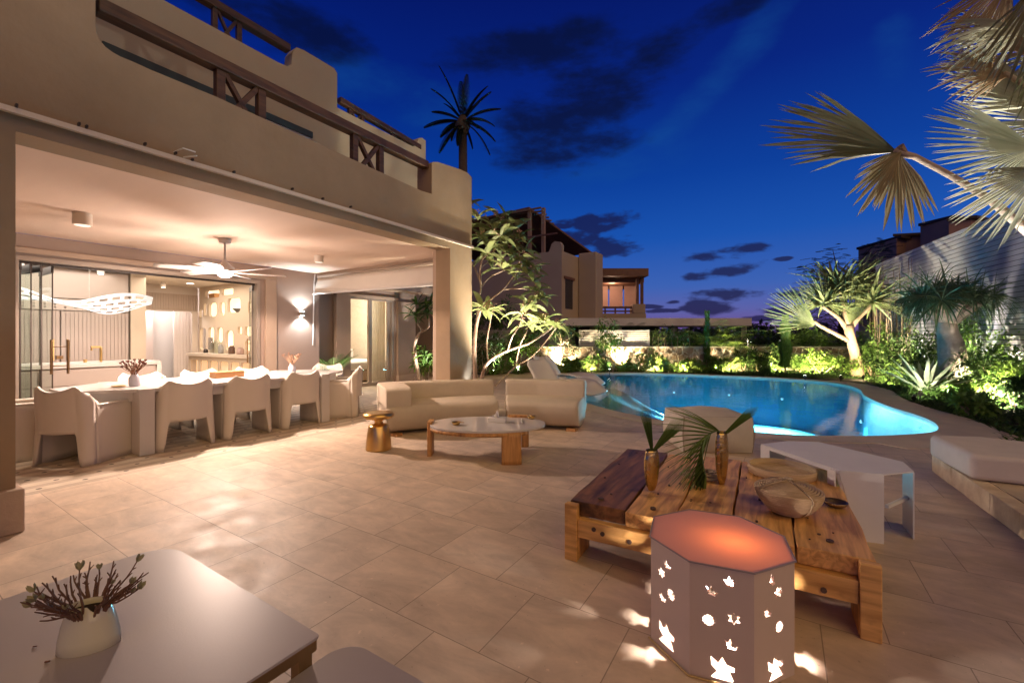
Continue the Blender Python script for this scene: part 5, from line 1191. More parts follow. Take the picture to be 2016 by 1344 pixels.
# foreground plumeria by the far pier
br = [([(940, 812), (936, 745), (934, 690), (938, 640), (948, 606)], .050, .026), ([(938, 640), (942, 590), (947, 565), (936, 530), (918, 500), (914, 460), (916, 415)], .020, .010),
      ([(947, 565), (945, 530), (950, 510), (960, 502)], .020, .013), ([(947, 565), (965, 545), (985, 535), (1010, 525), (1024, 515)], .015, .009), ([(945, 530), (955, 520), (978, 512), (990, 530)], .012, .008),
      ([(948, 606), (965, 590), (990, 570), (1010, 545), (1028, 520)], .018, .010), ([(990, 570), (1030, 568), (1050, 575), (1062, 590)], .012, .008),
      ([(946, 812), (948, 748), (962, 712), (1000, 690), (1040, 676), (1080, 650), (1090, 640)], .040, .011), ([(962, 712), (958, 680), (964, 640), (970, 610)], .016, .010), ([(1000, 690), (1008, 664), (1022, 640), (1030, 620)], .014, .010),
      ([(975, 760), (1015, 722), (1050, 700), (1080, 665), (1095, 645)], .016, .009), ([(1015, 722), (1024, 680), (1036, 655), (1040, 640)], .012, .008)]
tips = [(916, 410), (908, 395), (926, 450), (970, 455), (1022, 470), (1000, 500), (1048, 530), (1056, 575), (985, 430), (900, 420), (940, 430), (960, 500), (975, 480), (950, 470), (985, 465), (1000, 440), (1010, 480), (1024, 510), (1032, 495), (1040, 540), (1050, 555), (990, 530), (1062, 590), (1046, 600), (1012, 455), (1035, 520),
        (948, 606), (958, 612), (970, 612), (1030, 620), (1040, 640), (1090, 640), (1098, 645), (1072, 634), (1055, 622)]
px_tree('plumeria_tree', 'tall bare stemmed plumeria tree with drooping leaf tufts behind the sofa', 'tree', 7.9, br, tips, .40, .115, 7, lm_plum, bark_p, flowers=2, droop=.9)
px_tree('plumeria_tree', 'small crooked plumeria tree framed by the terrace end opening below the blind', 'tree', 11.4,
        [([(829, 762), (824, 735), (816, 690), (822, 662), (832, 652)], .055, .03), ([(832, 652), (824, 640), (816, 624)], .022, .014), ([(832, 652), (845, 643), (842, 620)], .022, .014), ([(824, 735), (812, 750)], .02, .01)],
        [(816, 622), (822, 600), (842, 618), (838, 605), (848, 600), (836, 700), (842, 715)], .42, .085, 12, lm_dark, bark_p, droop=.8, jit=.2)
# far palm silhouette
pc = D(911, 240, 23); t = thing('date_palm', 'black silhouette of a tall date palm against the blue sky behind the villa', 'palm tree', (pc.x, pc.y, 0))
m = MB(); m.tube([(pc.x, pc.y, 0), (pc.x + .05, pc.y, pc.z * .5), (pc.x, pc.y, pc.z)], [.32, .25, .22], 10); m.tube([(pc.x, pc.y, pc.z - .7), (pc.x, pc.y, pc.z - .2), (pc.x, pc.y, pc.z + .35)], [.24, .42, .15], 10); m.build('trunk', bark_d, t, world=True, smooth=True)
m = MB(); rnd = random.Random(5)
def frond(m, c, d_, ln, n_, ll, lw, droop, stiff=.5, rib_r=.012, rib=None):
    p = Vector(c); cur = d_.normalized(); pts = [p.copy()]; K = 14
    for k_ in range(K):
        cur = (cur + Vector((0, 0, -droop / K))).normalized(); p = p + cur * ln / K; pts.append(p.copy())
    (rib or m).tube(pts, [rib_r * (1 - .8 * k_ / K) for k_ in range(K + 1)], 4)
    side = d_.cross(UP).normalized() if abs(d_.normalized().z) < .97 else RT
    for i in range(n_):
        u = .14 + .86 * i / n_; x = u * K; k_ = min(int(x), K - 1); q = pts[k_].lerp(pts[k_ + 1], x - k_); tg = (pts[k_ + 1] - pts[k_]).normalized()
        sd = tg.cross(UP); sd = sd.normalized() if sd.length > .1 else side
        L_ = ll * (math.sin(math.pi * min(1, u * .85 + .12)) ** .6)
        for s_ in (-1, 1): m.leaf(q, (tg * stiff + sd * s_ + UP * .12), UP, L_, lw, .5, 3, .2, shape=1)
for px, py in ((873, 132), (858, 170), (856, 212), (838, 240), (865, 262), (862, 295), (918, 150), (908, 165), (952, 165), (958, 178), (978, 205), (975, 235), (978, 270), (965, 300), (930, 290), (893, 250), (940, 245), (890, 275), (903, 285), (935, 200), (880, 200)):
    e_ = D(px, py, 23 + rnd.uniform(-1.2, 1.2)); v = e_ - pc; dr_ = .6 if v.z > 0 else 1.0
    frond(m, pc, v + UP * dr_ * v.length * .42, v.length * 1.06, 44, .30, .085, dr_ * 1.15)
m.build('crown', lm_black, t, world=True)
# ---- fan leaves
def fan_leaf(m, hub, axis, nrm, rad, n_, spread, sag=.25, split=.55, w0=1.0, rnd=rg, rag=.12, stem=None, curl=0):
    axis = axis.normalized(); nrm = (nrm - axis * nrm.dot(axis)).normalized(); side = axis.cross(nrm).normalized()
    da = spread / n_
    for i in range(n_):
        a = -spread / 2 + da * (i + .5); R_ = rad * (1 - .28 * abs(2 * (i + .5) / n_ - 1) ** 2.2) * rnd.uniform(1 - rag, 1)
        sp = split * rnd.uniform(.9, 1.1); tw = rnd.uniform(-.05, .05); sg2 = sag * rnd.uniform(.8, 1.5)
        def pt(r_, ang, lift=0):
            d_ = axis * math.cos(ang) + side * math.sin(ang); cup = nrm * (.10 * rad * math.cos(ang) * min(1, r_ * 2))
            q = hub + d_ * (r_ * R_) + nrm * lift + cup * .4; q = q + Vector((0, 0, -sg2 * R_ * r_ ** 2.4 - (curl * max(0, r_ - .6) * R_))); return q
        b = len(m.v); rs = [.04, .25, sp * .75, sp, (1 + sp) / 2, .88, 1.0]; hw = [1, 1, 1, 1, .95, .60, .03]
        for r_, h_ in zip(rs, hw):
            # half width in angle beyond the split follows a straight taper
            ha = da / 2 * h_ * (1 if r_ <= sp else sp / r_) * w0; lf = .012 * rad * min(1, r_ * 3) * (1 if r_ < sp else h_)
            m.v += [tuple(pt(r_, a - ha + tw * (r_ > sp) * r_)), tuple(pt(r_, a + tw * (r_ > sp) * r_, lf)), tuple(pt(r_, a + ha + tw * (r_ > sp) * r_))]
        for k_ in range(len(rs) - 1):
            c_ = b + k_ * 3; m.f += [(c_, c_ + 1, c_ + 4, c_ + 3), (c_ + 1, c_ + 2, c_ + 5, c_ + 4)]
# big silver fan palm at the top right: crown just outside the picture
crown = Vector(D(2190, 330, 4.1)); t = thing('silver_fan_palm', 'large silvery fan palm leaning in from the upper right corner', 'palm tree', (crown.x + .5, crown.y, 0))
m = MB(); m.tube([(crown.x + .5, crown.y, 0), (crown.x + .35, crown.y, 1.2), (crown.x + .1, crown.y, 2.2), crown + UP * .1], [.22, .19, .17, .14], 14); m.build('trunk', bark, t, world=True, smooth=True)
rnd = random.Random(8)
def leaf_on(hub, axis_px, rad, n_, spread, sag, mt_, nrm, petiole=True, split=.55, rag=.1, curl=0, name='leaf', r_pet=.024):
    m = MB(); fan_leaf(m, hub, axis_px, nrm, rad, n_, spread, sag, split, rnd=rnd, rag=rag, curl=curl); o = m.build(name, mt_, t, world=True)
    if petiole:
        m = MB(); mid = hub.lerp(crown, .5) + UP * .10; m.tube([hub + (hub - crown).normalized() * .05, hub.lerp(mid, .5) + UP * .02, mid, crown], [r_pet * .7, r_pet * .9, r_pet, r_pet * 1.3], 8); m.build('petiole', bark_w, t, world=True, smooth=True)
    return o
h1 = D(1768, 300, 3.1); t0 = t
m = MB(); fan_leaf(m, h1, (RT * -1 + UP * .34 + FW * .15), (FW * -1 + UP * .25), 1.02, 28, R(58), .05, .60, rnd=rnd, rag=.16, w0=1.15); m.build('leaf_blade', leafmat('olive_palm_leaf', (.14, .13, .06), (.30, .27, .15), tl=.2, vscale=3), t, world=True)
m = MB(); fan_leaf(m, h1, (UP * -1 - RT * .05 - FW * .15), (FW * -1 + UP * .1), .64, 16, R(66), .05, .45, rnd=rnd, rag=.25, w0=1.9); fan_leaf(m, h1 - FW * .04, (UP * -1 - RT * 1.0), (FW * -1), .62, 8, R(34), .05, .4, rnd=rnd, rag=.25, w0=1.7); fan_leaf(m, h1 - FW * .02, (UP * -.6 - RT * 1.2), (FW * -1), .40, 6, R(26), .05, .35, rnd=rnd, rag=.3, w0=1.3)
m.build('hanging_blade', leafmat('drying_palm_leaf', (.16, .13, .06), (.38, .30, .18), tl=.2, vscale=3), t, world=True)
pe = D(2040, 470, 3.25)
m = MB(); m.tube([h1 + RT * -.03 + UP * .0, D(1800, 308, 3.1), D(1870, 345, 3.15), D(1950, 393, 3.2), pe, crown + RT * .1], [.028, .020, .022, .028, .034, .05], 10); m.build('petiole', bark_w, t, world=True, smooth=True)
m = MB(); m.tube([h1 + UP * .03, h1 + RT * .05 - UP * .01], [.04, .02], 8); m.build('hub', bark, t, world=True)
for (px, py, dep, ax, rad, n_, spd, sag, mt_, nr, rag) in (
    (2040, 292, 3.3, (RT * -1 + UP * .02), .90, 36, 92, .03, lm_silver, (FW * -1 + UP * .35), .08),
    (2110, 250, 3.8, (RT * -1 + UP * .2), 1.15, 34, 80, .05, lm_silver, (FW * -1 + UP * .2), .10),
    (2100, 100, 3.9, (RT * -1 + UP * .1), 1.2, 30, 80, .12, lm_silver, (FW * -1 + UP * .3), .15),
    (1985, 150, 3.5, (RT * -1 + UP * .15), .78, 26, 84, .16, lm_dry, (FW * -.9 + UP * .4), .25),
    (2020, 60, 3.3, (RT * -1 - UP * .1), .85, 24, 70, .2, lm_silver, (FW * -.9 + UP * .4), .2),
    (2060, 330, 3.1, (RT * -1 - UP * .55), .86, 24, 60, .06, lm_silver, (FW * -1 + UP * .2), .10),
    (2045, 210, 3.6, (RT * -1 + UP * .42), .98, 30, 72, .04, lm_silver, (FW * -1 + UP * .3), .10),
    (2050, 120, 3.7, (RT * -1 + UP * .55), 1.1, 28, 66, .22, lm_dry, (FW * -.9 + UP * .5), .25),
    (1990, -40, 3.4, (RT * -.7 - UP * .8), .90, 26, 70, .10, lm_dry, (FW * -1 + UP * .1), .25),
    (2070, -60, 3.0, (RT * -.42 - UP * 1), 1.05, 22, 50, .05, leafmat('shadow_palm_leaf', (.10, .10, .05), (.26, .23, .13), tl=.25, vscale=3), (FW * -1), .15),
    (2090, 60, 2.9, (RT * -.35 - UP * 1), .75, 20, 56, .05, leafmat('green_palm_leaf', (.12, .15, .05), (.32, .34, .16), tl=.25, vscale=3), (FW * -1), .15)):
    leaf_on(D(px, py, dep), ax, rad, n_, R(spd), sag, mt_, nr, True, .5, rag, name='leaf_blade')
# ---- pandanus / fan palm tree right of the pool
tp_ = G(1685, 722); T_ = lambda px, py, dd=0: D(px, py, 14.6 + dd)
t = thing('pandanus_tree', 'branching pandanus tree with a lit fan leaf, at the far right corner of the pool', 'tree', (D(1686, 728, 14.6).x, D(1686, 728, 14.6).y, 0))
m = MB(); m.tube([T_(1688, 745), T_(1684, 700), T_(1672, 655), T_(1670, 640)], [.22, .16, .14, .16], 12); m.tube([T_(1674, 672), T_(1640, 655), T_(1612, 640), T_(1602, 632)], [.08, .065, .055, .05], 9); m.tube([T_(1668, 648), T_(1650, 625), T_(1632, 612), T_(1620, 604, -.3)], [.09, .06, .05, .04], 9)
m.tube([T_(1670, 642), T_(1663, 610, .2), T_(1660, 585, .3), T_(1655, 570)], [.13, .10, .09, .06], 9); m.tube([T_(1672, 644), T_(1690, 625), T_(1705, 612), T_(1716, 600, -.2)], [.12, .08, .07, .05], 9); m.build('trunk', bark, t, world=True, smooth=True)
m = MB(); rnd = random.Random(9)
fan_leaf(m, T_(1606, 642, -.6), (RT * -1 + UP * .55), (FW * -1 + UP * .1), 2.0, 26, R(74), .02, .35, rnd=rnd, w0=.95, rag=.06)
fan_leaf(m, T_(1672, 640, -.3), (RT * .25 + UP * 1), (FW * -1 + UP * .1), 2.0, 22, R(62), .0, .3, rnd=rnd, w0=.7, rag=.12)
fan_leaf(m, T_(1625, 605, -.2), (RT * -.7 + UP * .8), (FW * -1 + UP * .1), 1.5, 20, R(100), .02, .3, rnd=rnd, w0=.7, rag=.1)
m.build('fan_leaf', lm_fan, t, world=True)
m = MB()
for (px, py, dd, n_, ln) in ((1655, 572, .2, 66, 1.45), (1622, 600, 0, 44, 1.1), (1716, 598, -.2, 60, 1.35), (1690, 562, .4, 54, 1.4), (1640, 562, .5, 46, 1.3)):
    rosette(m, T_(px, py, dd), UP + RT * rnd.uniform(-.3, .3), int(n_ * 1.15), ln * 1.08, .14, -.15, 1.0, .45, 6, 1, rnd)
m.build('crown', lm_fan, t, world=True)
# ---- dragon tree
t_dep = 10.6; T2 = lambda px, py, dd=0: D(px, py, t_dep + dd); b0 = T2(1880, 778)
t = thing('dragon_tree', 'thick trunked tree with a mop of drooping narrow leaves before the white slatted fence', 'tree', (b0.x, b0.y, 0))
m = MB(); m.tube([T2(1882, 792), T2(1880, 760), T2(1877, 715), T2(1872, 680), T2(1866, 655), T2(1862, 630)], [.33, .29, .27, .25, .20, .18], 18); m.build('trunk', bark_w, t, world=True, smooth=True)
m = MB(); rnd = random.Random(12)
for k_ in range(30):
    a = rnd.random() * 2 * math.pi; r_ = rnd.uniform(.0, 1) ** .6 * .80; c_ = T2(1868, 625) + Vector((math.cos(a) * r_, math.sin(a) * r_, .30 + .42 * (1 - r_) + rnd.uniform(-.12, .12)))
    rosette(m, c_, (Vector((math.cos(a) * r_, math.sin(a) * r_, .55))), 32, rnd.uniform(.65, .92), .046, -.4, 1.0, rnd.uniform(.8, 1.7), 6, 1, rnd)
m.build('crown', lm_drac, t, world=True)
m = MB()
for k_ in range(9):
    a = k_ * .7; c_ = T2(1868, 628) + Vector((math.cos(a) * .55, math.sin(a) * .55, .35)); m.tube([T2(1864, 640), c_], [.12, .06], 7)
m.build('limb', bark, t, world=True)
# ---- agave
g0 = G(1822, 782); t = thing('agave', 'striped pale agave with long curving leaves lit from below, left of the thick trunk', 'agave', g0)
m = MB(); rnd = random.Random(2)
for k_ in range(26):
    a = k_ * 2.4; e_ = .45 + 1.1 * k_ / 26; d_ = Vector((math.cos(a), math.sin(a), e_ * 1.5)); m.leaf(g0 + Vector((0, 0, .05)), d_, UP, rnd.uniform(.8, 1.1), .15, .35, 7, .3, 1)
m.build('leaves', lm_agave, t, world=True, smooth=True)
# ---- generic plants
def shrub(px, py, dep, w_, h_, n_, ll, lw, mt_, label, name='shrub', cat='shrub', group=None, z0=None, stems=True, seed=0):
    """leafy bush: crown centre line at px, foot at ground; h_ and w_ in metres"""
    v = ray(px, 700); b = Vector((v.x * dep, v.y * dep, 0)); zb = 0 if z0 is None else z0
    rnd = random.Random(seed + int(px) * 13 + int(dep * 10)); t = thing(name, label, cat, b, 0, group); m = MB(); cl = []
    for k_ in range(max(4, int(n_ / 55))):
        a = rnd.random() * 6.283; r_ = rnd.random() ** .6; cl.append((Vector((math.cos(a) * r_ * w_ * .42, math.sin(a) * r_ * w_ * .42, zb + h_ * (.25 + .65 * rnd.random()))), rnd.uniform(.5, 1) * min(w_, h_) * .30))
    for k_ in range(n_):
        c_, r_ = cl[k_ % len(cl)]; d_ = Vector((rnd.gauss(0, 1), rnd.gauss(0, 1), rnd.gauss(.15, .9))).normalized(); p = c_ + d_ * r_ * rnd.random() ** .4
        if p.z < zb + .01: continue
        m.leaf(p, (d_ + Vector((rnd.uniform(-.6, .6), rnd.uniform(-.6, .6), rnd.uniform(-.5, .5)))), UP, ll * rnd.uniform(.6, 1.2), lw, .4, 2, .2, 0)
    m.build('foliage', mt_, t)
    if stems:
        m = MB()
        for c_, r_ in cl[:8]: m.tube([(c_.x * .15, c_.y * .15, 0), (c_.x * .6, c_.y * .6, c_.z * .55), tuple(c_)], [.018, .012, .006], 5)
        m.build('stem', bark, t)
    return t
def clump(px, dep, n_, ln, wd, mt_, label, name='grass_clump', cat='grass clump', spread=1.0, droop=.9, group=None, seed=0, rad=.12):
    v = ray(px, 700); b = Vector((v.x * dep, v.y * dep, 0)); rnd = random.Random(seed + int(px) * 7); t = thing(name, label, cat, b, 0, group); m = MB()
    for k_ in range(n_):
        a = rnd.random() * 6.283; e_ = rnd.uniform(.5, 1.6); o_ = Vector((math.cos(a), math.sin(a), 0)); m.leaf(o_ * rad * rnd.random(), o_ * spread + UP * e_, UP, ln * rnd.uniform(.6, 1.1), wd, droop * rnd.uniform(.6, 1.4), 5, .25, 1)
    m.build('blades', mt_, t); return t
# row along the stone wall, left to right (px, depth, w, h, kind, label)
row = [
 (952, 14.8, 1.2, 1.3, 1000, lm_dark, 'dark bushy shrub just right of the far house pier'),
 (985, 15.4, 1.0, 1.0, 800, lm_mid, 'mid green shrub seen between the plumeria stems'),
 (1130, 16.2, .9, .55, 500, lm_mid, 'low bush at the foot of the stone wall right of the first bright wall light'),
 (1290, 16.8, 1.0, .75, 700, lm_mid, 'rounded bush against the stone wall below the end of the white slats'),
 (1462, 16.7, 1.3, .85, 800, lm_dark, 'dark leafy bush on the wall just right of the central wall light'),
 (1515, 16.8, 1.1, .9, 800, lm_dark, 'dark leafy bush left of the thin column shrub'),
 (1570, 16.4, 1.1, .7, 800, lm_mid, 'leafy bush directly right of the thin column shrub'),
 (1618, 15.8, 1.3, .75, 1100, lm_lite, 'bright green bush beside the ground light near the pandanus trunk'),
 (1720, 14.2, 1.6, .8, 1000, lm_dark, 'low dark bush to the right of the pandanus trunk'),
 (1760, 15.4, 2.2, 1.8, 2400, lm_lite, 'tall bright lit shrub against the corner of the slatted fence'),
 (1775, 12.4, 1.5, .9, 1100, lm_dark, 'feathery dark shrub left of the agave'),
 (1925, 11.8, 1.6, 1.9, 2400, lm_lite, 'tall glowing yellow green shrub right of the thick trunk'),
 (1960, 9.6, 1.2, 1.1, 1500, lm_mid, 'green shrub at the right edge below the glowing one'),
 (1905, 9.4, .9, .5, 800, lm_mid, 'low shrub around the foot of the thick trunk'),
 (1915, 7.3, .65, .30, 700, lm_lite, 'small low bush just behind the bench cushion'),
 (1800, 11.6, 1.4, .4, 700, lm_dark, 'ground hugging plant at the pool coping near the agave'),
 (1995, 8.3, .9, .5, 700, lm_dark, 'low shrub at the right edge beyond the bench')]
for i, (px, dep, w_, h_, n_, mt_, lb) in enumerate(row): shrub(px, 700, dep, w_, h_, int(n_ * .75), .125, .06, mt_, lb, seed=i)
gl_ = [(1155, 15.9, 90, .75, lm_grass, 'fine tufted grass clump left of the bright citrus tree', 1.0), (1180, 16.1, 80, .7, lm_grass, 'fine tufted grass clump at the foot of the citrus tree', 1.0), (1105, 16, 60, .8, lm_lite, 'broad bladed clump below the first bright wall light', .9),
       (1225, 16.3, 50, .7, lm_lite, 'strappy lily clump glowing in the second wall light', .9), (1260, 16.5, 34, .75, lm_lite, 'strappy lily clump right of the second wall light', .9), (1305, 16.7, 30, .7, lm_mid, 'arching lily clump below the bamboo like stems', .9), (1345, 16.7, 34, .7, lm_mid, 'arching lily clump left of the central wall light', .9),
       (1378, 16.6, 36, .75, lm_lite, 'strappy lily clump glowing left of the central light', .9), (1405, 16.6, 40, .8, lm_lite, 'strappy lily clump in front of the central light', .9), (1432, 16.6, 46, .95, lm_lite, 'tall fanned lily clump right of the central light', .8), (1020, 15.6, 60, .8, lm_mid, 'grassy clump behind the sun lounger backs', .9), (968, 15.2, 50, .7, lm_lite, 'lit grassy clump at the foot of the white stemmed palm', .9)]
for i, (px, dep, n_, ln, mt_, lb, sp) in enumerate(gl_): clump(px, dep, int(n_ * 1.3), ln * 1.05, .05 if mt_ is not lm_grass else .014, mt_, lb, spread=sp, seed=i, rad=.18)
# filler planting: one row before the wall, one behind it, one along the white fence
fr2 = random.Random(77)
for i in range(17):
    px = 1128 + i * 35; mt_ = (lm_mid, lm_dark, lm_dark, lm_grass)[fr2.randrange(4)]
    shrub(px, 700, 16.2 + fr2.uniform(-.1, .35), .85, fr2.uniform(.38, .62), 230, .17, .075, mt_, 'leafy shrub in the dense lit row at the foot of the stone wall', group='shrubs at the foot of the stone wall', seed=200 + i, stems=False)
for i in range(15):
    px = 1290 + i * 28
    if 1370 < px < 1500: continue
    mt_ = (lm_mid, lm_dark, lm_dark, lm_lite)[fr2.randrange(4)]
    shrub(px, 700, 18.0 + fr2.uniform(-.2, .5), 1.3, fr2.uniform(1.2, 1.55), 380, .24, .09, mt_, 'leafy shrub showing its top over the stone wall', group='shrubs behind the stone wall', seed=300 + i, stems=False)
for i, (px, dep, h_) in enumerate(((1712, 15.2, 1.3), (1745, 14.0, 1.2), (1772, 13.4, 1.0), (1800, 13.8, 1.5), (1838, 12.6, 1.3), (1905, 11.6, 1.2), (1950, 11.2, 1.7), (1985, 10.6, 1.5), (1940, 10.2, .9), (1975, 9.4, .8), (2005, 9.0, 1.0), (1865, 12.4, 1.0), (1825, 10.9, .5), (1858, 9.3, .35), (1890, 8.6, .3), (1690, 14.6, .7), (1755, 12.6, .5))):
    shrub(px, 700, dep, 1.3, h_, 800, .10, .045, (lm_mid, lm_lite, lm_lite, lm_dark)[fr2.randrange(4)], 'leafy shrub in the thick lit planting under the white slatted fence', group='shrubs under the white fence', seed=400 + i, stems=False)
# small trees by the wall
def small_tree(px, dep, h0, h1, w_, n_, ll, lw, lmat, bmat, label, r0=.05, lean=0, stems=1, name='small_tree', cat='tree'):
    v = ray(px, 700); b = Vector((v.x * dep, v.y * dep, 0)); t = thing(name, label, cat, b); rnd = random.Random(int(px)); m = MB()
    tips_ = []
    for s_ in range(stems):
        bx = Vector(((s_ - (stems - 1) / 2) * .12, 0, 0)); top_ = Vector((lean + bx.x * 2, 0, h0)); m.tube([bx, bx.lerp(top_, .5) + Vector((.03, 0, 0)), top_], [r0, r0 * .8, r0 * .6], 8)
        for k_ in range(7):
            a = rnd.random() * 6.283; r_ = rnd.uniform(.3, 1) * w_ * .5; e_ = Vector((lean + math.cos(a) * r_, math.sin(a) * r_, rnd.uniform(h0 * .9, h1))); m.tube([top_, top_.lerp(e_, .5) + UP * .08, e_], [r0 * .45, r0 * .3, r0 * .12], 5); tips_.append(e_)
    m.build('trunk', bmat, t, smooth=True); m = MB()
    for k_ in range(n_):
        c_ = tips_[k_ % len(tips_)]; d_ = Vector((rnd.gauss(0, 1), rnd.gauss(0, 1), rnd.gauss(0, 1))).normalized(); p = c_ + d_ * w_ * .2 * rnd.random() ** .5
        m.leaf(p, d_ + Vector((0, 0, -.2)), UP, ll * rnd.uniform(.7, 1.1), lw, .4, 2, .2, 0)
    m.build('crown', lmat, t); return t
small_tree(1200, 16.2, .95, 1.95, .95, 900, .12, .055, lm_mid, bark_w, 'small citrus tree with two pale stems before the white slats', .03, stems=3)
small_tree(1112, 16.6, 1.0, 1.75, 1.2, 700, .12, .05, lm_dark, bark_w, 'small leafy tree over the first bright wall light', .03, stems=2)
small_tree(1020, 16.0, .9, 1.9, 1.6, 1000, .16, .07, lm_lite, bark, 'yellow green leafy tree left of the slats behind the plumeria', .05, stems=2)
small_tree(955, 17.5, 1.4, 2.6, 2.2, 1300, .18, .08, lm_dark, bark, 'dark tree crowding the corner beside the far house pier', .05, stems=2)
for i, (px, h_, lb) in enumerate(((1296, 1.6, 'feathery upright stems left of the trio above the wall'), (1322, 1.75, 'thin upright stems in the middle of the trio above the wall'), (1345, 1.6, 'thin upright stems right of the trio above the wall'))):
    small_tree(px, 16.9, h_ * .75, h_, .55, 260, .11, .035, lm_mid if i else lm_grass, bark, lb, .014, stems=3, name='bamboo', cat='bamboo')
# small palm with white lit stem, left
def palm(px, dep, th, nf, fl, ll, mt_, label, r0=.07, lw=.035, up=.9, name='areca_palm', bm_=None, droop=1.1):
    v = ray(px, 700); b = Vector((v.x * dep, v.y * dep, 0)); t = thing(name, label, 'palm tree', b); rnd = random.Random(int(px) + nf); m = MB(); m.tube([(0, 0, 0), (0, 0, th)], [r0 * 1.2, r0], 10); m.build('trunk', bm_ or bark_w, t, smooth=True); m = MB(); rb = MB()
    for k_ in range(nf):
        a = k_ * 2.4; d_ = Vector((math.cos(a), math.sin(a), up * rnd.uniform(.5, 1.5))); frond(m, Vector((0, 0, th)), d_, fl * rnd.uniform(.8, 1.1), 20, ll, lw, droop, rib=rb)
    m.build('crown', mt_, t); rb.build('rib', palm_rib, t); return t
palm(972, 15.6, 1.0, 11, 1.1, .28, lm_mid, 'young palm with a white lit stem at the left end of the garden wall')
palm(1398, 17.7, .85, 15, 2.1, .55, lm_lite, 'arching areca palm rising behind the stone wall left of centre', up=1.2, lw=.05)
palm(1440, 17.9, .7, 13, 1.9, .5, lm_grass, 'yellowish areca palm just right of the other behind the stone wall', up=.9, lw=.05)
palm(1235, 20, 1.2, 12, 1.4, .3, lm_dark, 'dark palm standing before the neighbour balcony', up=1.1)
palm(655, 10.6, .35, 14, .9, .22, lm_dark, 'dark potted looking palm in the strip beside the terrace wall end', up=1.8, droop=.8)
clump(652, 10.8, 40, .6, .05, lm_lite, 'bright leafy clump lit from the ground below the dark palm on the left', name='leafy_clump', cat='plant')
shrub(838, 700, 11.9, .7, 1.1, 420, .16, .06, lm_lite, 'broad leaved lit plant beside the small crooked plumeria')
# columns
def column(px, dep, r_, h_, n_, label, z0=.2):
    v = ray(px, 700); b = Vector((v.x * dep, v.y * dep, 0)); t = thing('column_shrub', label, 'shrub', b); rnd = random.Random(int(px)); m = MB()
    for k_ in range(n_):
        z = z0 + (h_ - z0) * rnd.random(); rr = r_ * (1 - .55 * (z / h_) ** 3) * rnd.uniform(.2, 1.0) ** .5 * (1 + .25 * math.sin(z * 9)); a = rnd.random() * 6.283; m.leaf(Vector((math.cos(a) * rr, math.sin(a) * rr, z)), Vector((math.cos(a) * .4, math.sin(a) * .4, 1)), Vector((math.cos(a), math.sin(a), 0)), rnd.uniform(.10, .17), .03, .1, 2, .2, 0)
    m.build('foliage', lm_mid, t); m = MB(); m.tube([(0, 0, 0), (0, 0, h_ * .8)], [.035, .015], 6); m.build('stem', bark, t); return t
column(1546, 15.7, .17, 2.05, 2600, 'tall thin green column shrub rising past the stone wall')
column(1392, 16.9, .11, 2.3, 900, 'thin column shrub beside the central wall light', .3)
column(2012, 10.4, .30, 2.1, 2200, 'wide green column shrub at the right picture edge', .1)
# plants beyond the wall
for i, (px, dep, w_, h_, n_, mt_, lb) in enumerate(((1480, 18.6, 2.4, 1.35, 900, lm_dark, 'dark hedge plant behind the stone wall near the distant lights'), (1585, 17.9, 1.6, 1.75, 900, lm_mid, 'broad leaved plant over the wall left of the pandanus trunk'), (1625, 17.6, 1.2, 1.3, 500, lm_lite, 'lit broad leaved plant over the wall just behind the pandanus branch'), (1350, 18.4, 2.2, 1.5, 900, lm_dark, 'dark bush behind the wall among the thin stems'), (1262, 18.6, 1.2, 1.4, 700, lm_mid, 'bushy plant behind the right end of the white slats'), (1530, 19.5, 2.4, 1.45, 800, lm_black, 'black bush silhouette behind the wall left of the thin column shrub'))):
    shrub(px, 700, dep, w_, h_, n_, .16, .07, mt_, lb, seed=70 + i)
# large dark feathery trees in the back right
def dark_tree(px, dep, top, w_, lab, n_=26, lmat_=lm_black, seed=0):
    v = ray(px, 700); b = Vector((v.x * dep, v.y * dep, 0)); t = thing('feathery_tree', lab, 'tree', b); rnd = random.Random(seed); m = MB(); cr_ = MB(); m.tube([(0, 0, 0), (.1, 0, top * .5), (0, 0, top * .8)], [.22, .16, .08], 8)
    for k_ in range(n_):
        a = rnd.random() * 6.283; z = top * rnd.uniform(.35, .98); r_ = w_ * .5 * rnd.uniform(.25, 1) * (1.15 - .6 * abs(z / top - .6)); e_ = Vector((math.cos(a) * r_, math.sin(a) * r_, z)); m.tube([(0, 0, z * .7), tuple(e_)], [.05, .015], 5)
        for q_ in range(12):
            d_ = Vector((math.cos(a) + rnd.uniform(-1, 1), math.sin(a) + rnd.uniform(-1, 1), rnd.uniform(-.1, .22))); frond(cr_, e_ + Vector((rnd.uniform(-.5, .5), rnd.uniform(-.5, .5), rnd.uniform(-.3, .3))), d_, .62, 9, .16, .045, .15)
    m.build('trunk', bark_d, t, smooth=True); cr_.build('crown', lmat_, t); return t
dark_tree(1655, 24, 6.2, 4.2, 'tall dark feathery tree behind the pandanus, black against the sky', 34, seed=1)
dark_tree(1575, 25, 4.0, 3.4, 'lower dark feathery tree left of the tall one behind the wall', 20, seed=2)
dark_tree(1720, 22, 5.6, 3.2, 'dark feathery tree against the brown neighbour building', 20, seed=3)
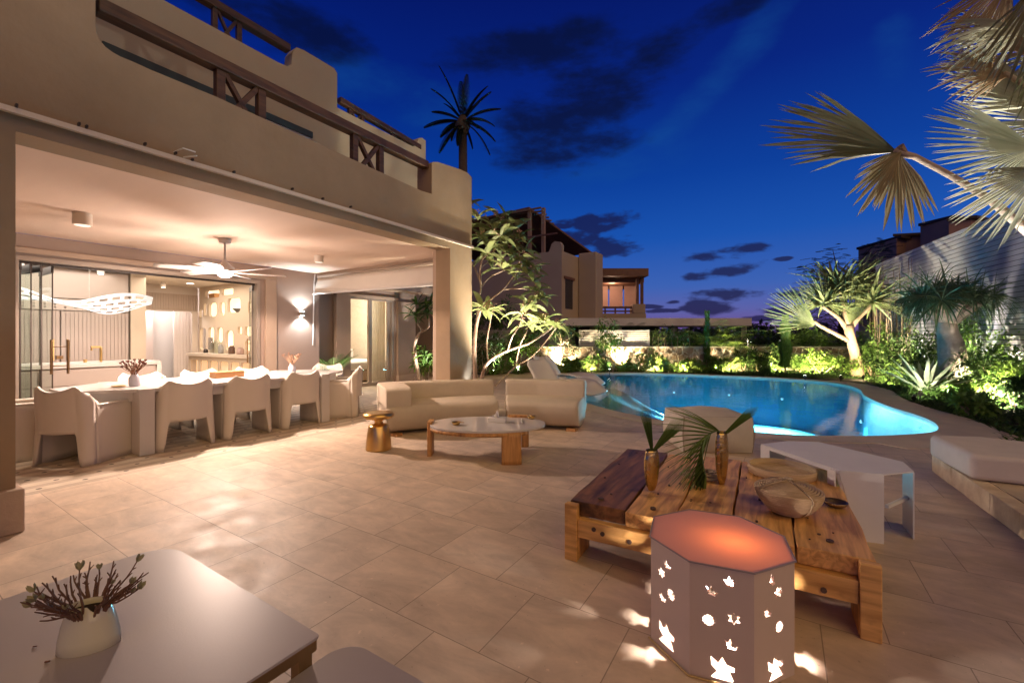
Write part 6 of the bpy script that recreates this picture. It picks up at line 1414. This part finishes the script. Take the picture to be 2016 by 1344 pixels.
# horizon tree line
m = MB(); rnd = random.Random(33)
for k_ in range(900):
    xx = rnd.uniform(-5, 60); v = (FW * rnd.uniform(75, 110) + RT * xx); h_ = 3.2 + 2.2 * mnoise.noise(Vector((xx * .12, 0, 0))) + 1.2 * mnoise.noise(Vector((xx * .5, 3, 0))); c_ = Vector((v.x, v.y, h_ * rnd.uniform(.2, 1)))
    for q_ in range(5): m.leaf(c_ + Vector((rnd.uniform(-1, 1), rnd.uniform(-1, 1), rnd.uniform(-.5, .5))), Vector((rnd.gauss(0, 1), rnd.gauss(0, 1), rnd.gauss(0, .6))), UP, 1.3, .7, .3, 2, .2)
tag(m.build('distant_trees', lm_black), 'far off dark tree line along the horizon', 'tree line', kind='stuff')
# ground cover
m = MB(); rnd = random.Random(44); wa, wb = Vector((-10.2, 13.67)), Vector((2.9, 21.9))
def bed_pt():
    while True:
        if rnd.random() < .5:
            u = rnd.random(); p = wa.lerp(wb, u) + Vector((.53, -.85)) * rnd.uniform(.1, 3.0)
        else: p = Vector((rnd.uniform(2.2, 5.0), rnd.uniform(7.5, 19)))
        inside = False; n_ = len(COP); j = n_ - 1
        for i in range(n_):
            if (COP[i][1] > p.y) != (COP[j][1] > p.y) and p.x < (COP[j][0] - COP[i][0]) * (p.y - COP[i][1]) / (COP[j][1] - COP[i][1]) + COP[i][0]: inside = not inside
            j = i
        if not inside and not (p.x < -6.0 and p.y < 14.6) and not (p.x < -5 and p.y < 14): return p
for k_ in range(5200):
    p = bed_pt(); a = rnd.random() * 6.283
    for q_ in range(3): m.leaf(Vector((p.x, p.y, -.04)), Vector((math.cos(a + q_ * 2), math.sin(a + q_ * 2), rnd.uniform(.5, 1.6))), UP, rnd.uniform(.08, .22), .04, .5, 2, .2)
tag(m.build('ground_cover', lm_dark), 'low leafy ground cover filling the garden beds', 'ground cover', kind='stuff')

# ================================================================ WALLS, FENCES, NEIGHBOURS
def rubble():
    m = bpy.data.materials.new('rubble_stone'); m.use_nodes = True; t = m.node_tree; b = t.nodes['Principled BSDF']; K = t.links.new; b.inputs['Roughness'].default_value = .9
    tcn = t.nodes.new('ShaderNodeTexCoord'); nz_ = t.nodes.new('ShaderNodeTexNoise'); nz_.inputs['Scale'].default_value = 3; K(tcn.outputs['Object'], nz_.inputs['Vector'])
    ad = t.nodes.new('ShaderNodeMix'); ad.data_type = 'RGBA'; ad.blend_type = 'ADD'; ad.inputs[0].default_value = .35; K(tcn.outputs['Object'], ad.inputs[6]); K(nz_.outputs[1], ad.inputs[7])
    v1 = t.nodes.new('ShaderNodeTexVoronoi'); v1.feature = 'DISTANCE_TO_EDGE'; v1.inputs['Scale'].default_value = 3.6; K(ad.outputs[2], v1.inputs['Vector'])
    v2 = t.nodes.new('ShaderNodeTexVoronoi'); v2.inputs['Scale'].default_value = 3.6; K(ad.outputs[2], v2.inputs['Vector'])
    r = t.nodes.new('ShaderNodeMapRange'); r.inputs[1].default_value = .05; r.inputs[2].default_value = .11; K(v1.outputs['Distance'], r.inputs[0])
    st = t.nodes.new('ShaderNodeMix'); st.data_type = 'RGBA'; sx = t.nodes.new('ShaderNodeSeparateColor'); K(v2.outputs['Color'], sx.inputs[0]); K(sx.outputs[0], st.inputs[0]); st.inputs[6].default_value = (.22, .14, .08, 1); st.inputs[7].default_value = (.46, .34, .23, 1)
    mx = t.nodes.new('ShaderNodeMix'); mx.data_type = 'RGBA'; K(r.outputs[0], mx.inputs[0]); mx.inputs[6].default_value = (.55, .48, .38, 1); K(st.outputs[2], mx.inputs[7]); K(mx.outputs[2], b.inputs['Base Color'])
    bn = t.nodes.new('ShaderNodeBump'); bn.inputs['Strength'].default_value = .8; bn.inputs['Distance'].default_value = .03; K(r.outputs[0], bn.inputs['Height']); K(bn.outputs[0], b.inputs['Normal']); return m
rub = rubble()
A_ = D(900, 681, 17).to_2d(); B_ = D(1712, 683, 17).to_2d(); dW = (B_ - A_).normalized(); nW = Vector((-dW.y, dW.x))
t = thing('stone_wall', 'low rubble stone garden wall with a plain capping beyond the pool', 'wall', ((A_.x + B_.x) / 2, (A_.y + B_.y) / 2, 0))
def seg(a, b, th, z0, z1): m = MB(); m.prism([tuple(a), tuple(b), tuple(b + nW * th), tuple(a + nW * th)], z0, z1); return m
seg(A_, B_, .3, -.1, .90).build('wall', rub, t, world=True)
seg(A_ - nW * .02, B_ - nW * .02, .34, .902, .95).build('capping', mat('wall_cap', (.55, .48, .38), .8, var=.08), t, world=True, bevel=.008)
def slats(label, pa, pb, z0, z1, n_, mt_):
    a = D(*pa, 17.1).to_2d(); b = D(*pb, 17.1).to_2d(); t = thing('slat_fence', label, 'fence', ((a.x + b.x) / 2, (a.y + b.y) / 2, z0)); m = MB()
    for k_ in range(n_):
        zz = z0 + (z1 - z0) * k_ / n_; m.prism([tuple(a), tuple(b), tuple(b + nW * .03), tuple(a + nW * .03)], zz, zz + (z1 - z0) / n_ * .70)
    m.build('slat_panel', mt_, t, world=True)
    for u in (0.01, .5, .99): p = a.lerp(b, u) + nW * .035; m = MB(); m.box(p.x - .03, p.x + .03, p.y, p.y + .05, z0, z1); m.build('post', mt_, t, world=True)
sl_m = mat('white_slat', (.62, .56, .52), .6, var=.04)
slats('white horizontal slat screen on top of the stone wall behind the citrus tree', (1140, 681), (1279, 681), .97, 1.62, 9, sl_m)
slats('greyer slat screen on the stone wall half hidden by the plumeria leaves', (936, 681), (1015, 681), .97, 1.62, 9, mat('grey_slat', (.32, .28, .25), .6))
# tall white slatted fence on the right
fa = Vector((4.71, 14.65)); fb = Vector((3.36, 23.7)); fd = (fb - fa).normalized(); f0 = fa - fd * 11; fn = Vector((fd.y, -fd.x))
t = thing('slatted_fence', 'tall white fence of wide horizontal boards along the right side of the garden', 'fence', (5.2, 12, 0))
m = MB(); hz_ = 4.41; nb = 34
for k_ in range(nb):
    zz = .15 + (hz_ - .15) * k_ / nb; m.prism([tuple(f0), tuple(fb), tuple(fb + fn * .03), tuple(f0 + fn * .03)], zz, zz + (hz_ - .15) / nb - .022)
m.build('board_panel', mat('fence_white', (.44, .42, .41), .55, var=.05, vscale=2), t, world=True)
m = MB(); m.prism([tuple(f0 + fn * .034), tuple(fb + fn * .034), tuple(fb + fn * .06), tuple(f0 + fn * .06)], .1, hz_ - .01); m.build('backing', mat('fence_gap', (.12, .11, .11), .8), t, world=True)
for k_ in range(9):
    p = f0 + fd * (k_ * 2.4 + .6); m = MB(); m.prism([tuple(p + fn * .064), tuple(p + fd * .08 + fn * .064), tuple(p + fd * .08 + fn * .14), tuple(p + fn * .14)], 0, hz_ - .02); m.build('post', alu, t, world=True)
# bamboo screen at the fence's far end
for i in range(2):
    pass
t = thing('bamboo_clump', 'thin lit upright canes against the far end of the white fence', 'bamboo', (3.4, 21.2, 0)); m = MB(); rnd = random.Random(6); lf = MB()
for k_ in range(46):
    x, y = 3.25 + rnd.uniform(-.5, .35) - .0, 20.8 + rnd.uniform(-1.6, 1.8); h_ = rnd.uniform(2.6, 4.1); tx, ty = x + rnd.uniform(-.2, .2), y + rnd.uniform(-.2, .2); m.tube([(x, y, 0), ((x + tx) / 2 + .03, (y + ty) / 2, h_ / 2), (tx, ty, h_)], [.016, .013, .006], 5)
    for q_ in range(7): z = h_ * rnd.uniform(.25, 1); a = rnd.random() * 6.28; lf.leaf(Vector((x, y, z)), Vector((math.cos(a), math.sin(a), .2)), UP, .22, .025, .6, 2, .2, 1)
m.build('canes', bark, t, world=True); lf.build('leaves', lm_mid, t, world=True)
# neighbour house
nst = mat('neighbour_stucco', (.36, .27, .20), .85, var=.06, vscale=.5); nwood = mat('neighbour_timber', (.14, .06, .035), .7, var=.2, vscale=4)
nh = thing('neighbour_house', 'beige two storey house with rounded parapets and a roofed balcony beyond the garden wall', 'house', (-12, 27, 0))
NB = lambda name, m, mt_, **k: m.build(name, mt_, nh, world=True, **k)
Yn = 22.7; X1 = -10.85
def pn_(px, py): q = PY(px, py, Yn); return (q.x, q.z)
pr_ = [(-22, 0), (X1, 0), (X1, pn_(1108, 492)[1]), pn_(1106, 482), pn_(1102, 476), pn_(1092, 475), pn_(1086, 480), pn_(1083, 490), pn_(1080, 496), pn_(1070, 497), (-22, pn_(1070, 497)[1])]
NB('front_wall', plate(pr_, [], .3, lambda u, v, w_: (u, Yn + .15 + w_, v)), nst)
zt = pn_(1105, 478)[1]
Ye = PX(1148, 600, X1).y; zp = PX(1130, 503, X1).z
m = MB(); m.box(X1 - .3, X1, Yn + .302, Ye, 0, zp); NB('side_wall', m, nst)
Y2 = Ye; m = MB(); m.box(X1 + .002, X1 + 1.2, Y2 - .8, Y2 + .4, 0, PX(1140, 501, X1).z + .05); NB('corner_mass', m, nst, bevel=.08)
m = MB(); a = PX(1117, 550, X1); b = PX(1121, 608, X1); m.box(X1 + .003, X1 + .03, a.y - .3, a.y + .7, b.z, a.z); NB('window', m, mat('night_window', (.03, .03, .035), .2))
m = MB(); m.box(X1 + .003, X1 + .10, a.y - .5, a.y + .9, a.z, a.z + .15); NB('window_lintel', m, nwood)
# balcony wing
dB = 31.0; bl_ = D(1148, 640, dB); br_ = D(1266, 640, dB)
def NBB(name, px0, px1, y0, y1, d0, d1, mt_, **k):
    m = MB(); a = D(px0, y1, d0); b = D(px1, y1, d0); h_ = (D(px0, y0, d0).z, D(px0, y1, d0).z); vv = FW * (d1 - d0)
    m.prism([(a.x, a.y), (b.x, b.y), (b.x + vv.x, b.y + vv.y), (a.x + vv.x, a.y + vv.y)], h_[1], h_[0]); return NB(name, m, mt_, **k)
NBB('balcony_base', 1140, 1272, 617, 668, dB, dB + 6, nst)
NBB('balcony_parapet', 1247, 1271, 598, 617, dB - .02, dB + 1, nst, bevel=.05)
NBB('inner_wall', 1140, 1160, 540, 617, dB + 1.5, dB + 5, mat('lit_inner_wall', (.50, .34, .22), .8))
NBB('lit_window', 1153, 1158, 578, 602, dB + 1.42, dB + 1.49, emat('lit_window_pink', (1, .45, .30), .5))
NBB('roof_slab', 1143, 1277, 528, 543, dB - .8, dB + 5, nwood)
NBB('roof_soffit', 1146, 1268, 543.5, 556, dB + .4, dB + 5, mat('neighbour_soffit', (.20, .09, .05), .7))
for px in (1253, 1262): NBB('post', px, px + 5, 540, 600, dB, dB + .2, nwood)
for px0, px1 in ((1171, 1197), (1200, 1226), (1229, 1252)): NBB('blind_panel', px0, px1, 562, 604, dB + 2.6, dB + 2.65, mat('terracotta_blind', (.60, .37, .29), .8, var=.04))
NBB('balcony_rail', 1167, 1247, 603, 607, dB + .3, dB + .4, nwood); NBB('balcony_rail', 1167, 1247, 611, 614, dB + .3, dB + .4, nwood)
for px in (1170, 1190, 1210, 1230): NBB('balcony_post', px, px + 3, 607, 617, dB + .31, dB + .39, nwood)
lamp('balcony_lamp', 'POINT', D(1205, 565, dB + 1.0), 90, (1, .66, .44), nh, radius=.2)
# pergola on its roof
def nby(px, py, Y): return PY(px, py, Y)
m = MB()
e0 = nby(928, 440, Yn + 1); e1 = nby(1048, 414, Yn + 1); e2 = PX(1122, 490, X1 - .3)
m.add([(e0.x - 3, Yn + .6, e1.z - .3), (e1.x, Yn + .6, e1.z), (X1 - .2, Ye + 2, e2.z + .25), (e0.x - 3, Ye + 3, e2.z + .4), (e0.x - 3, Yn + .6, e1.z - .18), (e1.x, Yn + .6, e1.z + .12), (X1 - .2, Ye + 2, e2.z + .37), (e0.x - 3, Ye + 3, e2.z + .52)], [(3, 2, 1, 0), (4, 5, 6, 7), (0, 1, 5, 4), (1, 2, 6, 5), (2, 3, 7, 6), (3, 0, 4, 7)]); NB('pergola_roof', m, nwood)
for px in (1043, 1070, 990):
    q = nby(px, 495, Yn + .8); m = MB(); m.box(q.x - .10, q.x + .10, Yn + .7, Yn + .9, pn_(1070, 497)[1] - .2, e1.z - .05); NB('pergola_post', m, mat('pergola_post', (.28, .17, .11), .8))
for k_ in range(6):
    z_ = e1.z - .12 - k_ * .03; m = MB(); m.beam((e1.x - 1.2 - k_ * .0, Yn + .5 + k_ * .35, e1.z - .1 - k_ * .0), (e1.x + .9, Yn + .5 + k_ * .35, e1.z - .1 - .12 * k_), .08, .1); NB('pergola_beam', m, mat('pergola_beam', (.20, .12, .08), .8))
m = MB(); q = nby(1055, 470, Yn + 1); m.beam((q.x - 3.6, Yn + .4, q.z), (X1 - .5, Yn + .4, q.z), .08, .1); NB('roof_rail', m, nwood)
# low pavilion roof
a = D(1112, 641, 23).to_2d(); b = D(1480, 641, 23).to_2d()
t = thing('pavilion', 'long low open pavilion with a flat pale roof slab beyond the garden wall', 'pavilion', ((a.x + b.x) / 2, (a.y + b.y) / 2, 0))
m = MB(); z0_ = D(1200, 641, 23).z; z1_ = D(1200, 626, 23).z; m.prism([tuple(a), tuple(b), tuple(b + nW * 4), tuple(a + nW * 4)], z0_, z1_); m.build('roof_slab', mat('pavilion_white', (.62, .56, .52), .8, var=.05), t, world=True)
for u in (.02, .3, .6, .98):
    p = a.lerp(b, u) + nW * .4; m = MB(); m.box(p.x - .12, p.x + .12, p.y - .12, p.y + .12, 0, z0_); m.build('column', nst, t, world=True)
m = MB(); m.prism([tuple(a + nW * 3.6), tuple(a.lerp(b, .62) + nW * 3.6), tuple(a.lerp(b, .62) + nW * 3.8), tuple(a + nW * 3.8)], 0, z0_ - .01); m.build('back_wall', mat('pavilion_dark', (.06, .05, .05), .9), t, world=True)
# brown building behind the right fence
t = thing('brown_building', 'brown flat roofed building rising behind the tall white fence', 'house', (9.5, 33, 0)); rb_ = mat('brown_render', (.46, .25, .15), .9, var=.08, vscale=.5); rf_ = mat('roof_edge', (.05, .03, .025), .8)
def bblk(p0, p1, d0, d1, ytop, name='wall'):
    a = D(p0, ytop, d0); b = D(p1, ytop, d1); vv = Vector((.6, .8)) * 5; m = MB(); m.prism([(a.x, a.y), (b.x, b.y), (b.x + vv.x, b.y + vv.y), (a.x + vv.x, a.y + vv.y)], 0, a.z); m.build(name, rb_, t, world=True)
    c2 = [(a.x - .15, a.y - .2), (b.x + .2, b.y - .2), (b.x + vv.x, b.y + vv.y), (a.x + vv.x, a.y + vv.y)]; m = MB(); m.prism(c2, a.z + .002, a.z + .18); m.build('roof_edge', rf_, t, world=True)
bblk(1690, 1765, 34, 30, 492); bblk(1762, 1812, 30.5, 30.2, 466); bblk(1812, 1870, 29, 27, 446); bblk(1868, 1912, 26.5, 26, 436)
for (px, py, s_) in ((1472, 668, .07), (1478, 672, .06), (1530, 671, .05), (1536, 668, .04)):
    q = D(px, py, 62); m = MB(); m.lathe([(.001, -s_), (s_, 0), (.001, s_)], 8, q, cap=False); m.tube([(q.x, q.y, 0), q], .05, 5)
    tag(m.build('street_light', emat('far_light', (1, .85, .7), 14)), 'tiny distant street light glowing over the horizon, one of the little group right of centre', 'street light', 'distant street lights')

# ================================================================ GARDEN LIGHTS
lens_m = emat('spot_lens', (1, .95, .82), 30)
def garden_light(px, dep, tgt, power, label, col=(1, .86, .60), z=.10, angle=80, blend=.7, group='garden spotlights', rad=.04, lens=lens_m):
    v = ray(px, 700); b = Vector((v.x * dep, v.y * dep, 0)); t = thing('garden_spotlight', label, 'spotlight', b, 0, group); d_ = (Vector(tgt) - b - UP * z).normalized()
    m = MB(); m.tube([(0, 0, -.05), (0, 0, z - .03)], .012, 6); m.build('stake', dark_metal, t)
    c_ = UP * z; m = MB(); m.tube([c_ - d_ * .05, c_ + d_ * .05], .040, 12); m.build('housing', dark_metal, t)
    m = MB(); m.tube([c_ + d_ * .051, c_ + d_ * .055], .034, 12); m.build('lens', lens, t)
    lamp('garden_lamp', 'SPOT', b + c_ + d_ * .075, power * GLP, col, t, radius=rad, target=tgt, angle=angle, blend=blend); return t
def upt(px, py, dep): return D(px, py, dep)
WARM = (1, .80, .48); COOL = (.92, .95, 1)
gls = [
 (1108, 16.5, upt(1108, 680, 17.1), 170, 'garden light washing the stone wall under the small leafy tree', WARM, 110),
 (1228, 16.5, upt(1228, 680, 17.15), 170, 'garden light washing the stone wall right of the citrus tree', WARM, 100),
 (1410, 16.2, upt(1402, 640, 17.3), 150, 'garden light at the central column shrub', WARM, 100),
 (1200, 15.7, upt(1200, 600, 16.4), 45, 'garden light below the citrus tree', (1, .9, .7), 80),
 (972, 15.2, upt(972, 600, 15.7), 60, 'garden light at the foot of the white stemmed palm', COOL, 80),
 (1020, 15.2, upt(1020, 610, 16.4), 50, 'garden light under the yellow green leafy tree', (1, .95, .6), 90),
 (1655, 13.2, upt(1665, 560, 14.8), 200, 'garden light at the foot of the pandanus tree', (1, .86, .60), 95),
 (1585, 13.2, upt(1560, 610, 14.2), 140, 'garden light below the lit fan leaf', (1, .88, .62), 90),
 (1618, 14.9, upt(1618, 680, 16.2), 30, 'garden light beside the bright green bush', (1, .92, .6), 120),
 (1738, 14.2, upt(1745, 560, 15.9), 260, 'garden light under the tall bright shrub at the fence corner', (1, .88, .70), 100),
 (1800, 8.9, upt(1830, 720, 9.7), 16, 'garden light in the agave', (1, .94, .86), 90),
 (1812, 9.5, upt(1862, 600, 10.6), 70, 'added garden light left of the thick trunk aimed at the leaf mop', (1, .90, .74), 70),  # extra lamp added to brighten the dark crown
 (1866, 9.1, upt(1872, 640, 10.6), 90, 'garden light before the thick trunk', (1, .92, .85), 80),
 (1935, 9.8, upt(1925, 640, 12.0), 380, 'garden light inside the glowing yellow green shrub', (1, .90, .70), 110),
 (1990, 8.9, upt(1975, 600, 12.5), 220, 'garden light at the right edge beyond the bench', (1, .92, .88), 90),
 (1975, 7.9, upt(1950, 780, 9.4), 40, 'garden light low behind the bench cushion', (1, .93, .85), 110),
 (1440, 15.9, upt(1440, 700, 17), 120, 'added garden light in the lily clumps right of the central one', WARM, 120),  # from here to the list's end: lamps added to brighten the planting
 (1290, 16.0, upt(1290, 700, 17), 120, 'added garden light between the lily clumps left of centre', WARM, 120),
 (1165, 15.7, upt(1165, 690, 17), 70, 'added low garden light between the grass clumps', WARM, 130), (1345, 15.9, upt(1345, 690, 17), 70, 'added low garden light left of the central wall light', WARM, 130), (1600, 15.2, upt(1600, 690, 17), 90, 'added low garden light before the bright green bush', WARM, 130),
 (1450, 17.3, upt(1420, 610, 17.9), 130, 'added garden light behind the stone wall right of the areca palms', WARM, 110), (1340, 17.6, upt(1350, 620, 18.4), 60, 'added garden light behind the stone wall among the thin stems', WARM, 110), (1590, 17.4, upt(1600, 620, 18.2), 90, 'added garden light behind the stone wall left of the pandanus', WARM, 110), (1700, 13.2, upt(1720, 680, 15), 90, 'added low garden light right of the pandanus trunk', WARM, 120), (1765, 11.6, upt(1780, 700, 13.5), 90, 'added low garden light between the coping and the fence shrubs', WARM, 120), (1960, 8.7, upt(1960, 700, 11), 110, 'added low garden light before the right hand shrubs', WARM, 110),
 (1530, 15.8, upt(1530, 700, 17), 90, 'added garden light before the thin column shrub', WARM, 120)]
for (px, dep, tg_, pw2, lb, col_, an) in gls: garden_light(px, dep, tg_, pw2, lb, col_, angle=an)
# light under the plumeria and at the house pier
q = Vector((-4.28, 5.58, 0)); t = thing('garden_spotlight', 'hidden ground light washing the far house pier bluish white', 'spotlight', q, 0, 'garden spotlights')
m = MB(); m.tube([(0, 0, 0), (0, 0, .05)], .05, 12); m.build('housing', dark_metal, t); m = MB(); m.tube([(0, 0, .051), (0, 0, .054)], .04, 12); m.build('lens', lens_m, t)
lamp('garden_lamp', 'SPOT', q + UP * .08, 220, (.72, .85, 1), t, radius=.02, target=q + Vector((-.16, 0, 1)), angle=58, blend=.9)
garden_light(1000, 7.3, D(1000, 440, 8.2), 110, 'added ground light behind the sofa close to the plumeria stems', (1, .91, .76), angle=80)  # extra lamp added to brighten the dark top of the tree
garden_light(1045, 7.25, D(985, 480, 7.9), 60, 'ground light at the foot of the tall plumeria behind the sofa', (1, .90, .66), angle=88)
garden_light(1075, 7.4, D(985, 470, 8.0), 28, 'ground light under the spreading branch of the tall plumeria', (1, .88, .62), angle=90)
garden_light(836, 10.9, D(836, 560, 11.8), 60, 'ground light under the small crooked plumeria', (1, .92, .84), angle=90)
garden_light(660, 10.2, D(655, 560, 10.9), 22, 'ground light in the plant strip beside the terrace wall end', (1, .9, .7), angle=90)
# uplights for the silver palm, at the foot of its trunk
pb = crown
for i, (off_, tgx, pw3, lb) in enumerate(((Vector((3.0, 7.2, 0)), D(2000, 230, 3.5), 2300, 'ground light under the crown of the silver fan palm'), (Vector((2.55, 6.3, 0)), D(1750, 320, 3.2), 900, 'ground light under the outermost hanging leaf of the silver fan palm'))):
    b = off_ + UP * .02; t = thing('garden_spotlight', lb, 'spotlight', b, 0, 'garden spotlights'); m = MB(); m.tube([(0, 0, -.2), (0, 0, .05)], .04, 10); m.build('housing', dark_metal, t); m = MB(); m.tube([(0, 0, .051), (0, 0, .055)], .034, 10); m.build('lens', lens_m, t)
    lamp('garden_lamp', 'SPOT', b + UP * .08, pw3, (1, .93, .86), t, radius=.05, target=tgx, angle=75, blend=.8)
# wall washers in the fence bed
for i, (yy_, pw4) in enumerate(((13.0, 700), (16.2, 1000), (19.5, 900))):
    p = fa + fd * (yy_ - fa.y) / fd.y - fn * .5; t = thing('garden_spotlight', ('fence washer light nearest the bench', 'fence washer light behind the thick trunk', 'fence washer light by the bamboo canes')[i], 'spotlight', (p.x, p.y, 0), 0, 'garden spotlights'); m = MB(); m.tube([(0, 0, -.05), (0, 0, .10)], .04, 10); m.build('housing', dark_metal, t); m = MB(); m.tube([(0, 0, .101), (0, 0, .105)], .034, 10); m.build('lens', lens_m, t)
    lamp('garden_lamp', 'SPOT', (p.x, p.y, .13), pw4, (1, .92, .92), t, radius=.03, target=(p.x + fn.x * .36, p.y + fn.y * .36, 3), angle=85, blend=.9)
